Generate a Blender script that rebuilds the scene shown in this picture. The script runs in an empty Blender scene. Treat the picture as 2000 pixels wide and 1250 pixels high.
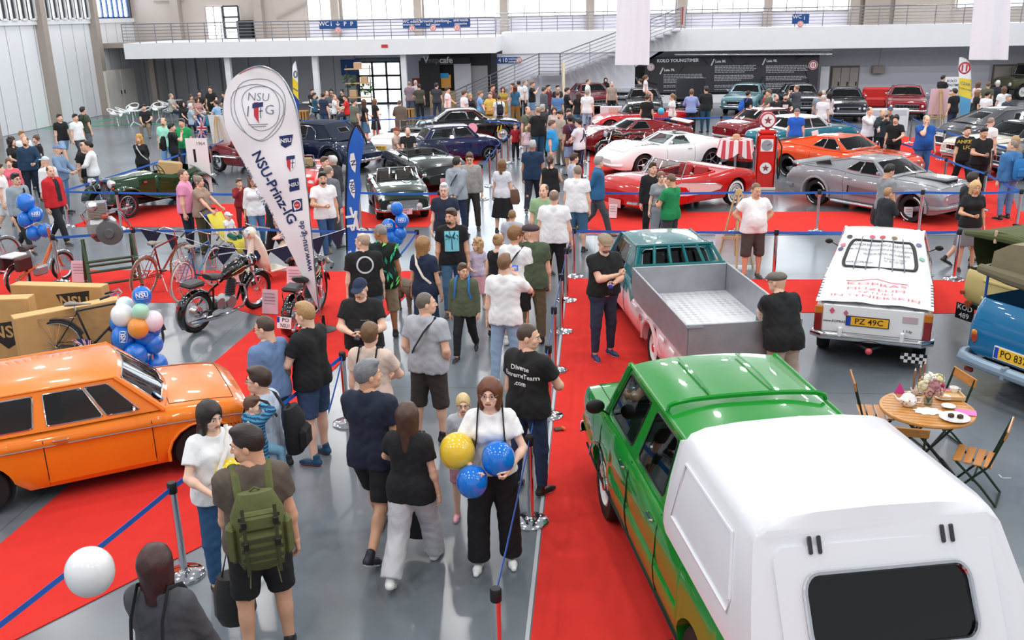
LAMP_E,WORLD_E,EXPO=150.,.9,0.
import bpy,bmesh,math,random
import numpy as np
from mathutils import Vector,Matrix
from mathutils.bvhtree import BVHTree
cos,sin,MR,MT,V3=math.cos,math.sin,Matrix.Rotation,Matrix.Translation,Vector
def U(m):return MB().use(m)
rnd=random.Random(7)
scn=bpy.context.scene
COL=scn.collection
PI=math.pi
R=math.radians
CF,CP,CR,CY,CH=1847.318,.315414,-.020371,-.091287,4.92204
_fw=V3((sin(CY)*cos(CP),cos(CY)*cos(CP),-sin(CP)))
_r0=V3((cos(CY),-sin(CY),0));_u0=_r0.cross(_fw)
_rt=cos(CR)*_r0+sin(CR)*_u0
_up=-sin(CR)*_r0+cos(CR)*_u0
def at(px,py,z=0.0):
 """point of the hall at height z that the photo shows at (px, py)"""
 d=_fw+_rt*((px-1000)/CF)-_up*((py-625)/CF)
 t=(z-CH)/d.z
 return V3((d.x*t,d.y*t,z))
def lin(c):
 if isinstance(c,str):
  c=c.lstrip('#');c=c if len(c)==6 else ''.join(q*2 for q in c);c=[int(c[i:i+2],16)/255 for i in(0,2,4)]
 return tuple((x/12.92 if x<=.04045 else((x+.055)/1.055)**2.4)for x in c)+(1,)
_mats={}
def mat(color,rough=.5,metal=0.,coat=0.,noise=0.,nscale=30.,bump=0.,bscale=60.,emit=0.,trans=0.,alpha=1.,spec=None,key=None):
 k=key or(color,rough,metal,coat,noise,nscale,bump,bscale,emit,trans,alpha,spec)
 if k in _mats:return _mats[k]
 m=bpy.data.materials.new('m_%03d'%len(_mats));m.use_nodes=True
 nt=m.node_tree;b=nt.nodes['Principled BSDF']
 c=lin(color)
 b.inputs['Base Color'].default_value=c
 b.inputs['Roughness'].default_value=rough
 b.inputs['Metallic'].default_value=metal
 b.inputs['Coat Weight'].default_value=coat
 b.inputs['Coat Roughness'].default_value=.04
 if spec is not None:b.inputs['Specular IOR Level'].default_value=spec
 if trans:b.inputs['Transmission Weight'].default_value=trans
 if alpha<1:b.inputs['Alpha'].default_value=alpha
 if emit:
  b.inputs['Emission Color'].default_value=c;b.inputs['Emission Strength'].default_value=emit
 if noise or bump:
  tc=nt.nodes.new('ShaderNodeTexCoord')
 if noise:
  n=nt.nodes.new('ShaderNodeTexNoise');n.inputs['Scale'].default_value=nscale;n.inputs['Detail'].default_value=3
  nt.links.new(tc.outputs['Object'],n.inputs['Vector'])
  mx=nt.nodes.new('ShaderNodeMix');mx.data_type='RGBA'
  mx.inputs['A'].default_value=tuple(x*(1-noise)for x in c[:3])+(1,)
  mx.inputs['B'].default_value=tuple(min(1,x*(1+noise))for x in c[:3])+(1,)
  nt.links.new(n.outputs['Fac'],mx.inputs['Factor']);nt.links.new(mx.outputs['Result'],b.inputs['Base Color'])
 if bump:
  n=nt.nodes.new('ShaderNodeTexNoise');n.inputs['Scale'].default_value=bscale;n.inputs['Detail'].default_value=4
  nt.links.new(tc.outputs['Object'],n.inputs['Vector'])
  bp=nt.nodes.new('ShaderNodeBump');bp.inputs['Strength'].default_value=bump;bp.inputs['Distance'].default_value=.02
  nt.links.new(n.outputs['Fac'],bp.inputs['Height']);nt.links.new(bp.outputs['Normal'],b.inputs['Normal'])
 _mats[k]=m
 return m
def paint(c):return mat(c,.25,0,1.0,.03,3.,spec=.2)
def cloth(c):return mat(c,.85,0,0,.10,9.,.5,14.)
def leather(c):return mat(c,.45,0,0,.1,20.,.25,60.)
CHROME=mat('#e4e6ea',.08,1.)
STEEL=mat('#c9ccd2',.22,1.,0,.05,8.)
ALU=mat('#a9acb2',.4,.6,0,.2,5.,.12,40.)
RUBBER=mat('#141415',.75,0,0,.2,40.)
BLACK=mat('#101114',.5,0,0,.1,10.)
DARK=mat('#0a0a0c',.8,0,0,.1,10.)
WHITEP=mat('#f2f2f4',.4,0,0,.02,10.)
WOOD=mat('#b9803f',.5,0,.2,.25,14.)
PALEWOOD=mat('#cfae80',.6,0,0,.2,12.)
BLUEBELT=mat('#2767c4',.7,0,0,.06,30.)
def glassmat(tint,clear,key):
 if key in _mats:return _mats[key]
 m=bpy.data.materials.new('m_glass_'+key);m.use_nodes=True;nt=m.node_tree
 nt.nodes.remove(nt.nodes['Principled BSDF'])
 tr=nt.nodes.new('ShaderNodeBsdfTransparent');tr.inputs[0].default_value=lin(tint)
 gl=nt.nodes.new('ShaderNodeBsdfGlossy');gl.inputs['Roughness'].default_value=.02
 fr=nt.nodes.new('ShaderNodeLayerWeight');fr.inputs['Blend'].default_value=.5
 pw=nt.nodes.new('ShaderNodeMath');pw.operation='POWER';pw.inputs[1].default_value=4.
 ad=nt.nodes.new('ShaderNodeMath');ad.operation='MULTIPLY_ADD';ad.inputs[1].default_value=.7;ad.inputs[2].default_value=.035+clear
 mx=nt.nodes.new('ShaderNodeMixShader')
 nt.links.new(fr.outputs['Facing'],pw.inputs[0]);nt.links.new(pw.outputs[0],ad.inputs[0]);nt.links.new(ad.outputs[0],mx.inputs[0])
 nt.links.new(tr.outputs[0],mx.inputs[1]);nt.links.new(gl.outputs[0],mx.inputs[2])
 nt.links.new(mx.outputs[0],nt.nodes['Material Output'].inputs[0])
 _mats[key]=m;return m
GLASS=glassmat('#cfdad8',.02,'clear')
TINT=glassmat('#6a7478',.03,'tint')
DGLASS=glassmat('#30343a',.03,'dark')
class MB:
 """collects geometry; build() links it as ONE mesh object"""
 def __init__(s):s.v=[];s.f=[];s.m=[];s.mats=[];s.cur=0
 def use(s,m):
  if m not in s.mats:s.mats.append(m)
  s.cur=s.mats.index(m);return s
 def add(s,vs,fs):
  o=len(s.v);s.v.extend([tuple(v)for v in vs])
  for f in fs:s.f.append([i+o for i in f]);s.m.append(s.cur)
  return s
 def box(s,c,size,rot=None,bev=0.,taper=1.):
  hx,hy,hz=[d/2 for d in size];c=V3(c)
  if bev:
   b=min(bev,hx*.9,hy*.9,hz*.9);vs=[]
   for sx in(-1,1):
    for sy in(-1,1):
     for sz in(-1,1):
      t=taper if sz>0 else 1
      vs+=[(sx*hx*t,sy*(hy-b)*t,sz*(hz-b)),(sx*(hx-b)*t,sy*hy*t,sz*(hz-b)),(sx*(hx-b)*t,sy*(hy-b)*t,sz*hz)]
   bm=bmesh.new()
   for v in vs:bm.verts.new(v)
   bmesh.ops.convex_hull(bm,input=bm.verts);bm.verts.index_update()
   vs=[v.co.copy()for v in bm.verts];fs=[[v.index for v in f.verts]for f in bm.faces];bm.free()
  else:
   vs=[V3((sx*hx*(taper if sz>0 else 1),sy*hy*(taper if sz>0 else 1),sz*hz))for sx in(-1,1)for sy in(-1,1)for sz in(-1,1)]
   fs=[(0,1,3,2),(4,6,7,5),(0,4,5,1),(2,3,7,6),(0,2,6,4),(1,5,7,3)]
  if rot is not None:vs=[rot@V3(v)for v in vs]
  return s.add([c+V3(v)for v in vs],fs)
 def tube(s,path,r,n=8,closed=False,sq=1.,caps=True,up=None):
  P=[V3(p)for p in path];k=len(P)
  rr=r if isinstance(r,(list,tuple))else[r]*k
  rings=[];prev=None
  for i in range(k):
   a=P[(i-1)%k]if(closed or i>0)else P[i];b=P[(i+1)%k]if(closed or i<k-1)else P[i]
   t=(b-a);t=t.normalized()if t.length>1e-9 else V3((0,0,1))
   u=V3(up)if up is not None else(prev if prev is not None else(V3((0,0,1))if abs(t.z)<.9 else V3((1,0,0))))
   x=t.cross(u)
   if x.length<1e-6:x=t.cross(V3((1,0,.1)))
   x.normalize();y=x.cross(t).normalized();prev=y
   rings.append([P[i]+x*(rr[i]*cos(2*PI*j/n))+y*(rr[i]*sq*sin(2*PI*j/n))for j in range(n)])
  vs=[v for g in rings for v in g];fs=[]
  for i in range(k if closed else k-1):
   i2=(i+1)%k
   for j in range(n):
    j2=(j+1)%n;fs.append((i*n+j,i*n+j2,i2*n+j2,i2*n+j))
  if caps and not closed:fs+=[tuple(range(n))[::-1],tuple((k-1)*n+j for j in range(n))]
  return s.add(vs,fs)
 def lathe(s,prof,n=24,M=None,a0=0.,a1=2*PI):
  full=abs(a1-a0-2*PI)<1e-6;k=len(prof);m=n if full else n+1
  vs=[]
  for j in range(m):
   a=a0+(a1-a0)*j/n
   for(r,z)in prof:vs.append(V3((r*cos(a),r*sin(a),z)))
  fs=[]
  for j in range(n):
   j2=(j+1)%m
   for i in range(k-1):fs.append((j*k+i,j2*k+i,j2*k+i+1,j*k+i+1))
  if M is not None:vs=[M@v for v in vs]
  return s.add(vs,fs)
 def ball(s,c,r,n=16,sc=(1,1,1),rot=None):
  prof=[(max(1e-4,sin(PI*i/(n//2))),-cos(PI*i/(n//2)))for i in range(n//2+1)]
  M=MT(V3(c))@(rot.to_4x4()if rot is not None else Matrix())@Matrix.Diagonal((r*sc[0],r*sc[1],r*sc[2],1))
  return s.lathe(prof,n,M)
 def prism(s,poly,h,M=None,z0=0.):
  n=len(poly);vs=[V3((x,y,z0))for x,y in poly]+[V3((x,y,z0+h))for x,y in poly]
  fs=[tuple(range(n))[::-1],tuple(range(n,2*n))]+[(i,(i+1)%n,n+(i+1)%n,n+i)for i in range(n)]
  if M is not None:vs=[M@v for v in vs]
  return s.add(vs,fs)
 def grid(s,P,flip=False,closed=False):
  n=len(P);m=len(P[0]);vs=[v for row in P for v in row];fs=[]
  for i in range(n-1):
   for j in range(m if closed else m-1):
    j2=(j+1)%m;f=(i*m+j,i*m+j2,(i+1)*m+j2,(i+1)*m+j);fs.append(f[::-1]if flip else f)
  return s.add(vs,fs)
 def build(s,name,m=None,parent=None,smooth=35,loc=None,rz=0.):
  me=bpy.data.meshes.new(name);me.from_pydata(s.v,[],s.f)
  mats=s.mats if s.mats else[m or WHITEP]
  for x in mats:me.materials.append(x)
  if len(mats)>1:me.polygons.foreach_set('material_index',s.m)
  if smooth:
   me.polygons.foreach_set('use_smooth',[True]*len(me.polygons));me.set_sharp_from_angle(angle=R(smooth))
  me.update()
  return link(name,me,parent,loc,rz)
def link(name,me,parent=None,loc=None,rz=0.):
 o=bpy.data.objects.new(name,me);COL.objects.link(o)
 if parent is not None:o.parent=parent
 if loc is not None:o.location=loc
 if rz:o.rotation_euler=(0,0,rz)
 return o
def tag(o,label=None,cat=None,group=None,kind=None):
 if label:o['label']=label
 if cat:o['category']=cat
 if group:o['group']=group
 if kind:o['kind']=kind
 return o
def thing(name,label,cat,loc=(0,0,0),rz=0.,group=None):
 o=bpy.data.objects.new(name,None);COL.objects.link(o);o.empty_display_size=.1
 o.location=loc;o.rotation_euler=(0,0,rz);return tag(o,label,cat,group)
def struct(o):o['kind']='structure';return o
def copy_tree(o,parent=None):
 c=o.copy();COL.objects.link(c)
 if parent is not None:c.parent=parent
 for ch in o.children:copy_tree(ch,c)
 return c
_txt={}
def text_geo(s,size=1.,ext=0.,align='CENTER',bold=0.,wide=1.):
 k=(s,align,bold)
 if k not in _txt:
  cu=bpy.data.curves.new('t','FONT');cu.body=s;cu.align_x=align;cu.align_y='CENTER';cu.resolution_u=2;cu.offset=bold
  o=bpy.data.objects.new('t',cu);me=o.to_mesh()
  _txt[k]=([v.co.copy()for v in me.vertices],[list(p.vertices)for p in me.polygons])
  o.to_mesh_clear();bpy.data.objects.remove(o);bpy.data.curves.remove(cu)
 V,F=_txt[k]
 return[V3((v.x*size*wide,v.y*size,0))for v in V],F
def frame(o,x,y):
 """matrix with origin o, x axis, y axis (text plane)"""
 x=V3(x).normalized();z=x.cross(V3(y)).normalized();y=z.cross(x)
 M=Matrix((x,y,z)).transposed().to_4x4();M.translation=V3(o);return M
def put_text(mb,s,size,M,fn=None,**k):
 V,F=text_geo(s,size,**k);V=[M@v for v in V]
 if fn:V=[fn(v)for v in V]
 return mb.add(V,F)
def lerp(a,b,t):return a+(b-a)*t
def curve(pts,x):
 if x<=pts[0][0]:return pts[0][1]
 for i in range(len(pts)-1):
  if x<=pts[i+1][0]:
   t=(x-pts[i][0])/(pts[i+1][0]-pts[i][0]+1e-9)
   return pts[i][1]+(pts[i+1][1]-pts[i][1])*t
 return pts[-1][1]
def scurve(pts,x):
 """smooth (monotone cubic) interpolation"""
 n=len(pts)
 if x<=pts[0][0]:return pts[0][1]
 if x>=pts[-1][0]:return pts[-1][1]
 d=[(pts[i+1][1]-pts[i][1])/(pts[i+1][0]-pts[i][0])for i in range(n-1)]
 m=[d[0]]+[0 if d[i-1]*d[i]<=0 else 2*d[i-1]*d[i]/(d[i-1]+d[i])for i in range(1,n-1)]+[d[-1]]
 for i in range(n-1):
  if x<=pts[i+1][0]:
   h=pts[i+1][0]-pts[i][0];t=(x-pts[i][0])/h
   return(2*t**3-3*t**2+1)*pts[i][1]+(t**3-2*t**2+t)*h*m[i]+(-2*t**3+3*t**2)*pts[i+1][1]+(t**3-t**2)*h*m[i+1]
def atY(px,py,Y):
 d=_fw+_rt*((px-1000)/CF)-_up*((py-625)/CF);t=Y/d.y
 return V3((d.x*t,Y,CH+d.z*t))
def atX(px,py,X):
 d=_fw+_rt*((px-1000)/CF)-_up*((py-625)/CF);t=X/d.x
 return V3((X,d.y*t,CH+d.z*t))
LWX,BWY,GY,GY2,RWY=-26.6,55.0,49.0,52.6,56.6
FLOOR_M=bpy.data.materials.new('m_floor');FLOOR_M.use_nodes=True
def _floor(m):
 nt=m.node_tree;b=nt.nodes['Principled BSDF'];N=nt.nodes.new;L=nt.links.new
 tc=N('ShaderNodeTexCoord');n1=N('ShaderNodeTexNoise');n1.inputs['Scale'].default_value=.3;n1.inputs['Detail'].default_value=4
 L(tc.outputs['Object'],n1.inputs['Vector']);r=N('ShaderNodeValToRGB');L(n1.outputs['Fac'],r.inputs[0])
 r.color_ramp.elements[0].position=.3;r.color_ramp.elements[0].color=lin('#626970');r.color_ramp.elements[1].position=.7;r.color_ramp.elements[1].color=lin('#7a828a')
 br=N('ShaderNodeTexBrick');br.offset=0;br.inputs['Scale'].default_value=1.;br.inputs['Brick Width'].default_value=6.;br.inputs['Row Height'].default_value=6.;br.inputs['Mortar Size'].default_value=.012
 L(tc.outputs['Object'],br.inputs['Vector']);br.inputs['Color1'].default_value=br.inputs['Color2'].default_value=(1,1,1,1);br.inputs['Mortar'].default_value=(.72,.72,.72,1)
 mx=N('ShaderNodeMix');mx.data_type='RGBA';mx.blend_type='MULTIPLY';mx.inputs['Factor'].default_value=1
 L(r.outputs[0],mx.inputs['A']);L(br.outputs['Color'],mx.inputs['B']);L(mx.outputs['Result'],b.inputs['Base Color'])
 n2=N('ShaderNodeTexNoise');n2.inputs['Scale'].default_value=.7;n2.inputs['Detail'].default_value=3;L(tc.outputs['Object'],n2.inputs['Vector'])
 mr=N('ShaderNodeMapRange');mr.inputs['To Min'].default_value=.17;mr.inputs['To Max'].default_value=.27;L(n2.outputs['Fac'],mr.inputs['Value']);L(mr.outputs[0],b.inputs['Roughness'])
 b.inputs['Specular IOR Level'].default_value=.8
_floor(FLOOR_M)
struct(U(FLOOR_M).add([(-60,-6,0),(60,-6,0),(60,62,0),(-60,62,0)],[(0,1,2,3)]).build('floor',smooth=0))
CARPET=mat('#d93832',.95,0,0,.08,4.,.25,200.,spec=.1)
EDGE=mat('#b4b8be',.6)
def carpet(poly,label,z=.006,edge=()):
 m=U(CARPET);m.prism([(p[0],p[1])for p in poly],.008,None,z-.006)
 o=m.build('red_carpet',None,None,smooth=0);tag(o,label,'carpet','red carpets under the cars')
 return o
P2=lambda*pts:[at(*p)for p in pts]
carpet([(-.5,-2),(2.2,-2),(2.2,17.6),(-.5,17.6)],'red carpet strip along the aisle under the green crew cab pickup')
carpet([(2.2,15.55),(9.5,15.55),(9.5,17.6),(2.2,17.6)],'red carpet strip crossing behind the white covered pickup')
carpet([(-.2,21.4),(12.,21.4),(12.,23.9),(2.3,23.9),(2.3,40.),(-.2,40.)],'red carpet under the red and white two-tone roadster and silver fastback')
carpet(P2((0,527),(840,531),(640,652),(410,591),(0,591)),'red carpet band under the bicycles and motorcycles')
carpet(P2((-60,1115),(560,588),(790,530),(840,530),(645,730),(403,1063),(20,1256),(-60,1300)),'red carpet running diagonally past the orange saloon',.009)
carpet(P2((130,443),(270,402),(640,395),(735,420),(735,445)),'red carpet under the green vintage roadster')
carpet(P2((735,444),(836,444),(905,340),(958,300),(1000,262),(930,262),(830,300),(735,400)),'red carpet under the row of British cars left of the aisle')
carpet(P2((1000,255),(1000,235),(690,275),(690,300)),'small red carpet piece behind the seated men',.004)
carpet(P2((1990,420),(1950,300),(1760,265),(1740,285),(1830,340),(1960,440)),'red carpet under the dark coupes beyond the belt barrier on the far side',.010)
def strip(name,pts,w,m,label,cat,z=.012):
 b=U(m)
 for a,c in zip(pts[:-1],pts[1:]):
  a,c=V3((a[0],a[1],z)),V3((c[0],c[1],z));n=(c-a).normalized().cross(V3((0,0,1)))*w/2;b.add([a-n,a+n,c+n,c-n],[(0,1,2,3)])
 o=b.build(name,None,None,smooth=0);return tag(o,label,cat)
strip('floor_tape',[(-.53,3),(-.53,17.6)],.035,EDGE,'white tape edging the aisle side of the near carpet strip','tape')
strip('floor_tape',[(-.2,21.38),(12,21.38)],.07,EDGE,'white tape edging the carpet below the silver fastback','tape')
strip('floor_tape',[(-.25,21.4),(-.25,40)],.07,EDGE,'white tape edging the aisle side of the far carpet strip','tape')
GREENL=mat('#1fa06a',.35,0,0,.1,4.)
strip('floor_line',[at(120,247),at(460,238)],.5,GREENL,'green painted floor line in front of the cafe tables','floor line',.004)
strip('floor_line',[at(90,252),at(330,217)],.55,GREENL,'green painted floor line along the white panel wall','floor line',.003)
strip('floor_mark',[at(1951,927),at(1957,934),at(1975,934)],.02,EDGE,'small white corner mark on floor beside folding chair','floor mark',.003)
WALLW=mat('#eceef2',.55,0,0,.03,1.5)
BEIGE=mat('#b9aea6',.7,0,0,.06,2.)
GREYW=mat('#8d8c92',.8,0,0,.05,2.)
COLM=mat('#a79c93',.6,0,0,.08,3.)
def panel_mat(name,col,line,w):
 m=bpy.data.materials.new(name);m.use_nodes=True;nt=m.node_tree;b=nt.nodes['Principled BSDF']
 tc=nt.nodes.new('ShaderNodeTexCoord');br=nt.nodes.new('ShaderNodeTexBrick');br.offset=0
 mp=nt.nodes.new('ShaderNodeMapping');mp.inputs['Rotation'].default_value=(R(90),0,0)if name.endswith('y')else(R(90),R(0),R(90))
 sx=nt.nodes.new('ShaderNodeSeparateXYZ');cx=nt.nodes.new('ShaderNodeCombineXYZ');nt.links.new(tc.outputs['Object'],sx.inputs[0])
 nt.links.new(sx.outputs[0 if name.endswith('y')else 1],cx.inputs[0]);nt.links.new(sx.outputs[2],cx.inputs[1]);nt.links.new(cx.outputs[0],br.inputs['Vector'])
 br.inputs['Scale'].default_value=1;br.inputs['Brick Width'].default_value=w;br.inputs['Row Height'].default_value=40;br.inputs['Mortar Size'].default_value=.025
 br.inputs['Color1'].default_value=lin(col);br.inputs['Color2'].default_value=tuple(x*.94 for x in lin(col)[:3])+(1,);br.inputs['Mortar'].default_value=lin(line)
 nt.links.new(br.outputs['Color'],b.inputs['Base Color']);b.inputs['Roughness'].default_value=.45
 return m
PANX=panel_mat('m_panel_x','#eef1f6','#9aa0aa',1.15);PANY=panel_mat('m_panel_y','#c2c1c6','#77777c',1.25)
def wall_box(name,lo,hi,m):c=[(a+b)/2 for a,b in zip(lo,hi)];return struct(U(m).box(c,[abs(b-a)for a,b in zip(lo,hi)]).build(name,smooth=0))
ZS=4.75
wall_box('wall_left',(LWX-.3,-6,0),(LWX,BWY+.3,ZS),PANX)
wall_box('trim_1',(LWX-.05,-6,ZS),(LWX+.12,BWY,ZS+.22),WALLW)
PANE=bpy.data.materials.new('m_pane');PANE.use_nodes=True
def _pane(m):
 nt=m.node_tree;b=nt.nodes['Principled BSDF'];b.inputs['Base Color'].default_value=(.9,.95,1,1);b.inputs['Roughness'].default_value=.1
 tc=nt.nodes.new('ShaderNodeTexCoord');n=nt.nodes.new('ShaderNodeTexNoise');n.inputs['Scale'].default_value=.6;n.inputs['Detail'].default_value=5;nt.links.new(tc.outputs['Object'],n.inputs['Vector'])
 r=nt.nodes.new('ShaderNodeValToRGB');r.color_ramp.elements[0].position=.38;r.color_ramp.elements[0].color=(.62,.8,.98,1);r.color_ramp.elements[1].position=.55;r.color_ramp.elements[1].color=(1,1,1,1)
 nt.links.new(n.outputs['Fac'],r.inputs[0]);nt.links.new(r.outputs[0],b.inputs['Emission Color']);b.inputs['Emission Strength'].default_value=4.5  # daylight outside is put into the panes as a mottled sky-coloured glow
_pane(PANE)
DARKPANE=mat('#2a2c30',.3,0,0,.2,4.);FRAMEM=mat('#9a938c',.5);FRDARK=mat('#3a4048',.5)
nwin=[0]
def window(lo,hi,axis,nx,nz,m=PANE,fm=FRAMEM,t=.05,bars=None):
 """frame + one pane; axis 'y': in the back wall, 'x': in the left wall"""
 nwin[0]+=1;b=U(fm);V=(lambda u,z,d:(u,lo[1]-d,z))if axis=='y' else(lambda u,z,d:(lo[0]+d,u,z))
 u0,u1=(lo[0],hi[0])if axis=='y' else(lo[1],hi[1]);z0,z1=lo[2],hi[2]
 def bar(ua,ub,za,zb,d):b.box(V((ua+ub)/2,(za+zb)/2,d/2),(abs(ub-ua),d,abs(zb-za))if axis=='y' else(d,abs(ub-ua),abs(zb-za)))
 for i in range(nx+1):u=lerp(u0,u1,i/nx);bar(u-t/2,u+t/2,z0,z1,.08)
 for i in range(nz+1):z=lerp(z0,z1,i/nz);bar(u0,u1,z-t/2,z+t/2,.08)
 o=struct(b.build('window_%d'%nwin[0],smooth=0));g=U(m);g.add([V(u0,z0,.0),V(u1,z0,0),V(u1,z1,0),V(u0,z1,0)],[(0,1,2,3)]);g.build('pane',None,o,smooth=0)
 return o
ZT=9.5
cy=[29.9,35.,40.1,45.2,50.2]
for i,y in enumerate(cy):
 struct(U(COLM).box((LWX+.2,y,ZT/2),(.4,.42,ZT)).build('column_%d'%(i+1),smooth=0))
 y1=cy[i+1]if i<4 else BWY
 if i<4:
  n=6
  for k in range(n):
   a,c=lerp(y+.25,y1-.25,k/n),lerp(y+.25,y1-.25,(k+1)/n)
   window((LWX-.05,a+.02,ZS+.25),(LWX-.05,a+(c-a)*.42,ZT),'x',1,3);window((LWX+.1,a+(c-a)*.45,ZS+.25),(LWX+.1,c,ZT),'x',1,1,DARKPANE,WALLW,.09)
 else:window((LWX-.05,y+.25,ZS+.25),(LWX-.05,y1-.4,ZT),'x',7,2,PANE,mat('#3e5f92',.5),.13)
wall_box('wall_left_upper',(LWX-.4,-6,ZS),(LWX-.1,BWY+.3,ZT+.4),GREYW)
xw=lambda px,Y=BWY:atY(px,60,Y).x
wall_box('wall_back',(LWX,BWY,0),(-13.6,BWY+.3,3.3),PANY)
wall_box('wall_back_lobby',(-13.6,BWY,0),(-4.2,BWY+.3,3.3),mat('#c9ccd6',.6,0,0,.04,2))
wall_box('wall_back_upper',(LWX,BWY+.02,3.3),(34,BWY+.4,ZT+.4),BEIGE)
wall_box('wall_back_low',(atY(605,50,BWY).x,BWY-.06,3.6),(atY(1655,50,BWY).x,BWY+.05,4.62),mat('#d9d6e2',.6,0,0,.04,2))
zs2=4.62
def bwin(pa,pb,nx,nz=4,zlo=None):window((xw(pa),BWY-.04,zlo or zs2),(xw(pb),BWY-.04,ZT),'y',nx,nz)
for pa,pb,nx in((605,655,2),(672,815,5),(830,978,5),(994,1145,5),(1160,1318,6),(1340,1488,5),(1503,1652,5),(1862,1990,4)):bwin(pa,pb,nx)
window((xw(407),BWY-.05,3.75),(xw(438),BWY-.05,5.5),'y',2,1);window((xw(441),BWY-.05,3.75),(xw(470),BWY-.05,5.5),'y',1,3,PANE,FRDARK,.1)
tag(U(BLACK).box((xw(484),BWY-.35,4.2),(.85,.5,1.05),bev=.03).build('loudspeaker'),'black box speaker standing on the gallery beside the white window','speaker')
for i,px in enumerate((352,512,660,820,986,1152,1328,1495)):
 struct(U(COLM).box((xw(px),BWY-.25,ZT/2+1.7),(.45,.45,ZT-3.2)).build('column_%d'%(i+10),smooth=0))
for i,(px,w)in enumerate(((1662,.5),(1705,1.3))):struct(U(COLM).box((xw(px),BWY-.25,ZT/2+1.7),(w,.4,ZT-3.2)).build('column_%d'%(i+30),smooth=0))
struct(U(BEIGE).box((xw(1795),BWY-.1,5.6),(2.9,.2,4)).build('door_1',smooth=0))
for i,(a,b)in enumerate((((300,2),(358,0)),((540,36),(600,4)))):
 tag(U(COLM).tube([atY(*a,BWY-.1),atY(*b,BWY-.1)],.05,6).build('cross_brace'),['thin diagonal steel brace on the beige wall near the corner','thin diagonal steel brace on the beige wall beside the blue pictogram sign'][i],'brace')
GT,GB=3.72,2.95
gx0,gx1=atY(241,90,GY).x,atY(968,90,GY).x
wall_box('gallery_slab',(gx0,GY,GB),(gx1,BWY,GT),WALLW)
gx2=atY(970,80,GY2).x
wall_box('gallery_slab_side',(gx1-.02,GY2-.1,2.75),(40,BWY+.2,GT+.15),WALLW)
wall_box('trim_2',(LWX,GY+2,3.45),(gx0+.3,BWY,3.7),COLM)
RAILM=mat('#8c8f98',.35,.4)
def railing(name,x0,x1,Y,z0,h,n,label,drop=.0,m=RAILM):
 r=thing(name,label,'railing',(x0,Y,z0));P=U(m);L=x1-x0
 for i in range(6):q=U(m);q.tube([(0,0,h*(i+1)/6),(L,0,h*(i+1)/6)],.018 if i<5 else .03,5);q.build('top_rail' if i==5 else 'rail',None,r)
 for i in range(n+1):q=U(m);q.box((L*i/n,.0,h/2-drop/2),(.035,.05,h+drop));q.build('post',None,r)
 return r
RZ=.95
railing('gallery_railing',gx0,gx1,GY+.08,GT,RZ,22,'grey steel railing along the long gallery above the cafe')
railing('gallery_railing',gx2,atY(1330,50,GY2).x,GY2+.02,GT+.15,RZ,12,'grey steel railing on the gallery above the white staircase wall')
railing('gallery_railing',atY(1338,50,GY2).x,30,GY2+.02,GT+.15,RZ,18,'grey steel railing on the gallery above the exhibition board')
for i,px in enumerate((300,335,380,428)):
 struct(U(COLM if i==0 else mat('#8b8a90',.6)).box((atY(px,150,BWY-1.6).x,BWY-1.6,GB/2),(.3,.3,GB)).build('column_%d'%(40+i),smooth=0))
for i,px in enumerate((448,618,790)):
 struct(U(WALLW).box((atY(px,150,GY+.5).x,GY+.5,GB/2),(.28,.28,GB)).build('column_%d'%(50+i),smooth=0))
q=thing('wall_cabinet','cream double wall cabinet with black handles in the corner','cabinet',(LWX+.25,51.6,0))
U(mat('#d9d3cc',.5)).box((0,.1,1.15),(.4,3.4,2.3)).build('carcass',None,q)
for k in(-1,1):
 d=U(mat('#e2ddd6',.5)).box((.22,.1+k*.85,1.15),(.04,1.6,2.2)).build('door',None,q);U(BLACK).box((.26,.1+k*.2,1.1),(.04,.05,.2)).build('handle',None,d)
def rect(px0,py0,px1,py1,Y):a=atY(px0,py1,Y);b=atY(px1,py0,Y);return a,b
def slab(name,px0,py0,px1,py1,Y,d,m,parent=None,floor=False):
 a,b=rect(px0,py0,px1,py1,Y);z0=0. if floor else a.z
 return U(m).box(((a.x+b.x)/2,Y+d/2,(z0+b.z)/2),(b.x-a.x,d,b.z-z0)).build(name,None,parent,smooth=0)
struct(slab('door_frame_2',700,112,786,210,BWY-.12,.1,FRDARK,floor=True)).name='door_2'
a,b=rect(705,120,782,200,BWY-.12)
window((a.x,BWY-.2,.05),(b.x,BWY-.2,b.z),'y',3,3,PANE,FRDARK,.12)
cf=thing('cafe_kiosk','black cafe counter front with white lettering under the gallery','cafe',(0,0,0));CY_=52.6
slab('wall_panel',822,118,858,208,CY_,.15,mat('#26262b',.5),cf,True);slab('fascia',822,112,918,126,CY_-.03,.15,mat('#2b2b31',.5),cf);slab('upper_panel',838,93,958,113,CY_+.5,.1,mat('#35343a',.6),cf)
slab('opening',855,126,890,200,CY_+.7,.05,mat('#17161a',.6),cf,True);slab('warm_shelf',862,146,880,172,CY_+.55,.05,mat('#b4823c',.5,emit=.4),cf);slab('blue_poster',860,143,876,153,CY_+.5,.04,mat('#2f86b8',.5,emit=.3),cf)  # darkness inside is a dark sheet; shelf and poster glow without a lamp
slab('white_panel',889,123,919,202,CY_+.02,.12,mat('#dcdce4',.5),cf,True);slab('dark_jamb',919,105,958,202,CY_+.6,.1,mat('#3a3a40',.6),cf,True);slab('shutter',922,128,952,202,CY_+.4,.1,mat('#b4b2b6',.5),cf,True)
slab('counter',840,178,888,207,CY_-.3,.3,PALEWOOD,cf,True)
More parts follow.
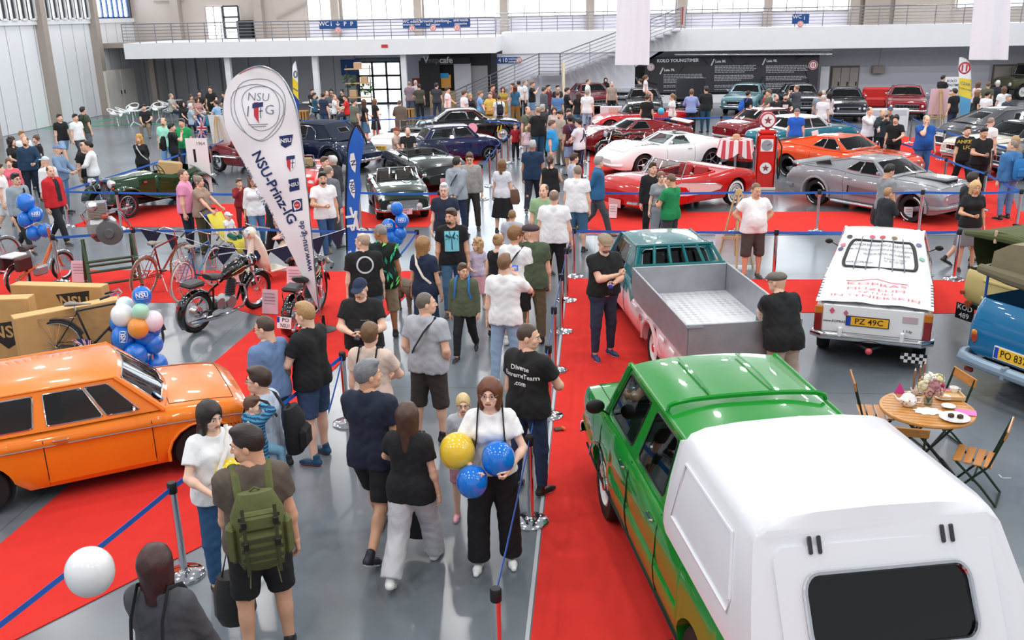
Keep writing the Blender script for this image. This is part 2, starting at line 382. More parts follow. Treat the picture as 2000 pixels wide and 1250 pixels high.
def lettering(px,py,Y,txt,size,m,parent=None,name='lettering',d=.02,align='CENTER',bold=.01):
 o=atY(px,py,Y);q=U(m);put_text(q,txt,size,frame((o.x,o.y-d,o.z),(1,0,0),(0,0,1)),align=align,bold=bold);return q.build(name,None,parent,smooth=0)
lettering(846,118,CY_-.03,'mtp',.42,mat('#8a8a90',.5),cf);lettering(858,118,CY_-.03,'cafe',.46,WHITEP,cf,bold=.03,align='LEFT')
q=U(WHITEP);o=atY(832,117,CY_-.06);q.prism([(-.16,.18),(0,-.18),(.16,.18),(.08,.18),(0,-.02),(-.08,.18)],.02,frame(o,(1,0,0),(0,0,1)));q.build('triangle_mark',None,cf)
wall_box('wall_stairs',(gx2,GY2,0),(atY(1240,150,GY2).x,GY2+.3,2.76),mat('#e4e5ee',.6,0,0,.03,2))
wx=atY(1240,150,GY2).x
st=U(mat('#e4e5ee',.6,0,0,.03,2));a=atY(1240,170,GY2);b=atY(1330,92,GY2)
g1=atY(1240,132,GY2);g2=atY(1312,85,GY2);st.prism([(g1.x-.02,g1.z),(g2.x,g2.z),(g2.x,2.9),(g1.x-.02,2.9)],.3,Matrix(((1,0,0,0),(0,0,1,GY2),(0,1,0,0),(0,0,0,1))));struct(st.build('wall_stairs_gusset',smooth=0)).name='wall_stairs_upper'
SY=GY2-1.5
stc=thing('staircase','white staircase with open treads and wire railing climbing to the gallery','staircase',(0,SY,0))
pts=[atY(960,186,SY),atY(1053,146,SY),atY(1094,146,SY),atY(1330,58,SY)]
pb=[V3((p.x,0,p.z))for p in pts];TREAD=mat('#a9a7b0',.5)
for a,b,n in((pb[0]-V3((2.6,0,1.1)),pb[1]-V3((0,0,.0)),9),(pb[2],pb[3],15)):
 for i in range(n):p=a.lerp(b,(i+.5)/n);U(TREAD).box((p.x,.7,p.z),(.36,1.4,.07)).build('tread',None,stc,smooth=0)
U(TREAD).box(((pb[1].x+pb[2].x)/2,.7,pb[1].z),(pb[2].x-pb[1].x,1.4,.12)).build('landing',None,stc,smooth=0)
for a,b in((pb[0]-V3((2.6,0,1.1)),pb[1]),(pb[1],pb[2]),(pb[2],pb[3])):
 for k in range(6):q=U(RAILM);q.tube([a+V3((0,0,.18*(k+1))),b+V3((0,0,.18*(k+1)))],.016 if k<5 else .03,5);q.build('handrail' if k==5 else 'rail_wire',None,stc)
 for t in((0,1)if b is pb[2]else(0,.25,.5,.75,1)):p=a.lerp(b,t);U(RAILM).box((p.x,0,p.z+.54),(.04,.04,1.08)).build('post',None,stc,smooth=0)
wall_box('wall_right_back',(wx,RWY-.9,0),(40,RWY-.6,3.0),mat('#c6c4cc',.8,0,0,.06,3))
wall_box('trim_3',(atY(1676,150,RWY-.9).x,RWY-.96,0),(atY(1930,150,RWY-.9).x,RWY-.9,1.62),mat('#dcdae6',.7))
def cabdoor(name,px0,py0,px1,Y,n,label):
 a,b=rect(px0,py0,px1,190,Y);r=thing(name,label,'door',((a.x+b.x)/2,Y,0));w=b.x-a.x
 U(mat('#6f6862',.6)).box((0,0,b.z/2+.04),(w+.1,.1,b.z+.08)).build('door_frame',None,r,smooth=0)
 for i in range(n):
  d=U(mat('#b6aca4',.55)).box((-w/2+w*(i+.5)/n,-.06,b.z/2),(w/n-.03,.06,b.z-.04)).build('leaf',None,r,smooth=0);U(BLACK).box((-w/2+w*(i+.8)/n,-.11,b.z*.45),(.06,.05,.22)).build('handle',None,d,smooth=0)
cabdoor('service_door',1621,131,1677,RWY-1.0,3,'beige triple service door beside the black exhibition board');cabdoor('service_door',1934,128,2010,RWY-1.0,2,'beige service door behind the olive off-roader')
tag(slab('niche',1238,130,1260,205,RWY-1.2,.1,mat('#8a7f75',.7),None,True),'tall brown door leaf beside the end of the stair wall','door')
hs=thing('hanging_heater','small brown box heater hanging on a cable on the grey wall','heater',atY(1715,136,RWY-1.2));U(COLM).box((0,0,0),(.65,.4,.42),bev=.03).build('housing',None,hs);U(FRAMEM).tube([(0,0,.2),(.1,0,1.9)],.012,4).build('cable',None,hs)
BYD=53.2
bd=thing('exhibition_board','long black exhibition wall lettered in white with three text columns','board',(0,0,0));BLK=mat('#33323a',.6,0,0,.06,3)
slab('board',1258,107,1601,182,BYD,.1,BLK,bd);slab('white_base',1262,182,1600,197,BYD-.02,.1,WALLW,bd,True)
lettering(1283,119,BYD,'KOŁO YOUNGTIMER',.235,WHITEP,bd,align='LEFT',bold=.03)
for px,py,t in((1297,137,'Lata 70.'),(1397,120,'Lata 80.'),(1497,119,'Lata 90.')):
 lettering(px,py,BYD,t,.18,WHITEP,bd,align='LEFT',bold=.025);a=atY(px-8,py+8,BYD);b=atY(px-2,py-5,BYD);q=U(WHITEP);q.tube([a-V3((0,.03,0)),b-V3((0,.03,0))],.035,4);q.build('slash',None,bd)
TXT=mat('#a9a9b0',.6);r2=random.Random(5)
for px,py,n in((1296,146,6),(1296,167,2),(1296,177,1),(1396,129,5),(1395,148,4),(1395,167,2),(1395,175,1),(1496,129,5),(1496,150,3),(1496,163,3),(1496,173,1)):
 q=U(TXT)
 for i in range(n):
  a=atY(px,py+i*3.1,BYD-.02);L=2.05*(1 if i<n-1 else r2.uniform(.5,.9));x=a.x
  while x<a.x+L:w=r2.uniform(.06,.2);q.box((x+w/2,BYD-.012,a.z),(w,.01,.045));x+=w+.03
 q.build('paragraph',None,bd,smooth=0)
def badge(px,py,Y,r,parent,name='round_badge',red='#b8202c'):
 o=atY(px,py,Y)-V3((0,.02,0));M=frame(o,(1,0,0),(0,0,1));q=U(WHITEP);q.lathe([(r,0),(r,.02),(.001,.02)],20,M);q.use(mat(red,.5));q.lathe([(r*.92,.025),(r*.7,.025)],20,M)
 q.box(M@V3((-r*.22,0,.025)),(r*.2,.01,r*.9));q.box(M@V3((r*.22,0,.025)),(r*.2,.01,r*.9));return q.build(name,None,parent)
badge(1588,127,BYD,.24,bd);badge(1271,131,BYD,.2,bd,red='#c9a0a0')
slab('white_side_panel',1598,130,1621,205,BYD+1.2,.1,WALLW,bd,True)
for pp in(((1462,122),(1446,128)),((1425,110),(1433,123)),((1372,112),(1382,125)),((1336,128),(1328,141)),((1552,116),(1570,108)),((1490,150),(1478,172)),((1573,138),(1580,165)),((1266,160),(1284,165))):
 q=U(mat('#24232a',.6));q.tube([atY(*p,BYD-.005)for p in pp],.05,4,sq=.2);q.build('curve_mark',None,bd)
tr=thing('lighting_truss','silver lighting truss hanging above the black exhibition wall','truss',(0,BYD-.4,0));ta,tb=atY(1318,102,BYD-.4),atY(1624,101,BYD-.4)
for dz in(0,-.22):
 for dy in(-.12,.12):q=U(mat('#e9ebf0',.25,.6));q.tube([(ta.x,dy,ta.z+dz+.1),(tb.x,dy,tb.z+dz+.1)],.035,6);q.build('chord',None,tr)
q=U(STEEL)
for i in range(30):x0=lerp(ta.x,tb.x,i/30);x1=lerp(ta.x,tb.x,(i+1)/30);q.tube([(x0,0,lerp(ta.z,tb.z,i/30)+.1),((x0+x1)/2,0,lerp(ta.z,tb.z,i/30)-.12),(x1,0,lerp(ta.z,tb.z,(i+1)/30)+.1)],.014,4)
q.build('lacing',None,tr)
for px in(1349,1569):p=atY(px,95,BYD-.4);q=U(FRAMEM);q.tube([(p.x,0,p.z),(p.x,0,9.4)],.012,4);q.build('cable',None,tr)
SIGNB=mat('#14498c',.5)
def sign(px0,py0,px1,py1,Y,label,items,badges=()):
 a,b=rect(px0,py0,px1,py1,Y);r=thing('direction_sign',label,'sign',(0,0,0));slab('panel',px0,py0,px1,py1,Y,.05,SIGNB,r)
 for px,py,t,sz in items:lettering(px,py,Y,t,sz,WHITEP,r)
 for px,py in badges:badge(px,py,Y,.16,r,red='#d8584a')
 return r
sign(624,40,697,57,GY-.05,'blue pictogram sign hung on the gallery railing above the tables',[(633,47,'WC',.3),(647,47,'i',.34),(660,47,'↓',.3),(674,47,'P',.3),(687,47,'P',.3)],[(661,59)])
sign(787,36,918,55,GY-.05,'long blue sign with white lettering hung on the gallery above the cafe',[(804,42,'WC odzież',.2),(804,48,'temporary toilet',.13),(846,41,'kierownik pawilonu',.2),(846,48,'hall master',.16),(900,39,'antresola',.2),(900,46,'mezzanine',.15),(878,43,'⌐',.4)],[(805,56),(846,55),(893,54)])
sign(970,111,1016,124,GY2-.06,'blue sign reading 4 10 on the white stair wall',[(976,118,'4',.3),(986,118,'10',.3),(1001,115,'wejście',.14),(1001,120,'passage',.14)],[(1014,118)])
sign(1547,27,1581,47,GY2-.1,'small blue pictogram sign hung on the gallery above the black board',[(1557,33,'WC',.26),(1571,35,'i',.3)],[(1563,47)])
tag(slab('info_board',667,116,703,147,BWY-.14,.05,SIGNB),'dark blue notice board beside the bright entrance door','board')
for px,py in((751,90),(815,98)):o=tag(slab('exit_sign',px-6,py-3,px+6,py+3,GY-.04 if px<800 else GY+.6,.05,mat('#c43434',.5)),'small red exit sign on the white gallery edge' if px<800 else 'small red exit sign hanging under the gallery near the cafe','exit sign')
tag(slab('fire_box',806,153,823,178,BWY-2.2,.2,mat('#8d2520',.5)),'dark red fire hose box beside the black cafe wall','fire box')
tag(slab('alarm_post',1329,14,1335,48,GY2-.05,.08,mat('#a8242c',.5)),'red alarm post at the top of the stairs','alarm post')
def hanging(px0,px1,pxb0,pxb1,py1,Y,label):
 P=[]
 for i in range(13):
  v=i/12;row=[]
  for j in range(17):
   u=j/16;top=atY(lerp(px0,px1,u),-60,Y);bot=atY(lerp(pxb0,pxb1,u),py1,Y);p=top.lerp(bot,v);p.y+=.05*sin(u*9+v*1.5)+.04*sin(u*17+2*v);row.append(p)
  P.append(row)
 m=U(mat('#f0eef6',.6,0,0,.02,2));m.grid(P);o=m.build('hanging_banner',None,None);tag(o,label,'banner')
 return o
hanging(1207,1271,1201,1268,127,34.,'plain white cloth banner hanging before the staircase');hanging(1908,1976,1894,1968,117,31.,'plain white cloth banner hanging above the dark coupes')
for ix in range(9):
 for iy in range(11):
  l=bpy.data.lights.new('hall_lamp','AREA');l.shape='DISK';l.size=.5;l.energy=LAMP_E;l.color=(1,.985,.96)
  o=bpy.data.objects.new('hall_lamp',l);COL.objects.link(o);o.location=(-24+ix*6.2+(iy%2)*1.5,-3+iy*5.3,11.5)
w=bpy.data.worlds.new('world');scn.world=w;w.use_nodes=True;nt=w.node_tree;bgn=nt.nodes['Background'];bgn.inputs[1].default_value=WORLD_E
tcw=nt.nodes.new('ShaderNodeTexCoord');sxw=nt.nodes.new('ShaderNodeSeparateXYZ');nt.links.new(tcw.outputs['Generated'],sxw.inputs[0]);rw=nt.nodes.new('ShaderNodeValToRGB');nt.links.new(sxw.outputs[2],rw.inputs[0]);nt.links.new(rw.outputs[0],bgn.inputs[0])
rw.color_ramp.elements[0].position=.1;rw.color_ramp.elements[0].color=(.74,.775,.81,1);rw.color_ramp.elements[1].position=.65;rw.color_ramp.elements[1].color=(.34,.355,.38,1)
cam=bpy.data.cameras.new('camera');co=bpy.data.objects.new('camera',cam);COL.objects.link(co);cam.sensor_width=36;cam.lens=CF/2000*36;cam.clip_end=300;cam.clip_start=.1
Mc=Matrix((_rt,_up,-_fw)).transposed().to_4x4();Mc.translation=(0,0,CH);co.matrix_world=Mc;scn.camera=co
scn.view_settings.view_transform='Standard';scn.view_settings.look='None';scn.view_settings.exposure=EXPO;scn.view_settings.gamma=1.
scn.cycles.max_bounces=6;scn.cycles.diffuse_bounces=3;scn.cycles.glossy_bounces=3;scn.cycles.transparent_max_bounces=8;scn.cycles.transmission_bounces=4;scn.cycles.caustics_reflective=False;scn.cycles.caustics_refractive=False;scn.cycles.sample_clamp_indirect=4.
scn.cycles.use_denoising=True
SEATM=leather('#2a2422')
def patch(f,us,vs):
 return[[f(u,v)for u in us]for v in vs]
def brk(n,*extra):
 return sorted(set([round(i/n,4)for i in range(n+1)]+[round(e,4)for e in extra]))
def pane(mb_body,mb_glass,f,holes,n=(10,6),flip=False,trim=None,depth=.012):
 """surface f(u,v): cells inside a hole become glass, the rest body; trim outlines each hole"""
 us=brk(n[0],*[h[i]for h in holes for i in(0,1)]);vs=brk(n[1],*[h[i]for h in holes for i in(2,3)])
 def inside(u,v):return any(h[0]<u<h[1]and h[2]<v<h[3]for h in holes)
 for hole in(False,True):
  mb=mb_glass if hole else mb_body;ids={};vsl=[];fs=[]
  for j in range(len(vs)-1):
   for i in range(len(us)-1):
    if inside((us[i]+us[i+1])/2,(vs[j]+vs[j+1])/2)!=hole:continue
    q=[]
    for(a,b)in((i,j),(i+1,j),(i+1,j+1),(i,j+1)):
     if(a,b)not in ids:ids[(a,b)]=len(vsl);vsl.append(f(us[a],vs[b]))
     q.append(ids[(a,b)])
    fs.append(q[::-1]if flip else q)
  if fs and mb is not None:mb.add(vsl,fs)
 if trim is not None:
  mb,r=trim
  for(a,b,c,d)in holes:
   P=[f(a+(b-a)*t,c)for t in(.04,.35,.65,.96)]+[f(b,c+(d-c)*t)for t in(.06,.5,.94)]+[f(b+(a-b)*t,d)for t in(.04,.35,.65,.96)]+[f(a,d+(c-d)*t)for t in(.06,.5,.94)]
   mb.tube(P,r,5,closed=True)
PROF=[(0,.9),(.1,.955),(.28,.985),(.5,1.),(.68,.995),(.82,.975),(.92,.945),(1,.9)]
_wheel={}
def wheel_meshes(r,w,style):
 k=(r,w,style)
 if k in _wheel:return _wheel[k]
 h=w/2;ri=r*(.62 if style not in('mag','mag5','wire')else .68 if style!='wire' else .72)
 t=U(RUBBER)
 t.lathe([(ri,-h*.8),(ri+.02,-h*.98),(r*.94,-h*.95),(r*.985,-h*.75),(r,-h*.3),(r,h*.3),(r*.985,h*.75),(r*.94,h*.95),(ri+.02,h*.98),(ri,h*.8)],32)
 if style in('mag5w','mag5'):
  t.use(WHITEP)
  for k2 in(.4,3.6):t.lathe([(r*.86,h*.975),(r*.78,h*1.0)],6,None,k2,k2+1.0)
 if style=='white':t.use(WHITEP);t.lathe([(r*.86,h*.985),(ri+.03,h*1.0)],32)
 m=U(CHROME)
 if style in('cap','white'):
  m.use(mat('#d8d8da',.35));m.lathe([(ri,h*.85),(ri*.93,h*.95),(ri*.85,h*.6),(ri*.6,h*.55),(.01,h*.6)],28)
  m.use(CHROME);m.lathe([(ri*.62,h*.62),(ri*.58,h*.85),(ri*.3,h*1.1),(.005,h*1.12)],24)
 elif style=='steel':
  m.use(mat('#e8e8e6',.35));m.lathe([(ri,h*.85),(ri*.93,h*.95),(ri*.84,h*.55),(ri*.6,h*.6),(ri*.3,h*.7)],28)
  m.use(CHROME);m.lathe([(ri*.36,h*.7),(ri*.3,h*1.0),(.005,h*1.05)],20)
 elif style in('mag','mag5'):
  m.use(STEEL);m.lathe([(ri,-h*.8),(ri,h*.8),(ri*1.02,h*.97),(ri*.93,h*.97),(ri*.9,h*.2),(ri*.9,-h*.7)],32)
  m.use(DARK);m.lathe([(ri*.9,-h*.2),(.01,-h*.2)],20)
  m.use(STEEL)
  for i in range(5):
   a=2*PI*i/5;c,s2=cos(a),sin(a)
   m.tube([(c*ri*.12,s2*ri*.12,h*.55),(c*ri*.6,s2*ri*.6,h*.5),(c*ri*.93,s2*ri*.93,h*.35)],[ri*.16,ri*.11,ri*.13],8,sq=.5,up=(-s2,c,0))
  m.lathe([(ri*.2,h*.3),(ri*.2,h*.7),(ri*.12,h*.85),(.005,h*.88)],16)
 elif style=='wire':
  m.use(STEEL);m.lathe([(ri,-h*.7),(ri*1.01,h*.9),(ri*.93,h*.95),(ri*.88,h*.3),(ri*.88,-h*.6)],32)
  for i in range(28):
   a=2*PI*i/28;b=a+(.35 if i%2 else-.35);m.tube([(ri*.18*cos(b),ri*.18*sin(b),h*(.7 if i%4<2 else-.2)),(ri*.9*cos(a),ri*.9*sin(a),h*.2)],.0045,4)
  m.lathe([(ri*.2,-h*.3),(ri*.2,h*.7),(ri*.12,h*.95),(.005,h)],16)
 a=t.build('tire');b=m.build('rim');r_=(a.data,b.data);bpy.data.objects.remove(a);bpy.data.objects.remove(b);_wheel[k]=r_;return r_
def add_wheel(root,x,y,r,w,style):
 a,b=wheel_meshes(r,w,style);sg=1 if y>0 else-1
 t=link('wheel',a,root,(x,y,r));t.rotation_euler=(R(-90)*sg,0,0)
 link('rim',b,t)
def plate(root,pos,n,up,text,w=.5,h=.12,bg='#f4f4f4',fg='#101010',eu=False,name='number_plate',frame_c=None):
 z=V3(n).normalized();y=V3(up);x=y.cross(z).normalized();y=z.cross(x);M=Matrix((x,y,z)).transposed().to_4x4();M.translation=V3(pos)
 m=MB()
 if frame_c:m.use(mat(frame_c,.4));m.add([M@V3((sx*(w/2+.012),sy*(h/2+.012),dz))for dz in(-.012,.004)for sx,sy in((-1,-1),(1,-1),(1,1),(-1,1))],[(4,5,6,7),(0,1,5,4),(1,2,6,5),(2,3,7,6),(3,0,4,7)])
 m.use(mat(bg,.4));m.add([M@V3((sx*w/2,sy*h/2,dz))for dz in(-.008,.008)for sx,sy in((-1,-1),(1,-1),(1,1),(-1,1))],[(4,5,6,7),(0,1,5,4),(1,2,6,5),(2,3,7,6),(3,0,4,7)])
 lines=text if isinstance(text,(list,tuple))else[text]
 if eu:m.use(mat('#1846b8',.4));e=h/len(lines)*.42;m.add([M@V3(p)for p in((-w/2,h/2-2.4*e if len(lines)>1 else-h/2,.0095),(-w/2+e,h/2-2.4*e if len(lines)>1 else-h/2,.0095),(-w/2+e,h/2,.0095),(-w/2,h/2,.0095))],[(0,1,2,3)])
 m.use(mat(fg,.5))
 for i,t in enumerate(lines):
  if t:put_text(m,t,h/len(lines)*.95,M@MT((.02 if eu else 0,(len(lines)/2-i-.5)*h/len(lines),.01)),bold=.012,wide=min(1.,(w-.06)/(h/len(lines)*.95*.62*max(1,len(t)))))
 return m.build(name,None,root,smooth=0)
class Car:
 def __init__(s,name,label,x,y,heading,L=4.3,W=1.65,wb=2.5,fo=.8,wr=.31,ww=.18,color='#aa2020',sill=.2,top=None,plan=None,crown=None,prof=PROF,arch=1.14,gh=None,open_=None,ws=None,wheels='cap',doors=((.55,-.45),),hood=None,trunk=None,seats=True,side2=None,inner='#201c1a',track=None,cat='car',steer=True,zs_split=None):
  s.root=thing(name,label,cat,(x,y,0),R(heading));s.W=W;s.wb=wb;s.xn=wb/2+fo;s.xt=s.xn-L;s.paint=paint(color);s.name=name
  s.top=top;s.plan=plan;s.crown=crown or[(0,.04)];s.sill=sill
  xs=set();n=46
  for i in range(n+1):xs.add(round(s.xt+(s.xn-s.xt)*(.5-.5*cos(PI*i/n)),3))
  ar=wr*arch
  for xw in(wb/2,-wb/2):
   for i in range(15):xs.add(round(xw-ar*cos(PI*i/14),3))
  for d in doors:
   for q in d:xs.add(round(q,3))
  for q in(hood or())+(trunk or())+((open_[0],open_[1])if open_ else()):xs.add(round(q,3))
  xs=sorted(x for x in xs if s.xt<=x<=s.xn);xs=[x for i,x in enumerate(xs)if i==0 or x-xs[i-1]>.004]
  def zb(x):
   for xw in(wb/2,-wb/2):
    if abs(x-xw)<ar:return max(s.sillz(x),wr+math.sqrt(max(0,ar*ar-(x-xw)**2)))
   return s.sillz(x)
  s.zb=zb;K=len(prof);T=[1.,.96,.88,.72,.5,.25,0.]
  P=[]
  for x in xs:
   row=[];w=s.w(x);zt=s.zt(x);z0=s.sillz(x);b=min(zb(x),zt-.03);cr=curve(s.crown,x)
   pts=[(0.,b),(w*.84,b)]
   ts=sorted(set([0.]+[p[0]for p in prof]))
   for t in ts:
    z=b+(zt-b)*t;tt=max(0,min(1,(z-z0)/(zt-z0+1e-6)));pts.append((w*curve(prof,tt),z))
   for f_ in T[1:]:
    q=f_*prof[-1][1];pts.append((w*q,zt+cr*(1-(f_)**2.6)))
   P.append([V3((x,yy,z))for yy,z in pts])
  ns=len(ts);side0=1;side1=2+ns-1;nP=len(P[0]);s.xs=xs
  parts={}
  def g(k):return parts.setdefault(k,MB())
  def quad(mb,a,b,c,d,sg):mb.add([a,b,c,d],[(0,1,2,3)if sg>0 else(3,2,1,0)])
  mir=lambda v:V3((v.x,-v.y,v.z))
  acc={}
  for i in range(len(xs)-1):
   xm=(xs[i]+xs[i+1])/2
   for j in range(nP-1):
    key='body'
    if j==0:key='underbody'
    elif j>=side1:
     if open_ and open_[1]<xm<open_[0]and(P[i][j].y+P[i][j+1].y)/2<open_[2]:continue
     if hood and hood[1]<xm<hood[0]and P[i][j].y<s.w(xm)*.86:key='hood'
     if trunk and trunk[1]<xm<trunk[0]and P[i][j].y<s.w(xm)*.84:key='trunk_lid'
    elif j>=3:
     for di,d in enumerate(doors):
      if d[1]<xm<d[0]:key='door%d'%di
    for sg in(1,-1):
     kk=key+('L' if sg>0 else 'R')if key.startswith('door')else key
     q=[P[i][j],P[i+1][j],P[i+1][j+1],P[i][j+1]]
     if sg<0:q=[mir(v)for v in q]
     acc.setdefault(kk,[]).append((q,sg))
  for i,flip in((0,1),(len(xs)-1,-1)):
   q=P[i][1:]+[mir(v)for v in P[i][1:-1][::-1]];c=sum(q,V3())/len(q)
   for a in range(len(q)):acc['body'].append(([c,q[a],q[(a+1)%len(q)]],-flip))
  s.prof=prof
  sm=U(BLACK);e=.0025
  for d in doors:
   for xd in d:
    for sg in(1,-1):sm.tube([(xd,sg*(s.ys(xd,z)+e),z)for z in[lerp(s.sillz(xd)+.05,s.zt(xd)-.01,t/7)for t in range(8)]],.0045,4)
  for rg,fr in((hood,.86),(trunk,.84)):
   if rg:
    for sg in(1,-1):
     sm.tube([(x_,sg*s.w(x_)*fr*.9,s.ztop(x_,s.w(x_)*fr*.9)+e)for x_ in[lerp(rg[0],rg[1],t/10)for t in range(11)]],.004,4)
    for x_ in rg:sm.tube([(x_,s.w(x_)*fr*.9*t/6,s.ztop(x_,abs(s.w(x_)*fr*.9*t/6))+e)for t in range(-6,7)],.004,4)
  s.parts={}
  for kk,qs in acc.items():
   ids={};vs=[];fs=[]
   for q,sg in qs:
    f_=[]
    for v in q:
     k3=(round(v.x,4),round(v.y,4),round(v.z,4))
     if k3 not in ids:ids[k3]=len(vs);vs.append(v)
     f_.append(ids[k3])
    f_=f_[::-1]if sg>0 else f_
    if len(set(f_))>2:fs.append(f_)
   nm='door' if kk.startswith('door')else kk
   m=MB();m.use(DARK if nm=='underbody' else s.paint);m.add(vs,fs)
   if kk=='body' and sm.v:m.use(BLACK).add(sm.v,sm.f)
   s.parts[kk]=m.build(nm,None,s.root,smooth=38)
   if nm=='door':
    sg=1 if kk.endswith('L')else-1;d=doors[int(kk[4])];xh=d[1]+.1;zz=s.zt(xh)-.11
    h=MB();yy=s.ys(xh,zz)*sg;h.tube([(xh,yy+sg*.005,zz),(xh+.02,yy+sg*.025,zz),(xh+.13,yy+sg*.025,zz),(xh+.15,yy+sg*.005,zz)],.009,6);h.build('handle',CHROME,s.parts[kk])
  track=track or W*.5-ww*.5-.05
  for xw in(wb/2,-wb/2):
   for sg in(1,-1):add_wheel(s.root,xw,sg*track,wr,ww,wheels)
  s.prof=prof
  if gh:s.greenhouse(**gh)
  if open_:s.cockpit(open_,inner)
  if ws:s.windscreen(**ws)
  s.inner=inner
 def sillz(s,x):
  z=s.sill;L=s.xn-s.xt
  f=max(0,(x-(s.xn-.45))/.45);r=max(0,((s.xt+.55)-x)/.55);return z+.1*f*f+.12*r*r
 def w(s,x):return s.W/2*scurve(s.plan,(x-s.xt)/(s.xn-s.xt))
 def zt(s,x):return scurve(s.top,x)
 def ys(s,x,z):
  z0=s.sillz(x);t=max(0,min(1,(z-z0)/(s.zt(x)-z0)));return s.w(x)*curve(s.prof0(),t)
 def prof0(s):return getattr(s,'prof',PROF)
 def ztop(s,x,y):
  f=min(1,y/(s.w(x)*s.prof0()[-1][1]+1e-6));return s.zt(x)+curve(s.crown,x)*(1-f**2.6)
 def greenhouse(s,a,b,c,d,zr,wr,wbf=.9,side=((.05,.5,.1,.88),(.54,.95,.1,.88)),crown=.06,bow=.1,rbow=.06,glass=None,trim=CHROME,front=(.05,.95,.1,.9),rear=(.08,.92,.15,.88),roofmat=None,gutter=True,interior=True,seatm=None,pil=.02,body=None,rearok=True):
  """a cowl, b roof front, c roof rear, d rear base (x); zr roof edge height, wr roof half width"""
  glass=glass or TINT;B=U(body or s.paint);Gl=U(glass);Tr=U(trim);RF=U(roofmat or s.paint)
  za,zd=s.zt(a)+.015,s.zt(d)+.01;wa,wd=s.w(a)*wbf,s.w(d)*wbf
  A=lambda sg:V3((a,sg*wa,za));Bp=lambda sg:V3((b,sg*wr,zr));Cp=lambda sg:V3((c,sg*wr*.98,zr-.01));Dp=lambda sg:V3((d,sg*wd,zd))
  X=V3((1,0,0));Z=V3((0,0,1))
  bow4=lambda u:1-(2*u-1)**2
  ff=lambda u,v:A(1).lerp(A(-1),u).lerp(Bp(1).lerp(Bp(-1),u),v)+X*bow*bow4(u)*(1-.3*v)+Z*(curve(s.crown,a)*bow4(u)*(1-v)+crown*.5*(1-abs(2*u-1)**3)*v)
  fr=lambda u,v:Dp(-1).lerp(Dp(1),u).lerp(Cp(-1).lerp(Cp(1),u),v)-X*rbow*bow4(u)*(1-.3*v)+Z*(curve(s.crown,d)*bow4(u)*(1-v)+crown*.5*(1-abs(2*u-1)**3)*v)
  roof=lambda u,v:Bp(1).lerp(Bp(-1),u).lerp(Cp(1).lerp(Cp(-1),u),v)+X*(bow*.7*(1-v)-rbow*.7*v)*bow4(u)+Z*(crown*(.5+.5*sin(PI*(.12+.76*v)))*(1-abs(2*u-1)**3)*1.0-crown*(.5*sin(PI*.12))*0)
  rz0=roof(.5,0).z-ff(.5,1).z
  roof2=lambda u,v:roof(u,v)-Z*(rz0*(1-abs(2*u-1)**3)*(abs(2*v-1)**6))
  pane(B,Gl,ff,[front]if front else[],(12,8),flip=False,trim=(Tr,.011))
  pane(B,Gl,fr,[rear]if rear else[],(12,8),flip=False,trim=(Tr,.011))
  for sg in(1,-1):
   fs=lambda u,v,sg=sg:A(sg).lerp(Dp(sg),u).lerp(Bp(sg).lerp(Cp(sg),u),v)+V3((0,sg*.03*bow4(u)*(1-v),(s.zt(lerp(a,d,u))+.01-lerp(za,zd,u))*(1-v)))
   pane(B,Gl,fs,list(side),(14,6),flip=sg>0,trim=(Tr,.009))
   B.tube([fs(0,t/6)for t in range(7)],pil,6);B.tube([fs(1,t/6)for t in range(7)],pil,6)
   if gutter:Tr2=B;Tr2.tube([fs(t/8,1.)for t in range(9)],.017,6)
  RF.grid(patch(roof2,brk(14),brk(12)),flip=False)
  B.build('cabin_frame',None,s.root,smooth=45);s.roof=RF.build('roof',None,s.root,smooth=50)
  g=Gl.build('window_glass',None,s.root,smooth=50);Tr.build('window_trim',None,s.root)
  s.ff,s.fr=ff,fr
  if interior:s.seats([(b-.35,.0),(c+.25,1)]if(b-c)>.9 else[(b-.35,0)],s.zt(b)-.32,s.w(b)*.8,seatm)
 def seats(s,rows,z,w,m=None,buckets=True):
  m=m or SEATM
  for x,bench in rows:
   for y in((0,)if bench else(w*.48,-w*.48)):
    q=U(m);ww=w*1.7 if bench else w*.8
    q.box((x,y,z),(.5,ww,.16),bev=.05);q.box((x-.25,y,z+.3),(.14,ww,.56),MR(-.25,3,'Y'),bev=.05);q.build('seat',None,s.root)
  xw=rows[0][0]+.42;q=U(BLACK);M=MT((xw,w*.48,z+.34))@MR(R(-62),4,'Y')
  q.tube([M@V3((.18*cos(t),.18*sin(t),0))for t in[2*PI*i/18 for i in range(18)]],.012,6,closed=True);q.tube([M@V3((0,-.17,0)),M@V3((0,.17,0))],.012,5);q.tube([M@V3((0,0,0)),M@V3((0,0,-.3))],.02,6);q.build('steering_wheel',None,s.root)
  q=U(BLACK);q.box((xw+.3,0,z+.25),(.25,w*1.9,.22),bev=.05);q.build('dashboard',None,s.root)
 def cockpit(s,o,inner):
  x0,x1,yc=o[:3];z=s.sill+.12;m=U(mat(inner,.7));zt0,zt1=s.zt(x0),s.zt(x1)
  m.add([(x0,yc,zt0+.02),(x0,-yc,zt0+.02),(x1,-yc,zt1+.02),(x1,yc,zt1+.02),(x0,yc,z),(x0,-yc,z),(x1,-yc,z),(x1,yc,z)],[(4,7,6,5),(0,4,5,1),(1,5,6,2),(2,6,7,3),(3,7,4,0)]);m.build('cockpit',None,s.root,smooth=0)
  n=12;e=U(o[4]if len(o)>4 else mat(inner,.5));pts=[(x0,yc*t/3)for t in range(3,-4,-1)]+[(lerp(x0,x1,t/5),-yc)for t in range(1,6)]+[(x1,-yc+yc*2*t/6)for t in range(1,7)]+[(lerp(x1,x0,t/5),yc)for t in range(1,5)]
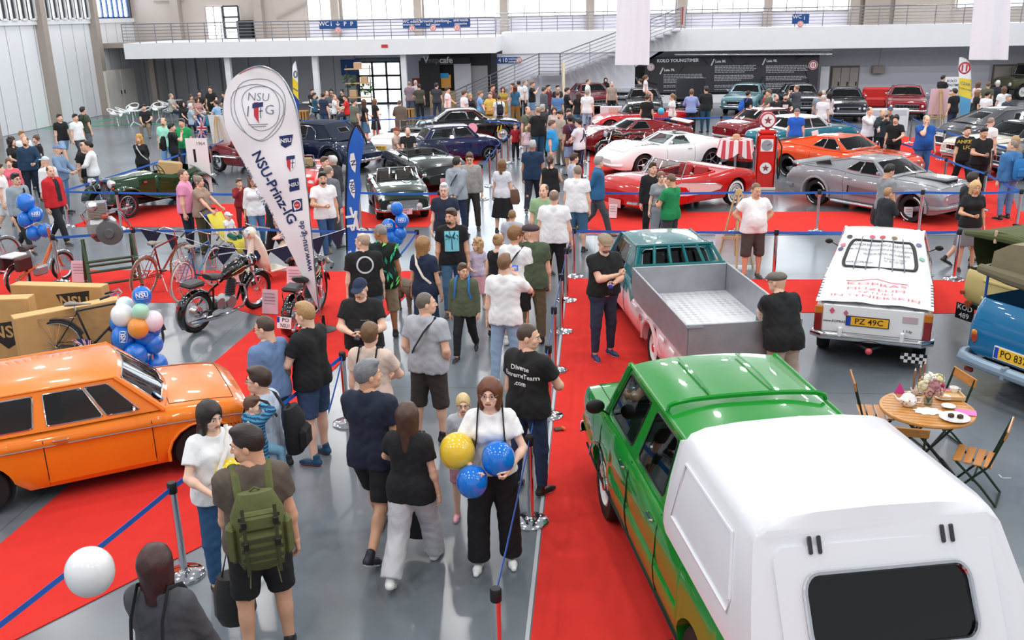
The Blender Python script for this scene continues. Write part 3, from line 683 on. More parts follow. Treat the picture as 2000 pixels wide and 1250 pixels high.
  e.tube([(x,y,s.ztop(x,abs(y))+.012)for x,y in pts],.02,6,closed=True);e.build('cockpit_edge',None,s.root)
  s.seats([(lerp(x0,x1,.62),0)],z+.1,yc*.95,leather(o[3])if len(o)>3 and o[3]else None)
 def windscreen(s,x,h,rake=.35,wf=.78,bow=.12,top=None,trim=CHROME,glass=None,flat=False):
  w=s.w(x)*wf;zb=s.zt(x)
  f=lambda u,v:V3((x+bow*(1-(2*u-1)**2)-rake*h*v,(1-2*u)*w*(1-.12*v),s.ztop(x,abs(1-2*u)*w)*(1-v)+(zb+h)*v+.03*(1-(2*u-1)**2)*v))
  g=U(glass or GLASS);g.grid(patch(f,brk(12),brk(5)));g.build('windscreen_glass',None,s.root)
  t=U(trim);t.tube([f(0,q/5)for q in range(6)]+[f(q/12,1)for q in range(1,12)]+[f(1,1-q/5)for q in range(6)],.014,6);t.tube([f(q/12,0)for q in range(13)],.012,6);t.build('windscreen_frame',None,s.root)
 def nosepath(s,z,front=True,off=.03,wrap=.35,n=9):
  """points round the front or rear end at height z"""
  x0=s.xn if front else s.xt;sg=1 if front else-1;P=[]
  xs=[x0-sg*wrap*(1-i/5)for i in range(5)]
  side=[(x,s.ys(x,max(z,s.sillz(x)+.02)))for x in xs];yl=side[-1][1]
  pts=[(x,y+off)for x,y in side]+[(x0+sg*off,s.ys(x0,max(z,s.sillz(x0)+.02))*(1-t/n))for t in range(1,n)]
  L=[(x,y)for x,y in pts];return[V3((x,y,z))for x,y in L]+[V3((x,0,z))for x in(x0+sg*off,)]+[V3((x,-y,z))for x,y in L[::-1]]
 def bumper(s,z,front=True,h=.05,off=.05,wrap=.3,m=CHROME,sq=.35,over=(),parts=1):
  P=s.nosepath(z,front,off,wrap);b=U(m);b.tube(P,h,8,sq=sq,up=(0,0,1))if False else b.grid([[p+V3((0,0,dz))+(V3((dx*(1 if front else-1),0,0)))for p in P]for dz,dx in((-h,0),(-h*.8,.02),(-h*.3,.035),(h*.3,.035),(h*.8,.02),(h,0),(h,-.03))],flip=not front)
  for y in over:b.tube([(P[len(P)//2].x+(.02 if front else-.02),y,z-h*1.1),(P[len(P)//2].x+(.05 if front else-.05),y,z),(P[len(P)//2].x+(.03 if front else-.03),y,z+h*1.8)],[.025,.03,.015],8)
  return b.build('bumper',None,s.root)
 def lamp(s,x,y,z,r,n=(1,0,0),name='headlight',lens='#f4f6f8',ring=CHROME,sc=1.):
  for sg in(1,-1):
   q=V3((n[0],n[1]*sg,n[2])).normalized().to_track_quat('Z','Y').to_matrix().to_4x4();M=MT((x,y*sg,z))@q@Matrix.Diagonal((sc,1,1,1))
   m=U(ring);m.lathe([(r*1.0,-.06),(r*1.16,.0),(r*1.12,.025),(r*.98,.022),(r*.96,.01)],20,M);o=m.build(name,None,s.root)
   m=U(mat(lens,.08,.35 if lens[1]=='f' else 0,1.));m.lathe([(r*.98,.012),(r*.7,.03),(r*.35,.042),(.001,.046)],20,M);m.build('lens',None,o)
 def block(s,name,x,y,z,size,m,both=True,bev=.015,lens=None):
  for sg in((1,-1)if both else(1,)):
   q=U(m);q.box((x,y*sg,z),size,bev=bev);q.build(name,None,s.root)
 def grille(s,x,z,w,h,bars=8,vertical=False,m=CHROME,back=DARK,frame=True,depth=.02):
  g=U(back);g.box((x,0,z),(depth,w,h),bev=.01);g.use(m)
  for i in range(bars):
   t=(i+.5)/bars-.5
   if vertical:g.tube([(x+depth*.7,t*w,z-h*.46),(x+depth*.7,t*w,z+h*.46)],.009,5)
   else:g.tube([(x+depth*.7,-w*.48,z+t*h),(x+depth*.7,w*.48,z+t*h)],.007,5)
  if frame:g.tube([(x+depth*.6,w/2,z-h/2),(x+depth*.6,w/2,z+h/2),(x+depth*.6,-w/2,z+h/2),(x+depth*.6,-w/2,z-h/2)],.014,6,closed=True)
  return g.build('grille',None,s.root)
 def strip(s,x0,x1,z,m=CHROME,r=.009,name='trim_strip',zf=None):
  for sg in(1,-1):
   b=U(m);b.tube([(x,sg*(s.ys(x,(zf(x)if zf else z))+.004),(zf(x)if zf else z))for x in[lerp(x0,x1,i/16)for i in range(17)]],r,6,sq=.6);b.build(name,None,s.root)
 def mirror(s,x,z,m=CHROME,out=.12,sides=(1,-1),r=.055):
  for sg in sides:
   b=U(m);y=s.ys(x,z-.02)*sg;b.tube([(x,y-.02*sg,z-.03),(x-.02,y+out*.7*sg,z+.05)],.009,6);b.ball((x-.03,y+out*sg,z+.07),r,14,(.45,1.15,.8));b.build('wing_mirror',None,s.root)
 def wipers(s,a=.12,m=BLACK):
  b=U(m)
  for u0,u1 in((.3,.12),(.62,.42)):b.tube([s.ff(u0,.09)+V3((.012,0,.01)),s.ff(u1,.5)+V3((.012,0,.012))],.007,5)
  b.build('wipers',None,s.root)
SAL=[(0,.86),(.03,.93),(.12,.98),(.3,1),(.7,1),(.88,.98),(.97,.92),(1,.84)]
class Field:
 def __init__(s,lo,hi,h):
  s.lo=np.array(lo,float);s.h=h
  s.n=np.maximum(4,np.ceil((np.array(hi)-s.lo)/h).astype(int)+1)
  s.D=np.full(s.n,.5,np.float32)
  s.ax=[(s.lo[i]+h*np.arange(s.n[i])).astype(np.float32)for i in range(3)]
 def sl(s,lo,hi):
  a=np.clip(np.floor((np.array(lo)-s.lo)/s.h).astype(int),0,s.n-1);b=np.clip(np.ceil((np.array(hi)-s.lo)/s.h).astype(int)+1,1,s.n)
  return tuple(slice(x,max(x+1,y))for x,y in zip(a,b))
 def pts(s,q):return s.ax[0][q[0]][:,None,None],s.ax[1][q[1]][None,:,None],s.ax[2][q[2]][None,None,:]
 def put(s,q,d,k,sub=False):
  D=s.D[q]
  if sub:d=-d;h=np.clip(.5-.5*(D-d)/k,0,1)if k else(d>D);s.D[q]=D*(1-h)+d*h+(k*h*(1-h)if k else 0);return
  if k:h=np.clip(.5+.5*(D-d)/k,0,1);s.D[q]=D*(1-h)+d*h-k*h*(1-h)
  else:s.D[q]=np.minimum(D,d)
 def cone(s,a,b,r1,r2,k=.03,cut=None,top=None):
  a=np.array(a,float);b=np.array(b,float);m=max(r1,r2)+.06
  q=s.sl(np.minimum(a,b)-m,np.maximum(a,b)+m);X,Y,Z=s.pts(q);ab=b-a;L=max(float(ab@ab),1e-9)
  t=np.clip(((X-a[0])*ab[0]+(Y-a[1])*ab[1]+(Z-a[2])*ab[2])/L,0,1)
  d=np.sqrt((X-a[0]-t*ab[0])**2+(Y-a[1]-t*ab[1])**2+(Z-a[2]-t*ab[2])**2)-(r1+(r2-r1)*t)
  if cut is not None:
   u=ab/np.sqrt(L);d=np.maximum(d,(X-a[0])*u[0]+(Y-a[1])*u[1]+(Z-a[2])*u[2]-cut*np.sqrt(L))
  s.put(q,d,k)
 def ell(s,c,r,k=.02,sub=False):
  c=np.array(c,float);r=np.array(r,float);q=s.sl(c-r-.05,c+r+.05);X,Y,Z=s.pts(q)
  p=np.sqrt(((X-c[0])/r[0])**2+((Y-c[1])/r[1])**2+((Z-c[2])/r[2])**2)
  s.put(q,(p-1)*float(min(r)),k,sub)
 def half(s,n,o):
  """keep the side where n.(p-o) < 0"""
  X,Y,Z=s.pts((slice(None),)*3);s.D=np.maximum(s.D,(X-o[0])*n[0]+(Y-o[1])*n[1]+(Z-o[2])*n[2]).astype(np.float32)
 def mesh(s):
  D=s.D;D[0]=D[-1]=.5;D[:,0]=D[:,-1]=.5;D[:,:,0]=D[:,:,-1]=.5
  S=D<0;c=[(0,0,0),(1,0,0),(0,1,0),(1,1,0),(0,0,1),(1,0,1),(0,1,1),(1,1,1)]
  n=np.array(S.shape)-1
  sub=lambda A,o:A[o[0]:o[0]+n[0],o[1]:o[1]+n[1],o[2]:o[2]+n[2]]
  cnt=sum(sub(S,o).astype(np.int8)for o in c);ijk=np.argwhere((cnt>0)&(cnt<8))
  if not len(ijk):return np.zeros((0,3)),np.zeros((0,4),int)
  val=np.stack([D[ijk[:,0]+o[0],ijk[:,1]+o[1],ijk[:,2]+o[2]]for o in c],1)
  acc=np.zeros((len(ijk),3));w=np.zeros(len(ijk))
  for i in range(8):
   for ax in(1,2,4):
    if i&ax:continue
    j=i|ax;a,b=val[:,i],val[:,j];x=(a<0)!=(b<0)
    t=np.where(x,a/np.where(x,a-b,1),0);A=np.array(c[i]);B=np.array(c[j])
    acc+=np.where(x[:,None],A+t[:,None]*(B-A),0);w+=x
  V=s.lo+s.h*(ijk+acc/w[:,None])
  ids=np.full(n,-1,int);ids[tuple(ijk.T)]=np.arange(len(ijk));F=[]
  for ax in range(3):
   a1,a2=(ax+1)%3,(ax+2)%3;sh=np.array(S.shape);sh[ax]-=1
   lo=S[tuple(slice(0,sh[i])for i in range(3))];hi=S[tuple(slice(1,None)if i==ax else slice(None)for i in range(3))]
   e=np.argwhere(lo!=hi);e=e[(e[:,a1]>0)&(e[:,a2]>0)&(e[:,a1]<n[a1])&(e[:,a2]<n[a2])]
   g=lambda d1,d2:ids[tuple((e-np.eye(3,dtype=int)[a1]*d1-np.eye(3,dtype=int)[a2]*d2).T)]
   Q=np.stack([g(1,1),g(0,1),g(0,0),g(1,0)],1);fl=hi[tuple(e.T)]
   Q[fl]=Q[fl][:,::-1];F.append(Q)
  F=np.concatenate(F);return V,F[(F>=0).all(1)]
def np_mesh(name,V,F,mi,mats,fine=None):
 me=bpy.data.meshes.new(name);me.vertices.add(len(V));me.vertices.foreach_set('co',np.asarray(V,np.float32).ravel())
 F=np.asarray(F,np.int32);me.loops.add(F.size);me.loops.foreach_set('vertex_index',F.ravel())
 me.polygons.add(len(F));me.polygons.foreach_set('loop_start',np.arange(0,F.size,4,dtype=np.int32))
 if mi is not None:me.polygons.foreach_set('material_index',np.asarray(mi,np.int32))
 me.polygons.foreach_set('use_smooth',np.ones(len(F),bool))
 for m in mats:me.materials.append(m)
 me.update(calc_edges=True);return me
def mb_np(mb):
 return np.array([tuple(v)for v in mb.v]),np.array([f if len(f)==4 else(list(f)+[f[-1]])[:4]for f in mb.f])
_tpl={}
def head_tpl(fem,lod):
 k=('head',fem,lod)
 if k in _tpl:return _tpl[k]
 h=(.0042,.0075,.013)[lod];f=Field((-.12,-.14,-.17),(.12,.15,.14),h)
 f.ell((0,-.012,.022),(.077,.096,.098),.01);f.ell((0,.035,-.04),(.06,.06,.075),.03)
 f.ell((0,.055,-.078),(.036,.036,.034),.03)
 if not fem:f.ell((.036,.02,-.07),(.026,.04,.03),.03);f.ell((-.036,.02,-.07),(.026,.04,.03),.03)
 f.cone((0,-.03,-.05),(0,-.022,-.16),.054 if not fem else .046,.056 if not fem else .047,.03)
 f.ell((0,.083,.026),(.045,.012,.012),.015)
 for s in(-1,1):
  f.ell((s*.032,.1,.006),(.019,.02,.012),.012,sub=True)
  f.ell((s*.079,-.012,-.012),(.011,.02,.031),.006)
  f.ell((s*.045,.06,-.025),(.02,.02,.02),.02)
 f.cone((0,.09,.012),(0,.112,-.026),.009,.0135,.012);f.ell((0,.104,-.03),(.017,.012,.009),.008)
 f.ell((0,.09,-.055),(.024,.012,.006),.008);f.ell((0,.088,-.064),(.021,.012,.007),.008)
 V,F=f.mesh();mi=np.zeros(len(F),int);C=V[F].mean(1)
 mi[(np.abs(C[:,0])<.024)&(C[:,1]>.083)&(C[:,2]>-.071)&(C[:,2]<-.051)]=1
 if lod<2:
  for s in(-1,1):
   m=MB();m.ball((s*.032,.0765,.004),.0122,12,(1.15,1,.82));a,b=mb_np(m);F=np.vstack([F,b+len(V)]);V=np.vstack([V,a]);mi=np.r_[mi,np.full(len(b),2)]
   m=MB();m.ball((s*.032,.0822,.003),.0088,10);a,b=mb_np(m);F=np.vstack([F,b+len(V)]);V=np.vstack([V,a]);mi=np.r_[mi,np.full(len(b),3)]
   m=MB();m.tube([(s*.014,.0985,.031),(s*.033,.095,.035),(s*.054,.078,.028)],[.003,.0048,.002],6,sq=.7);a,b=mb_np(m);F=np.vstack([F,b+len(V)]);V=np.vstack([V,a]);mi=np.r_[mi,np.full(len(b),4)]
 _tpl[k]=(V,F,mi);return _tpl[k]
def hand_tpl(kind,lod):
 """right hand, wrist at origin, fingers along -z, palm towards -x, thumb towards +y"""
 k=('hand',kind,lod)
 if k in _tpl:return _tpl[k]
 h=(.0042,.0065,.011)[lod];f=Field((-.09,-.07,-.21),(.05,.11,.04),h)
 f.cone((0,0,.02),(0,0,-.02),.026,.025,.01)
 for y in(-.028,-.009,.010,.028):f.cone((0,y*.6,-.02),(0,y,-.085),.015,.0145,.02)
 c={'relax':(18,28,24),'grip':(50,70,50),'flat':(6,8,6)}[kind]
 for i,y in enumerate((-.030,-.010,.010,.030)):
  L=(.031,.040,.043,.038)[i];p=np.array((0,y,-.088));a=0
  for j in range(3):
   a+=R(c[j]*(1.12-.06*i));l=L*(1,.72,.55)[j];q=p+np.array((-sin(a)*l,0,-cos(a)*l))
   f.cone(p,q,.0092-.0009*j,.0084-.0009*j,.004);p=q
 g=.02 if kind=='grip' else 0
 f.cone((0,.022,-.025),(-.018,.050,-.058),.015,.012,.01);f.cone((-.018,.05,-.058),(-.03-g,.055-g*.6,-.09),.0115,.0095,.006);f.cone((-.03-g,.055-g*.6,-.09),(-.036-g*1.6,.054-g*1.4,-.112),.0095,.0078,.005)
 _tpl[k]=f.mesh();return _tpl[k]
def shoe_tpl():
 if 'shoe' in _tpl:return _tpl['shoe']
 f=Field((-.075,-.11,-.1),(.075,.24,.07),.008)
 f.cone((0,-.045,-.045),(0,.1,-.05),.036,.038,.02);f.cone((0,.1,-.052),(0,.165,-.058),.036,.024,.02);f.cone((0,-.02,-.03),(0,-.015,.03),.042,.04,.03)
 f.half((0,0,-1),(0,0,-.083));V,F=f.mesh();C=V[F].mean(1);mi=(C[:,2]<-.061).astype(int)
 W=V.copy();W[:,0]*=1+.12*np.clip((-.055-V[:,2])/.02,0,1)
 _tpl['shoe']=(W,F,mi);return _tpl['shoe']
_shoe_me={}
def shoe_mesh(up,sole):
 if(up,sole)not in _shoe_me:
  V,F,mi=shoe_tpl();_shoe_me[(up,sole)]=np_mesh('shoe',V,F,mi,[leather(up),mat(sole,.6,0,0,.05,20)])
 return _shoe_me[(up,sole)]
def hair_tpl(style,lod=1):
 k=('hair',style,lod)
 if k in _tpl:return _tpl[k]
 h=(.0065,.009,.014)[lod];f=Field((-.2,-.22,-.48),(.2,.2,.24),h)
 def shell(t,z0,yf,side,sl=.25):
  f.ell((0,-.02,.024+t*.5),(.078+t*.55,.096+t*.7,.1+t),.01)
  f.ell((0,.13,-.045+z0),(.075,.075,.095),.02,sub=True)
  f.half((0,sl,-1),(0,.0,side))
 if style in('buzz','short','fade'):shell(.004 if style=='buzz' else .012,.022 if style=='buzz' else .03,0,-.0,.62)
 if style in('short',):
  f.ell((0,.05,.105),(.055,.045,.025),.03)
 if style=='fade':
  f.ell((0,.03,.112),(.045,.06,.03),.03)
 if style=='mop':
  shell(.022,.04,0,-.05,.3);f.ell((0,.06,.075),(.065,.045,.035),.03)
 if style=='balding':
  shell(.006,0,0,0.,.62);f.ell((0,.04,.13),(.062,.115,.07),.01,sub=True)
 if style in('bob','long','pony','bun','curly','half'):
  t=.02 if style in('bob','long','half')else .012
  f.ell((0,-.014,.026),(.078+t,.1+t,.1+t),.01)
  if style in('bob','long','half','curly'):
   z={'bob':-.13,'long':-.3,'half':-.2,'curly':-.14}[style];w=.1 if style=='curly' else .058
   for s in(-1,1):
    f.cone((s*.055,-.025,.02),(s*.06,-.05,z),.05,.035 if style!='curly' else .06,.04)
    f.cone((s*.07,.005,.0),(s*.072,.015,max(z,-.2)),.028,.02,.03)
   f.cone((0,-.07,.02),(0,-.085,z),w,.045,.05)
  f.ell((0,.125,-.035),(.066,.085,.108),.015,sub=True)
  f.ell((0,.02,-.2),(.05,.075,.16),.02,sub=True)
  if style=='pony':f.cone((0,-.1,.05),(0,-.15,.0),.03,.035,.02);f.cone((0,-.15,.0),(0,-.13,-.18),.035,.012,.02);f.half((0,.25,-1),(0,.03,-.2))
  if style=='bun':f.ell((0,-.1,.1),(.045,.042,.042),.01)
  if style in('bun','pony'):
   f.ell((0,.02,-.12),(.09,.16,.085),.02,sub=True)if style=='bun' else None
  if style=='curly':
   r2=random.Random(3)
   for i in range(46):
    a=r2.uniform(0,2*PI);b=r2.uniform(-.6,1.4)
    p=(cos(a)*.1*cos(b*.8),-.03+sin(a)*.105*cos(b*.8),.03+.11*sin(b)if b>0 else .03+.16*b)
    if p[1]<.05:f.ell(p,(.03,.03,.03),.01)
 if style=='beard':
  f.ell((0,.052,-.07),(.052,.056,.05),.02);f.ell((0,.1,-.02),(.06,.06,.035),.01,sub=True);f.ell((0,.1,-.06),(.022,.03,.008),.006,sub=True)
  f.ell((0,-.03,-.05),(.09,.06,.09),.01,sub=True);f.ell((0,.04,-.13),(.06,.06,.03),.01,sub=True)
 if style=='cap':
  f.ell((0,-.012,.03),(.088,.108,.102),.01);f.half((0,0,-1),(0,0,.035));f2=None
  f.ell((0,.11,.045),(.075,.085,.012),.012)
 if style=='flatcap':
  f.ell((0,.0,.062),(.1,.125,.058),.02);f.half((0,0,-1),(0,0,.028));f.ell((0,.1,.045),(.07,.055,.014),.015)
 if style=='hood':
  f.ell((0,-.03,.01),(.115,.13,.14),.01);f.ell((0,.13,-.01),(.078,.13,.1),.02,sub=True);f.cone((0,-.05,-.1),(0,-.06,-.15),.1,.12,.05)
 _tpl[k]=f.mesh();return _tpl[k]
_hair_me={}
def hair_mat(c):
 k=('hairm',c)
 if k in _mats:return _mats[k]
 m=mat(c,.42,0,0,.5,1.,.45,1.,key=k);nt=m.node_tree;tc=[n for n in nt.nodes if n.type=='TEX_COORD'][0];mp=nt.nodes.new('ShaderNodeMapping');mp.inputs['Scale'].default_value=(130,16,60);nt.links.new(tc.outputs['Object'],mp.inputs[0])
 for n in nt.nodes:
  if n.type=='TEX_NOISE':nt.links.new(mp.outputs[0],n.inputs['Vector'])
  if n.type=='BUMP':n.inputs['Distance'].default_value=.006
 return m
def hair_obj(style,color,lod):
 k=(style,color,lod)
 if k not in _hair_me:
  V,F=hair_tpl(style,lod)
  if style in('cap','flatcap','hood'):m=cloth(color)
  else:m=hair_mat(color);V=V*(1+.022*np.sin(61*V[:,:1]+5)*np.sin(23*V[:,1:2]+1)*np.sin(47*V[:,2:]+2))
  _hair_me[k]=np_mesh(style,V,F,None,[m])
 return _hair_me[k]
SKIN={'l':'#e9b99f','m':'#dca98a','p':'#efc4ac','t':'#b97d59','d':'#7a4a33'}
def rotM(yaw,pitch=0.,roll=0.):
 return np.array(MR(yaw,3,'Z')@MR(pitch,3,'X')@MR(roll,3,'Y'))
def ik(a,t,l1,l2,pole):
 a=np.array(a,float);t=np.array(t,float);d=t-a;L=np.linalg.norm(d);mx=(l1+l2)*.998
 if L>mx:t=a+d*mx/L;d=t-a;L=mx
 u=d/L;c=(l1*l1-l2*l2+L*L)/(2*L);hgt=math.sqrt(max(0,l1*l1-c*c));p=np.array(pole,float);p-=u*(p@u);p/=(np.linalg.norm(p)+1e-9)
 return a+u*c+p*hgt,t
ARMS={'down':((.255,.03,.84),(.5,-1,0),'relax'),'fwd':((.23,.2,.90),(.3,-1,0),'relax'),'aft':((.24,-.17,.86),(.3,-1,0),'relax'),'phone':((.08,.27,1.12),(1,-.4,-.6),'grip'),'face':((.09,.27,1.42),(1,-.2,-1),'grip'),'hips':((.17,-.01,1.0),(1,-.45,0),'grip'),'back':((.05,-.19,.93),(1,-.6,0),'grip'),'fold':((-.08,.19,1.16),(1,-.2,-.6),'grip'),'pocket':((.19,.09,.93),(.7,-1,0),'relax'),'head':((.11,.06,1.66),(1,.3,.2),'relax'),'strap':((.15,.16,1.28),(1,-.3,-.8),'grip'),'point':((.22,.45,1.2),(.6,-.2,-1),'flat'),'lap':((.1,.3,.98),(1,-.5,-.3),'relax'),'chin':((.05,.15,1.5),(.6,.1,-1),'grip'),'hold':((.14,.30,1.06),(1,-.5,-.3),'grip'),'push':((.2,.38,1.02),(.6,-.6,-.6),'grip'),'lean':((.2,.47,1.24),(1,0,-1),'grip')}
def person(name,label,x,y,H,face,top=('tee','#202226'),bot=('jeans','#3a5675'),hair=('short','#3a2a20'),shoes=('#2a2a2e','#e8e8ea'),skin='l',fem=False,g=1.,arms=('down','down'),legs='stand',look=0.,nod=0.,lean=0.,z=0.,extra=(),group=None,lod=None,cat='person',belly=0.):
 """face: compass bearing the body faces, 0 away from the camera along the aisle, 90 to the right, 180 towards the camera"""
 dist=math.hypot(x,y)
 if lod is None:lod=0 if dist<13 else(1 if dist<24 else 2)
 far=dist>36
 vox=.0115 if dist<10 else .0145 if dist<16 else .019 if dist<25 else .025 if dist<36 else .03
 s=H/1.75;child=H<1.5;hs=s*(1.0 if not child else min(1.5,1+(1.5-H)*.55))*(1.02 if not fem else .98)
 HZ=.905;g0=g*(.93 if fem else 1.);sw=(.147 if fem else .17)*(1.02 if g<1.1 else 1.06)
 ca,sa=cos(lean),sin(lean)
 sit=legs=='sit'
 def T(p):
  dz=p[2]-HZ;return np.array((p[0],p[1]*ca+dz*sa,HZ+dz*ca-p[1]*sa))
 LG={'stand':((3,3,5),(-2,3,6)),'walk':((24,10,2),(-16,24,2)),'walk2':((-16,24,2),(24,10,2)),'wide':((2,2,9),(0,2,9)),'rest':((10,14,8),(-2,1,3)),'sit':((84,86,8),(80,78,7)),'hang':((60,60,12),(60,60,12))}[legs]
 J=[];
 for i,(a,k,sp)in enumerate(LG):
  sx=1 if i==0 else-1;a,k,sp=R(a),R(k),R(sp);hp=np.array((sx*.088,0,HZ))
  kn=hp+.425*np.array((sx*sin(sp),sin(a),-cos(a)*cos(sp)));b=a-k
  an=kn+.415*np.array((sx*sin(sp)*.3,sin(b),-cos(b)));J.append((hp,kn,an,b))
 drop=0. if legs=='hang' else min(j[2][2]for j in J)-.083
 A=[]
 for i,nm in enumerate(arms):
  sx=1 if i==0 else-1;tg,pole,hk=ARMS[nm]if isinstance(nm,str)else nm
  if g>1.15 and nm in('down','fwd','aft'):tg=(tg[0]+.04,tg[1],tg[2])
  sh=T((sx*sw,0,1.405));wr=T((sx*tg[0],tg[1],tg[2]));el,wr=ik(sh,wr,.285,.255,(sx*pole[0],pole[1],pole[2]));A.append((sh,el,wr,hk))
 def box(p,m):p=np.array(p);return p.min(0)-m,p.max(0)+m
 allp=[j for l in J for j in l[:3]]+[j for l in A for j in l[:3]]+[T((0,0,1.6)),T((.16,.05,1.4)),T((-.16,-.05,1.4)),np.array((.12,.1,.9)),np.array((-.12,-.1,.9))]
 lo,hi=box(allp,.2);h=vox/s
 def torso(f,e,k=.05):
  for sx in(-1,1):
   f.cone(T((sx*.078*g0,.0,1.33)),T((sx*.052*g0,.008,1.1)),(.106 if not fem else .094)*g0**.5+e,(.104 if not fem else .088)*g0+e,k)
   f.cone(T((sx*.055*g0,.008,1.1)),(sx*.075*g0,-.005,.93),(.1 if not fem else .088)*g0+e,(.108 if not fem else .115)*g0**.6+e,k)
   f.cone(T((0,-.01,1.455)),T((sx*(sw-.03),-.005,1.395)),.05+e,.055+e,.05)
   if fem and H>1.4:f.ell(T((sx*.075,.085,1.3)),(.068+e,.06+e,.066+e),.04)
  if belly or g>1.12:f.ell(T((0,.035+belly*.3,1.09)),(.14*g+e,.1*g+belly*.7+e,.18+e),.1)
 f=Field(lo,hi,h);torso(f,0.)
 f.cone(T((0,-.005,1.42)),T((0,.012,1.56)),.056 if not fem else .048,.052 if not fem else .045,.04)
 ga=g**.5
 for hp,kn,an,b in J:
  f.cone(hp,kn,.088*ga,.056*ga,.03);f.cone(kn,an,.056*ga,.037,.02);m=kn+(an-kn)*.3;f.ell(m+np.array((0,-.014,0)),(.047*ga,.048*ga,.1),.03)
 ar=.8 if fem else 1.
 for sh,el,wr,hk in A:
  f.cone(sh,el,.054*ar*ga,.041*ar*ga,.03);f.cone(el,wr,.043*ar*ga,.027*ar**.5,.015);f.ell(el+(wr-el)*.25,(.046*ar*ga,)*3,.03)
 V,F=f.mesh();mi=np.zeros(len(F),int)
 def app(v,q,m):
  nonlocal V,F,mi
  F=np.vstack([F,q+len(V)]);V=np.vstack([V,v]);mi=np.r_[mi,m if hasattr(m,'__len__')else np.full(len(q),m)]
 hv,hf,hm=head_tpl(fem or child,lod);HR=rotM(-R(look),-nod-lean*.4);hc=T((0,.022,1.628));hk_=hs/s
 app((hv*hk_)@HR.T+hc,hf,hm)
 hl=lod if lod<2 else 2
 for i,(sh,el,wr,hk)in enumerate(A):
  d=wr-el;d=d/np.linalg.norm(d);zz=-d;yy=np.array((0,1.,.35));
  if abs(zz[1])>.8:yy=np.array((0,0,1.))
  yy=yy-zz*(yy@zz);yy/=np.linalg.norm(yy);xx=np.cross(yy,zz);v,q=hand_tpl(hk,hl);v=v*(.95 if not fem else .84)
  if i==1:v=v*np.array((-1,1,1));q=q[:,::-1]
  app(v@np.stack([xx,yy,zz])+wr,q,0)
 off=np.array((0,0,-drop));V=(V+off)*s
 hcol=hair[1]if hair else '#3a2a20'
 mats=[mat(SKIN.get(skin,skin),.55,0,0,.06,25.),mat('#b8685c',.5),mat('#eeeae6',.3),mat('#2b2420',.2),mat(hcol,.6)]
 bear=R(-face)
 o=link(name,np_mesh(name,V,F,mi,mats),None,(x,y,z),bear);tag(o,label,cat,group)
 def part(nm,f,m):
  v,q=f.mesh();
  if len(q):return link(nm,np_mesh(nm,(v+off)*s,q,None,[m]),o)
 def wrinkle(f,amp=.004):
  X,Y,Z=f.pts((slice(None),)*3);f.D=(f.D+amp*np.sin(38*Z+9*X+6*np.sin(14*X+3))*np.sin(17*X-11*Y+21*Z+1.3)).astype(np.float32)
 cuts={'tee':.62,'polo':.6,'tank':None,'long':2.,'shirt':2.,'jacket':2.,'dress':.55,'dresslong':2.,'roll':1.45,'vest':None}
 kind,tcol=top[0],top[1]
 f=Field(lo,hi,h);e=.02 if kind not in('jacket',)else .032
 torso(f,e)
 hem=top[2]if len(top)>2 else(.86 if kind!='tank' else .9)
 if kind.startswith('dress')or hem<.8:
  for sx in(-1,1):f.cone((sx*.075*g0,-.005,.95),(sx*.1,0,hem-.05),.14*g0,.13,.05)
 else:
  for sx in(-1,1):f.cone((sx*.078*g0,-.004,.97),(sx*.085*g0,-.004,.84),(.111*g0**.6+e+.012),.112*g0**.6+e+.012,.04)
 f.half((0,0,-1),(0,0,hem))
 f.cone(T((0,.03,1.5)),T((0,.03,1.5)),.01,.01,0)
 q=f.sl((-.2,-.2,1.4),(.2,.3,1.75));X,Y,Z=f.pts(q);n0=T((0,.015,1.515));rr=.072 if kind not in('tank',)else .1
 if kind=='jacket' or kind=='hoodie':rr=.06
 f.D[q]=np.maximum(f.D[q],rr-np.sqrt((X-n0[0])**2+((Y-n0[1])*.9)**2+((Z-n0[2])*.9)**2))
 c=cuts.get(kind,.6)
 if c:
  for sh,el,wr,hk in A:
   w=.024 if kind!='jacket' else .03
   f.cone(sh,el,.054*ar*ga+w,.043*ar*ga+w+(.008 if c<1 else 0),.035,cut=min(c,1.02))
   if c>1:f.cone(el,wr,.045*ar*ga+w*.8,.03+w*.6,.015,cut=min(c-1,.97))
 wrinkle(f,.0035 if not far else 0)
 part('dress' if kind.startswith('dress')else 'jacket' if kind=='jacket' else 'shirt',f,cloth(tcol))
 if bot:
  bk,bc=bot[0],bot[1];f=Field(lo,hi,h)
  if bk=='skirt':
   hz=bot[2]if len(bot)>2 else .45
   for sx in(-1,1):f.cone((sx*.07*g0,-.005,.98),(sx*.12,0,hz-.1),.125*g0,.19-.1*(hz-.3),.06)
   f.half((0,0,-1),(0,0,hz));f.half((0,0,1),(0,0,1.03))
  else:
   for sx in(-1,1):f.cone((sx*.06*g0,.004,1.06),(sx*.076*g0,-.005,.92),(.096 if not fem else .088)*g0+.018,.109*g0**.6+.02,.04)
   f.half((0,0,1),(0,0,1.0 if not fem else 1.02))
   ct={'jeans':(1.,.93),'trousers':(1.,.96),'shorts':(.98,0),'long shorts':(1.,.15),'wide':(1.,.97),'leggings':(1.,.9)}[bk]
   w={'jeans':.013,'trousers':.018,'shorts':.03,'long shorts':.03,'wide':.035,'leggings':.008}[bk]
   for hp,kn,an,b in J:
    f.cone(hp,kn,.09*ga+w,.058*ga+w*1.1,.03,cut=ct[0]*.9 if bk=='shorts' else None)
    if ct[1]:f.cone(kn,an,.058*ga+w*1.1,{'wide':.1,'trousers':.06,'jeans':.05,'leggings':.043,'long shorts':.08}[bk],.02,cut=ct[1])
  wrinkle(f,.003 if not far else 0)
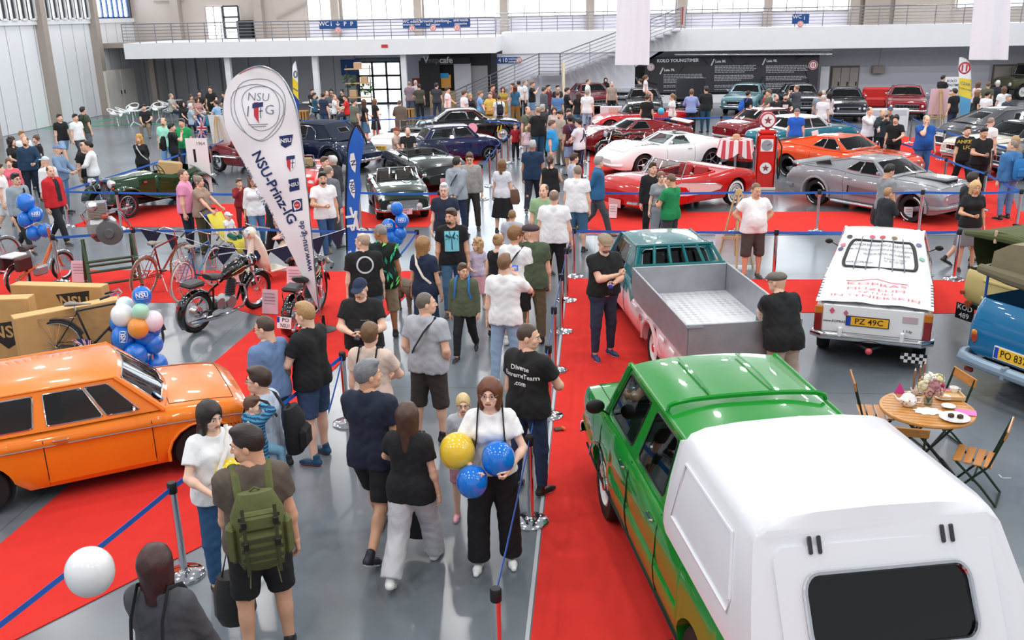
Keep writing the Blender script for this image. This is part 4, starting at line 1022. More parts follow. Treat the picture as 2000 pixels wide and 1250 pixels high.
  part('skirt' if bk=='skirt' else 'shorts' if 'shorts' in bk else 'trousers',f,cloth(bc))
 if shoes:
  me=shoe_mesh(*shoes)
  for i,(hp,kn,an,b)in enumerate(J):
   so=link('shoe',me,o);so.location=tuple((an+off)*s);so.scale=(s,s*(1 if not fem else .92),s)
   up=0. if an[2]-drop<.1 else-R(26)
   so.rotation_euler=(up,0,(-1 if i==0 else 1)*R(9))
 def head_part(nm,me,extra_s=1.):
  ho=link(nm,me,o);ho.location=tuple((hc+off)*s);ho.scale=(hs*extra_s,)*3;ho.rotation_euler=Matrix(HR.tolist()).to_euler();return ho
 if hair:head_part('hair',hair_obj(hair[0],hair[1],0 if lod==0 else 1 if lod==1 else 2))
 for ex in extra:
  if ex[0]in('beard','cap','flatcap','hood'):head_part({'flatcap':'flat_cap'}.get(ex[0],ex[0]),hair_obj(ex[0],ex[1],0 if lod==0 else 1))
  elif ex[0]=='glasses':
   m=MB()
   for sx in(-1,1):
    m.tube([(sx*.033+.021*cos(t),.101-.004*abs(cos(t)),.004+.016*sin(t))for t in[2*PI*i/12 for i in range(12)]],.0022,5,closed=True)
    m.tube([(sx*.054,.097,.008),(sx*.078,.06,.01),(sx*.082,-.01,.005)],.002,5)
   m.tube([(-.012,.104,.008),(.012,.104,.008)],.002,5)
   q=m.build('glasses',mat(ex[1],.3),o);q.location=tuple((hc+off)*s);q.scale=(hs,)*3;q.rotation_euler=Matrix(HR.tolist()).to_euler()
  elif ex[0]in('strap','straps'):
   m=MB();f2=None
   sides=(1,-1)if ex[0]=='straps' else(ex[2]if len(ex)>2 else 1,)
   for sx in sides:
    pth=[]
    if ex[0]=='straps':
     P0=[(sx*.1,-.2,1.18),(sx*.1,-.16,1.36),(sx*.1,-.05,1.52),(sx*.105,.08,1.46),(sx*.115,.17,1.3),(sx*.14,.1,1.14)]
    else:
     P0=[(sx*.13,-.02,1.5),(sx*.05,-.15*g,1.36),(-sx*.06,-.17*g,1.18),(-sx*.19*g,-.04,1.0)]if len(ex)<4 else[(sx*.13,-.02,1.5),(sx*.06,.15*g,1.38),(-sx*.06,.19*g,1.18),(-sx*.19*g,.06,1.0)]
    pth=[tuple((T(p)+off)*s)for p in P0];m.tube(pth,.019*s,6,sq=.35,up=None)
   q=m.build('strap',cloth(ex[1]),o)
  elif ex[0]=='watch':
   sh,el,wr,hk=A[0 if ex[2]>0 else 1];d=(wr-el)/np.linalg.norm(wr-el);m=MB();c0=wr-d*.02
   m.tube([tuple((c0-d*.011+off)*s),tuple((c0+d*.011+off)*s)],.034*s*ar**.5,12);m.build('watch',mat(ex[1],.4),o)
  elif ex[0]in('print','backprint'):
   decal(o,ex,s,off)
 INFO[o.name]=dict(hands=[V3((o.matrix_basis@V3(((w[2]+off)*s))))for w in A],handdir=[V3(((w[2]-w[1])/np.linalg.norm(w[2]-w[1])))for w in A],s=s,off=off,drop=drop,head=o.matrix_basis@V3((hc+off)*s))
 return o
INFO={}
def decal(o,ex,s,off):
 """('print', text, z, size, colour, dx) chest lettering draped onto the shirt; 'backprint' on the back"""
 sh=[c for c in o.children if c.name.split('.')[0]in('shirt','jacket','dress')][0];me=sh.data
 bv=BVHTree.FromPolygons([v.co for v in me.vertices],[tuple(p.vertices)for p in me.polygons])
 sg=1 if ex[0]=='print' else-1;lines=ex[1]if isinstance(ex[1],(list,tuple))else[ex[1]]
 m=U(mat(ex[4],.8));dx=ex[5]if len(ex)>5 else 0
 def drape(v):
  hit=bv.ray_cast(V3((v.x,sg*1.,v.z)),V3((0,-sg,0)))
  return hit[0]+V3((0,sg*.006,0))if hit[0]else v
 for i,ln in enumerate(lines):
  zc=ex[2]*s-i*ex[3]*1.15
  if isinstance(ln,str):put_text(m,ln,ex[3],frame((dx,0,zc),(-sg,0,0),(0,0,1)),drape,bold=.015)
  else:
   kind,w,hgt,col=ln;m.use(mat(col,.8));n=8
   P=[[drape(V3((dx+w*(j/n-.5)*sg*-1,0,zc+hgt*(i2/n-.5))))for j in range(n+1)]for i2 in range(n+1)]
   if kind in('rect','palm'):m.grid(P)
   if kind=='palm':
    for c2,sh2 in(('#d8c8a0',[(-.5,-.5),(.5,-.5),(.5,-.28),(-.5,-.34)]),('#124a5c',[(-.03,-.4),(.05,-.4),(.02,.2),(-.02,.2)]))+tuple(('#0f5566',[(0,.2),(.42*cos(t),.2+.3*sin(t)+.04),(.5*cos(t),.14+.26*sin(t)),(.2*cos(t),.12+.1*sin(t))])for t in(-.4,.3,1.,1.9,2.7,3.5)):m.use(mat(c2,.8)).add([drape(V3((dx-sg*w*a_,0,zc+hgt*b_)))+V3((0,sg*.004,0))for a_,b_ in sh2],[tuple(range(4))])
   if kind=='ring':
    P=[[drape(V3((dx-sg*w/2*rr*cos(t),0,zc+hgt/2*rr*sin(t))))for t in[2*PI*q/20 for q in range(20)]]for rr in(.8,1.)];m.grid(P,closed=True)
 m.build('shirt_print',None,o)
def cp(px,py,hd,lx,ly,z=0.):
 p=at(px,py,z);c,s_=cos(R(hd)),sin(R(hd));return p.x-(lx*c-ly*s_),p.y-(lx*s_+ly*c),hd
hd=101.5
x,y,hd=1.272,7.333,102.3
GREEN='#0a8724'
c=Car('crew_cab_pickup','green crew cab pickup with a white hard cap over the bed',x,y,hd,L=5.15,W=1.88,wb=2.96,fo=1.2,wr=.34,ww=.2,color=GREEN,sill=.27,top=[(-2.95,.98),(-2.6,1.04),(-.6,1.04),(.6,1.04),(1.5,1.0),(2.0,.96),(2.5,.92),(2.68,.84)],plan=[(0,.96),(.06,.985),(.3,1),(.75,1),(.92,.97),(.985,.93),(1,.86)],crown=[(0,.03)],prof=[(0,.88),(.12,.95),(.3,.985),(.46,.995),(.5,.975),(.54,.985),(.8,.975),(.95,.95),(1,.915)],gh=dict(a=1.58,b=1.12,c=-.62,d=-.70,zr=1.6,wr=.71,wbf=.88,crown=.07,side=((.05,.44,.1,.9),(.54,.86,.1,.9)),rear=None,pil=.035,glass=TINT,bow=.08,rbow=0.,trim=BLACK),doors=((1.5,.44),(.42,-.5)),hood=(2.6,1.65),seats=True,wheels='steel')
greentruck=c
for yy in(.28,-.28):q=U(c.paint);q.tube([(lerp(1.05,.1,t/8),yy,1.6+.04+.036*sin(PI*(.12+.76*t/8))+.012)for t in range(9)],.014,6,sq=.5);q.build('roof_rib',None,c.root)
q=U(c.paint);q.tube([(.02,.69*cos(t),1.615+.085*sin(t)**.55 if sin(t)>0 else 1.61)for t in[PI*i/16 for i in range(17)]],.02,6);q.build('roof_rib',None,c.root)
CAPW=mat('#dfe1e7',.35,0,.4,.02,2.)
cap=U(CAPW)
def capsec(x,k):
 zb=1.05;zt=1.80-.0*k;w0,w1=.93,.80
 return[V3((x,yy,z))for yy,z in((w0,zb),(w0-.005,zb+.1),(w0-.05,zb+.35),(w1+.01,zt-.10),(w1-.04,zt-.03),(w1-.15,zt+.005),(.4,zt+.03),(0,zt+.04),(-.4,zt+.03),(-w1+.15,zt+.005),(-w1+.04,zt-.03),(-w1-.01,zt-.10),(-w0+.05,zb+.35),(-w0+.005,zb+.1),(-w0,zb))]
xr0,xr1=-.64,-2.08
S0=[V3((xr0-.0,v.y*.97,min(v.z,1.66)+(0 if v.z<1.6 else .0)))for v in capsec(0,0)]
rows=[S0]+[[V3((x_,v.y,v.z))for v in capsec(0,0)]for x_ in(xr0-.16,xr0-.6,xr0-1.2,xr1+.12)]
rows.append([V3((xr1-.02-.5*max(0,(1.78-v.z)/.75),v.y*.995,v.z-(.015 if v.z>1.6 else 0)))for v in capsec(0,0)])
rows.append([V3((xr1-.06-.5*max(0,(1.70-v.z)/.75),v.y*.94,min(v.z,1.745)if v.z>1.6 else v.z))for v in capsec(0,0)])
cap.grid(rows,flip=True);last=rows[-1];cap.add(last,[tuple(range(len(last)))]);cap.add(S0,[tuple(range(len(S0)))[::-1]])
capo=cap.build('hard_cap',None,c.root,smooth=40)
def rearP(u,z,off=0.):
 return V3((xr1-.06-.5*max(0,(1.70-z)/.75)-off,-u,z))
hatch=U(CAPW);n=V3((-.83,0,.55)).normalized()
def ringrect(u0,u1,z0,z1,rad,k=5):
 P=[]
 for(cu,cz,a0)in((u1-rad,z1-rad,0),(u0+rad,z1-rad,90),(u0+rad,z0+rad,180),(u1-rad,z0+rad,270)):
  for i in range(k+1):a=R(a0+90*i/k);P.append((cu+rad*cos(a),cz+rad*sin(a)))
 return P
ho=[rearP(u,z,.02)for u,z in ringrect(-.70,.70,1.06,1.66,.08)];hi_=[rearP(u,z,.02)for u,z in ringrect(-.53,.53,1.18,1.53,.09)]
ho2=[p+n*-.03 for p in ho];m=len(ho)
hatch.grid([ho2,ho,hi_,[p-n*.03 for p in hi_]],closed=True);hatcho=hatch.build('rear_hatch',None,c.root,smooth=30)
q=U(mat('#8a8d92',.4));q.tube([p+n*.0 for p in ho2],.011,5,closed=True);q.build('hatch_gap',BLACK,hatcho)
q=U(CHROME);q.tube([p+n*.006 for p in hi_],.017,6,closed=True);q.build('window_frame',None,hatcho)
q=U(DGLASS);q.add([p-n*.012 for p in hi_],[tuple(range(len(hi_)))]);q.build('rear_window',None,hatcho)
for u in(-.43,.43):
 q=U(mat('#4a4a50',.35,.8))
 for du in(-.03,.03):q.box(rearP(u+du,1.665,.03),(.03,.022,.10),MR(R(30),3,'Y'),bev=.006)
 q.build('hinge',None,hatcho)
q=U(BLACK);q.box(rearP(0,1.09,.035),(.03,.06,.11),bev=.01);q.build('latch',None,hatcho)
for sg in(1,-1):
 q=U(CAPW);PP=[(-.95,1.62),(-1.9,1.62),(-2.08,1.3),(-2.08,1.22),(-.9,1.22)]
 sidey=lambda z:lerp(.89,.815,(z-1.4)/.3)if z>1.4 else lerp(.925,.885,(z-1.15)/.25)
 q.tube([(x_,sg*(sidey(z)+.002),z)for x_,z in PP],.012,6,closed=True);q.build('pressed_rib',None,capo)
c.mirror(1.45,1.06,BLACK,.13,(1,-1),.085);c.strip(2.4,-2.3,.36,BLACK,.014)
c.bumper(.45,True,.06,.05);c.bumper(.5,False,.06,.04,m=BLACK);c.lamp(c.xn-.05,.62,.72,.1)
q=U(c.paint);q.box((c.xt-.01,0,.82),(.05,1.66,.42),bev=.015);q.build('tailgate',None,c.root)
q=U(mat('#8a8478',.6));q.box((c.xt-.05,-.55,.9),(.01,.3,.1));q.build('badge',None,c.root)
q=U(BLACK);q.tube([(-1.0,.9,.28),(-1.0,1.05,.27)],.035,8);q.build('exhaust_pipe',None,c.root)
q=U(CHROME);q.tube([(1.48+.4*cos(t),.955,.34+.4*sin(t))for t in[R(20+14*i)for i in range(11)]],.01,5);q.build('arch_trim',None,c.root)
c.wipers()
c.root.scale=(1,.985,1.11)
x,y,hd=-5.778,9.469,31.8
c=Car('saloon_car','glossy orange two-door saloon with chrome side strip',x,y,hd,L=3.9,W=1.62,wb=2.3,fo=.55,wr=.33,color='#f5821c',sill=.22,side2=None,top=[(-2.15,.74),(-1.9,.9),(-1.2,.95),(0,.95),(.7,.94),(1.2,.91),(1.55,.86),(1.7,.76)],plan=[(0,.86),(.04,.94),(.2,.99),(.4,1),(.75,1),(.93,.985),(.98,.95),(1,.88)],crown=[(-2,.05),(1,.06),(2,.04)],prof=[(0,.9),(.1,.95),(.35,.98),(.6,.985),(.74,.98),(.78,1.0),(.86,.995),(.95,.95),(1,.88)],gh=dict(a=.78,b=.34,c=-1.1,d=-1.55,zr=1.42,wr=.61,wbf=.92,crown=.075,bow=.12,rbow=.12,side=((.09,.24,.1,.88),(.255,.5,.1,.88),(.56,.9,.1,.88)),pil=.035,glass=TINT),doors=((.63,-.45),),hood=(1.55,.85),trunk=(-1.7,-2.1),wheels='steel')
c.strip(1.6,-2.0,.78,CHROME,.014,zf=lambda x:c.sillz(x)+(c.zt(x)-c.sillz(x))*.77);c.bumper(.42,True,.05,.06);c.bumper(.42,False,.05,.06);c.lamp(c.xn-.03,.5,.62,.1);c.mirror(.5,.98,CHROME,.1,(-1,));c.wipers()
q=U(mat('#f5821c',.3));q.tube([(1.15+.39*cos(t),-.80,.33+.39*sin(t))for t in[R(-10+20*i)for i in range(11)]],.02,6);q.build('arch_lip',None,c.root)
P=c.ff(.9,.18);q=U(mat('#1b6fb0',.4));M=MT(P+V3((.015,0,.01)))@V3((.75,0,.65)).to_track_quat('Z','Y').to_matrix().to_4x4();q.lathe([(.075,0),(.045,.001)],20,M);q.use(WHITEP);q.lathe([(.045,.001),(.001,.001)],16,M);q.build('window_sticker',None,c.root)
q=U(BLACK);put_text(q,'nsu',.06,frame((1.5,-.83,.62),(1,0,0),(0,0,1)),wide=2.2);q.build('badge',None,c.root)
c.root.scale=(1,1.03,.88)
hd=101.5;zb_=1.2;x,y,_=cp(1340,635,hd,-3.155,.75,zb_)
c=Car('dropside_pickup','pickup with teal cab, pale pink sides and a bare aluminium bed',x,y,hd,L=5.75,W=1.56,wb=3.1,fo=1.0,wr=.33,color='#07666a',sill=.28,top=[(-3.2,.69),(-.35,.70),(-.2,.95),(.8,.95),(1.5,.93),(2.0,.88),(2.4,.83),(2.55,.74)],plan=[(0,.95),(.06,.98),(.3,1),(.75,1),(.93,.97),(.985,.93),(1,.86)],crown=[(0,.03)],gh=dict(a=1.55,b=1.1,c=.1,d=-.22,zr=1.41,wr=.58,wbf=.88,crown=.06,bow=.08,rbow=.02,side=((.08,.66,.1,.88),),rear=(.08,.92,.2,.88),pil=.03,glass=TINT),doors=((1.5,.1),),hood=(2.35,1.65),wheels='steel')
pk=paint('#f0c4c8');wh=paint('#eef0f2')
for k_ in('body',):
 me=c.parts['body'].data;me.materials.append(pk)
 for p in me.polygons:
  if p.material_index==0 and(p.center.x<-.28 or p.center.z<.72):p.material_index=len(me.materials)-1
for k_ in c.parts:
 if k_.startswith('door'):
  me=c.parts[k_].data;me.materials.append(pk)
  for p in me.polygons:
   if p.center.z<.72:p.material_index=1
bx0,bx1,bw,b0,b1=-.33,-3.155,.75,.75,1.2
def wallbox(name,lo,hi,par):q=U(ALU);q.box([(a+b)/2 for a,b in zip(lo,hi)],[abs(b-a)for a,b in zip(lo,hi)],bev=.008);return q.build(name,None,par)
wallbox('bed_side',(bx1,bw-.03,b0),(bx0,bw,b1),c.root);wallbox('bed_side',(bx1,-bw,b0),(bx0,-bw+.03,b1),c.root);wallbox('bed_front',(bx0-.03,-bw+.03,b0),(bx0,bw-.03,b1),c.root);tg=wallbox('tailgate',(bx1,-bw+.03,b0-.22),(bx1+.03,bw-.03,b1),c.root)
TREADP=bpy.data.materials.new('m_tread');TREADP.use_nodes=True
def _tread(m):
 nt=m.node_tree;b=nt.nodes['Principled BSDF'];b.inputs['Metallic'].default_value=.2;b.inputs['Roughness'].default_value=.45
 tc=nt.nodes.new('ShaderNodeTexCoord');mp=nt.nodes.new('ShaderNodeMapping');mp.inputs['Rotation'].default_value=(0,0,R(45));mp.inputs['Scale'].default_value=(13,13,13);nt.links.new(tc.outputs['Object'],mp.inputs[0])
 ck=nt.nodes.new('ShaderNodeTexChecker');ck.inputs['Scale'].default_value=1;nt.links.new(mp.outputs[0],ck.inputs['Vector'])
 n=nt.nodes.new('ShaderNodeTexNoise');n.inputs['Scale'].default_value=2.5;nt.links.new(tc.outputs['Object'],n.inputs['Vector'])
 ck.inputs['Color1'].default_value=lin('#e2e3e8');ck.inputs['Color2'].default_value=lin('#bfc0c8');mx=nt.nodes.new('ShaderNodeMix');mx.data_type='RGBA';mx.inputs['B'].default_value=lin('#dedfe4')
 r=nt.nodes.new('ShaderNodeMapRange');r.inputs['From Min'].default_value=.35;r.inputs['From Max'].default_value=.65;nt.links.new(n.outputs['Fac'],r.inputs['Value']);nt.links.new(r.outputs[0],mx.inputs['Factor']);nt.links.new(ck.outputs['Color'],mx.inputs['A']);nt.links.new(mx.outputs['Result'],b.inputs['Base Color'])
_tread(TREADP)
U(TREADP).box(((bx0+bx1)/2,0,b0+.01),(bx0-bx1-.06,2*bw-.06,.02)).build('bed_floor',None,c.root,smooth=0)
q=U(mat('#1a1b20',.4));q.box((bx1-.006,.32,b0-.13),(.008,.62,.11));q.use(WHITEP);put_text(q,'FSO TRUCK LB',.09,frame((bx1-.012,.32,b0-.13),(0,-1,0),(0,0,1)),bold=.02,wide=.85);q.build('name_plate',None,tg)
q=U(CHROME);q.box((bx1-.01,.64,b1-.03),(.03,.22,.03),bev=.008);q.build('latch',None,tg)
for sg in(1,-1):
 for xx in(-.7,-2.2,-2.7):q=U(WHITEP);q.box((xx,sg*.785,.70),(.22,.03,.05),bev=.01);q.build('side_clip',None,c.root)
 q=U(pk);q.tube([(-1.55+.40*cos(t),sg*.785,.33+.40*sin(t))for t in[R(5+17*i)for i in range(11)]],.025,6);q.build('arch_lip',None,c.root)
q=U(CHROME);q.tube([(-1.0,.78,.62),(-1.0,.79,.62)],.05,14);q.build('fuel_cap',None,c.root)
fr=thing_parent=c.root
q=U(paint('#07666a'));zt_=1.44
for yy in(-.62,-.36,-.12,.12,.36,.62):q.tube([(-.30,yy*1.1,b1-.02),(-.02,yy*.92,zt_)],.026,6)
q.tube([(-.02,-.6,zt_),(-.02,.6,zt_)],.03,6);q.tube([(-.30,-.7,b1),(-.30,.7,b1)],.03,6)
for sg in(1,-1):q.tube([(-.02,sg*.58,zt_),(.2,sg*.58,1.42)],.022,6);q.tube([(-.3,sg*.7,b1),(-.25,sg*.72,.93)],.03,6)
q.build('headboard_bars',None,c.root)
c.bumper(.45,True,.05,.05);c.lamp(c.xn-.03,.55,.66,.09);c.mirror(1.45,.97,BLACK,.12);c.wipers()
plate(c.root,(bx1-.02,-.1,.42),(-1,0,0),(0,0,1),'FSO 127',.5,.11)
x,y,hd=4.523,15.02,72.5
c=Car('covered_pickup','white pickup with a white printed canvas cover and yellow plate',x,y,hd,L=4.72,W=1.64,wb=2.8,fo=1.2,wr=.31,color='#f2f3f5',sill=.28,top=[(-2.12,.93),(-1.9,.97),(-.6,.96),(.6,.97),(1.5,.95),(2.0,.9),(2.4,.84),(2.5,.72)],plan=[(0,.97),(.06,.985),(.3,1),(.75,1),(.93,.97),(.985,.93),(1,.86)],crown=[(0,.02)],gh=dict(a=1.5,b=1.0,c=.14,d=.02,zr=1.44,wr=.62,wbf=.9,crown=.06,bow=.08,rbow=0,side=((.08,.7,.1,.88),),rear=None,pil=.03),doors=((1.4,.1),),hood=(2.4,1.6),wheels='steel')
CANV=mat('#dde0e4',.45,0,.2,.03,4.,.25,8.)
cv=U(CANV)
def canv(t,u):
 x_=lerp(.10,-2.14,t);ze=lerp(1.5,1.0,min(1,t/.42)**.8)if t<.42 else lerp(1.0,.985,(t-.42)/.58)
 zc=lerp(1.52,1.13,min(1,(t/.42))**1.0)if t<.42 else lerp(1.13,1.02,(t-.42)/.58)
 w_=lerp(.62,.79,min(1,t/.42));a_=abs(u);z=ze+(zc-ze)*(1-a_**4)+.012*sin(9*u+4*t)*(1-a_)
 return V3((x_,-u*w_,z))
cv.grid([[canv(t/18,u/10-1)for u in range(21)]for t in range(19)],flip=True)
for sg in(1,-1):cv.grid([[V3((canv(t/18,sg).x,canv(t/18,sg).y*k,lerp(canv(t/18,sg).z,.96,f)))for t in range(8)]for k,f in((1,0),(1.03,1))],flip=sg>0)
cvo=cv.build('canvas_cover',None,c.root,smooth=60)
def cpt(t,u,d=.012):p=canv(t,u);e1=canv(t+.01,u)-canv(t-.01,u);e2=canv(t,u+.02)-canv(t,u-.02);nn=e2.cross(e1).normalized();return p+(nn if nn.z>0 or nn.x<0 else-nn)*d
wnd=[(u,t)for u,t in ringrect(-.72,.72,.06,.36,.09)]
q=U(mat('#e4e6ee',.3));q.add([cpt(t,u,.008)for u,t in wnd],[tuple(range(len(wnd)))]);q.build('sign_window',None,cvo)
q=U(BLACK);q.tube([cpt(t,u,.012)for u,t in wnd],.028,6,closed=True,sq=.6);q.build('window_rubber',None,cvo)
q=U(mat('#606470',.4))
for u in(-.5,-.26,0,.26,.5):q.tube([cpt(.03+.37*k/5,u*.95,.03)for k in range(6)],.008,4)
q.build('window_bars',None,cvo)
def ctext(txt,t,u,size,m,name='cover_print',fn=None,**kw):
 q=U(m);V,F=text_geo(txt,1.,**kw);vs=[]
 for v in V:vs.append(cpt(t-v.y*size/1.9,u+v.x*size/.75,.014))
 q.add(vs,F);return q.build(name,None,cvo,smooth=0)
DKT=mat('#3a3c46',.6);RDT=mat('#d8606a',.6)
for txt,t,u,sz in(('CENTRUM MOTORYZACJI ZABYTKOWEJ',.115,0,.06),('I PRL POLSKIEJ MOTORYZACJI POD POZNANIEM',.165,0,.05),('MUZEUM SZTUKI INŻYNIERSKIEJ',.215,.12,.05),('Piaskowa 1, Gądki',.262,.3,.045),('tel. 502 155 268',.29,.28,.045),('www.KOPRAS.eu',.31,-.4,.055)):ctext(txt,t,u,sz,DKT)
for txt,t,u,sz in(('KOPRAS',.66,.0,.115),('MUZEUM',.755,.0,.1),('SZTUKI',.82,.0,.075),('INŻYNIERSKIEJ',.89,.0,.095)):ctext(txt,t,u,sz,RDT,wide=1.9)
q=U(RDT);q.tube([cpt(.56+.05*abs(sin(3*u)),u,.012)for u in[-.55+.11*i for i in range(11)]],.006,4);q.build('cover_print',None,cvo)
q=U(mat('#50545c',.4))
for sg in(1,-1):
 for k in range(8):p=canv(.45+.065*k,sg*.98);q.box((p.x,p.y*1.0,p.z+.008),(.016,.05,.012),bev=.004)
for u in(-.7,-.25,.25,.7):p=canv(1,u);q.box((p.x-.005,p.y,p.z-.02),(.02,.05,.03),bev=.006)
q.build('cover_hook',None,cvo)
tg=U(c.paint).box((-2.135,0,.74),(.04,1.36,.44),bev=.015).build('tailgate',None,c.root)
plate(tg,(-2.165,.06,.73),(-1,0,0),(0,0,1),'PZ 49C',.56,.13,'#f3b52c','#20180a',True,frame_c='#202024')
def tailtext(parent,txt,yy,z,size,m,xx=-2.162,name='decal',**kw):q=U(m);put_text(q,txt,size,frame((xx,yy,z),(0,-1,0),(0,0,1)),**kw);return q.build(name,None,parent,smooth=0)
tailtext(tg,'www.KOPRAS.eu',.48,.70,.05,DKT,bold=.02);tailtext(tg,'♦',.55,.86,.1,mat('#d8607a',.5));tailtext(tg,'♦',.36,.84,.09,mat('#c86a80',.5));tailtext(tg,'1.5dp',-.48,.64,.06,DKT)
q=U(mat('#c8b0b8',.5));q.box((-2.16,-.5,.82),(.008,.2,.1),bev=.003);q.build('sticker',None,tg)
for k_,(t,u,col)in enumerate(((.02,-.8,'#444444'),(.015,-.25,'#c05060'),(.015,0,'#c04048'),(.02,.28,'#806a30'),(.1,-.88,'#d07080'),(.14,-.9,'#4a4a70'),(.06,.84,'#6a6a90'),(.2,.86,'#7ac0a0'))):
 M=MT(cpt(t,u,.016))@(cpt(t,u,.02)-cpt(t,u,.0)).to_track_quat('Z','Y').to_matrix().to_4x4();q=U(mat(col,.5));q.lathe([(.045,0),(.001,.002)],14,M);q.build('sticker',None,cvo)
c.block('tail_lamp',-2.13,.735,.72,(.05,.11,.4),mat('#8a1a1c',.15,0,1.));c.block('indicator',-2.135,.735,.86,(.05,.115,.13),mat('#c8761e',.2,0,1.))
c.bumper(.47,False,.06,.07,.35);c.bumper(.47,True,.06,.05)
for yy in(.42,-.42):q=U(WHITEP);q.box((-2.2,yy,.55),(.06,.06,.16),bev=.015);q.build('bumper_guard',None,c.root)
q=U(mat('#c84a50',.4));q.ball((-2.36,0,.34),.05,12);q.use(BLACK);q.tube([(-2.36,0,.36),(-2.1,.2,.36)],.02,6);q.tube([(-2.36,0,.36),(-2.1,-.2,.36)],.02,6);q.build('tow_ball',None,c.root)
for sg in(-1,):
 q=MB()
 for i in range(7):
  for j in range(3):q.use(WHITEP if(i+j)%2 else BLACK);q.box((-2.1,sg*(.45+.05*i),.26-.05*j),(.01,.05,.05))
 q.build('chequered_mudflap',None,c.root,smooth=0)
c.mirror(1.3,1.02,BLACK,.16,r=.06);c.root.scale=(1,.98,.93)
def rearbox(c0,up):pass
hd=29;x,y,_=cp(1880,690,hd,0,.86,.5)
BLUE=paint('#0f6da0');r=thing('dropside_truck','blue dropside truck with light blue bumper, cut by the frame edge','truck',(x,y,0),R(hd))
def tailblock(name,col,w0,w1,z0,z1,L,par,tuck=.12,cornerr=.12):
 P=[]
 for(z,dx,k)in((z0,.03,.93),(z0+.08,0,1),(lerp(z0,z1,.5),.0,1),(z1-.15,tuck*.6,.985),(z1-.03,tuck,.96),(z1,tuck+.03,.95)):
  row=[V3((dx+L,w0*k,z))]+[V3((dx+cornerr*(1-sin(a)),w0*k-cornerr*(1-cos(a)),z))for a in[PI/2*i/5 for i in range(6)]];row+=[V3((v.x,-v.y,v.z))for v in row[::-1]];P.append(row)
 q=U(col);q.grid(P,flip=False);return q.build(name,None,par,smooth=45)
tailblock('body',BLUE,.86,.86,.55,1.28,4.2,r)
U(mat('#141618',.8)).box((2.2,0,.62),(4.1,1.6,.1)).build('bed_floor',None,r,smooth=0)
U(mat('#12506f',.5)).box((1.6,-.83,.95),(3.,.04,.6)).build('bed_side',None,r,smooth=0)
q=U(mat('#8aa0b4',.35,.2));q.tube([(.35,.88,.5),(.05,.88,.5),(-.08,.8,.5),(-.12,.4,.5),(-.12,-.4,.5),(-.08,-.8,.5),(.05,-.88,.5)],.075,10);q.box((-.14,.1,.5),(.1,.06,.17),bev=.01);q.build('bumper',None,r)
q=U(mat('#a03a20',.15,0,1.));q.ball((.0,.72,.78),.055,14,(.5,1,1.6));q.use(mat('#d08020',.15,0,1.));q.ball((-.005,.72,.84),.045,14,(.5,1,.9));q.build('tail_lamp',None,r)
plate(r,(-.015,.12,.68),(-1,0,.05),(0,0,1),'PO 837',.52,.14,'#f3c02c','#20180a',True,frame_c='#e8e8ea')
q=U(mat('#7a2418',.3));q.box((-.02,.72,.33),(.05,.12,.06),bev=.01);q.build('reflector',None,r)
for yy in(.78,.45,.1):q=U(mat('#a8c8dc',.5));q.box((.11,yy,1.14),(.02,.07,.025),bev=.006);q.build('rope_hook',None,r)
for yy in(.8,-.8):q=U(mat('#1a50a0',.5));q.tube([(.2,yy,1.2),(.2,yy,1.62)],.018,6);q.build('hoop',None,r)
cnv=U(mat('#6d6650',.9,0,0,.15,6.,.6,9.));cnv.tube([(.22,.95,1.62),(.2,.5,1.6),(.2,0,1.58),(.2,-.9,1.56)],[.06,.09,.1,.1],10,up=(0,0,1));cnv.build('rolled_canvas',None,r)
cnv=U(mat('#857b62',.9,0,0,.12,5.,.5,9.));rows=[]
for x_ in(.3,1.2,2.4,3.4):rows.append([V3((x_,yy,z))for yy,z in((.86,1.64),(.84,1.86),(.6,2.0),(0,2.05),(-.6,2.0),(-.84,1.86),(-.86,1.64))])
cnv.grid(rows);cnv.add(rows[0],[tuple(range(7))]);cnv.build('canvas_top',None,r,smooth=30)
for xw in(.95,3.4):
 for yy in(.7,-.7):add_wheel(r,xw,yy,.34,.18,'steel')
q=U(BLACK);q.box((2.,0,.42),(3.9,1.3,.14));q.build('chassis',None,r)
hd=28;x,y,_=cp(1876,585,hd,0,.80,.5)
r=thing('army_vehicle','khaki army vehicle with olive canvas hood and black plate KOD 489','off-road vehicle',(x,y,0),R(hd))
KH=mat('#cdb878',.45,0,.1,.06,4.)
tailblock('body',KH,.82,.82,.85,1.42,4.,r,.0,.06)
q=U(KH)
for z in(.98,1.3):q.box((-.01,-.1,z),(.03,1.1,.05),bev=.012)
q.build('pressed_rib',None,r)
for yy in(.3,-.5):q=U(mat('#e8dcae',.4));q.tube([(-.02,yy,1.02),(-.06,yy+.05,1.0),(-.02,yy+.12,1.03)],.01,5);q.build('handle',None,r)
U(mat('#15150f',.9)).box((2,0,1.2),(3.8,1.58,.1)).build('bed_floor',None,r,smooth=0)
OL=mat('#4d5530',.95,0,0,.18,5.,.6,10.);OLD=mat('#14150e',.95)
q=U(OL);rows=[]
for x_ in(0.,.6,1.8,3.2):rows.append([V3((x_+(.0 if z>1.9 else .28*(2.05-z)/.65 if x_==0 else 0),yy,z))for yy,z in((.83,1.42),(.82,1.75),(.74,2.08),(.3,2.16),(-.3,2.16),(-.74,2.08),(-.82,1.75),(-.83,1.42))])
q.grid(rows);q.build('canvas_hood',None,r,smooth=30)
U(OLD).box((.9,0,1.72),(.05,1.6,.75)).build('shade_sheet',None,r,smooth=0)  # near-black sheet under the hood stands in for the shade inside
q=U(OL);q.tube([(-.02,.86,2.03),(-.05,.5,2.08),(-.05,0,2.1),(-.05,-.8,2.06)],[.05,.07,.075,.07],9,up=(0,0,1));q.build('rolled_flap',None,r)
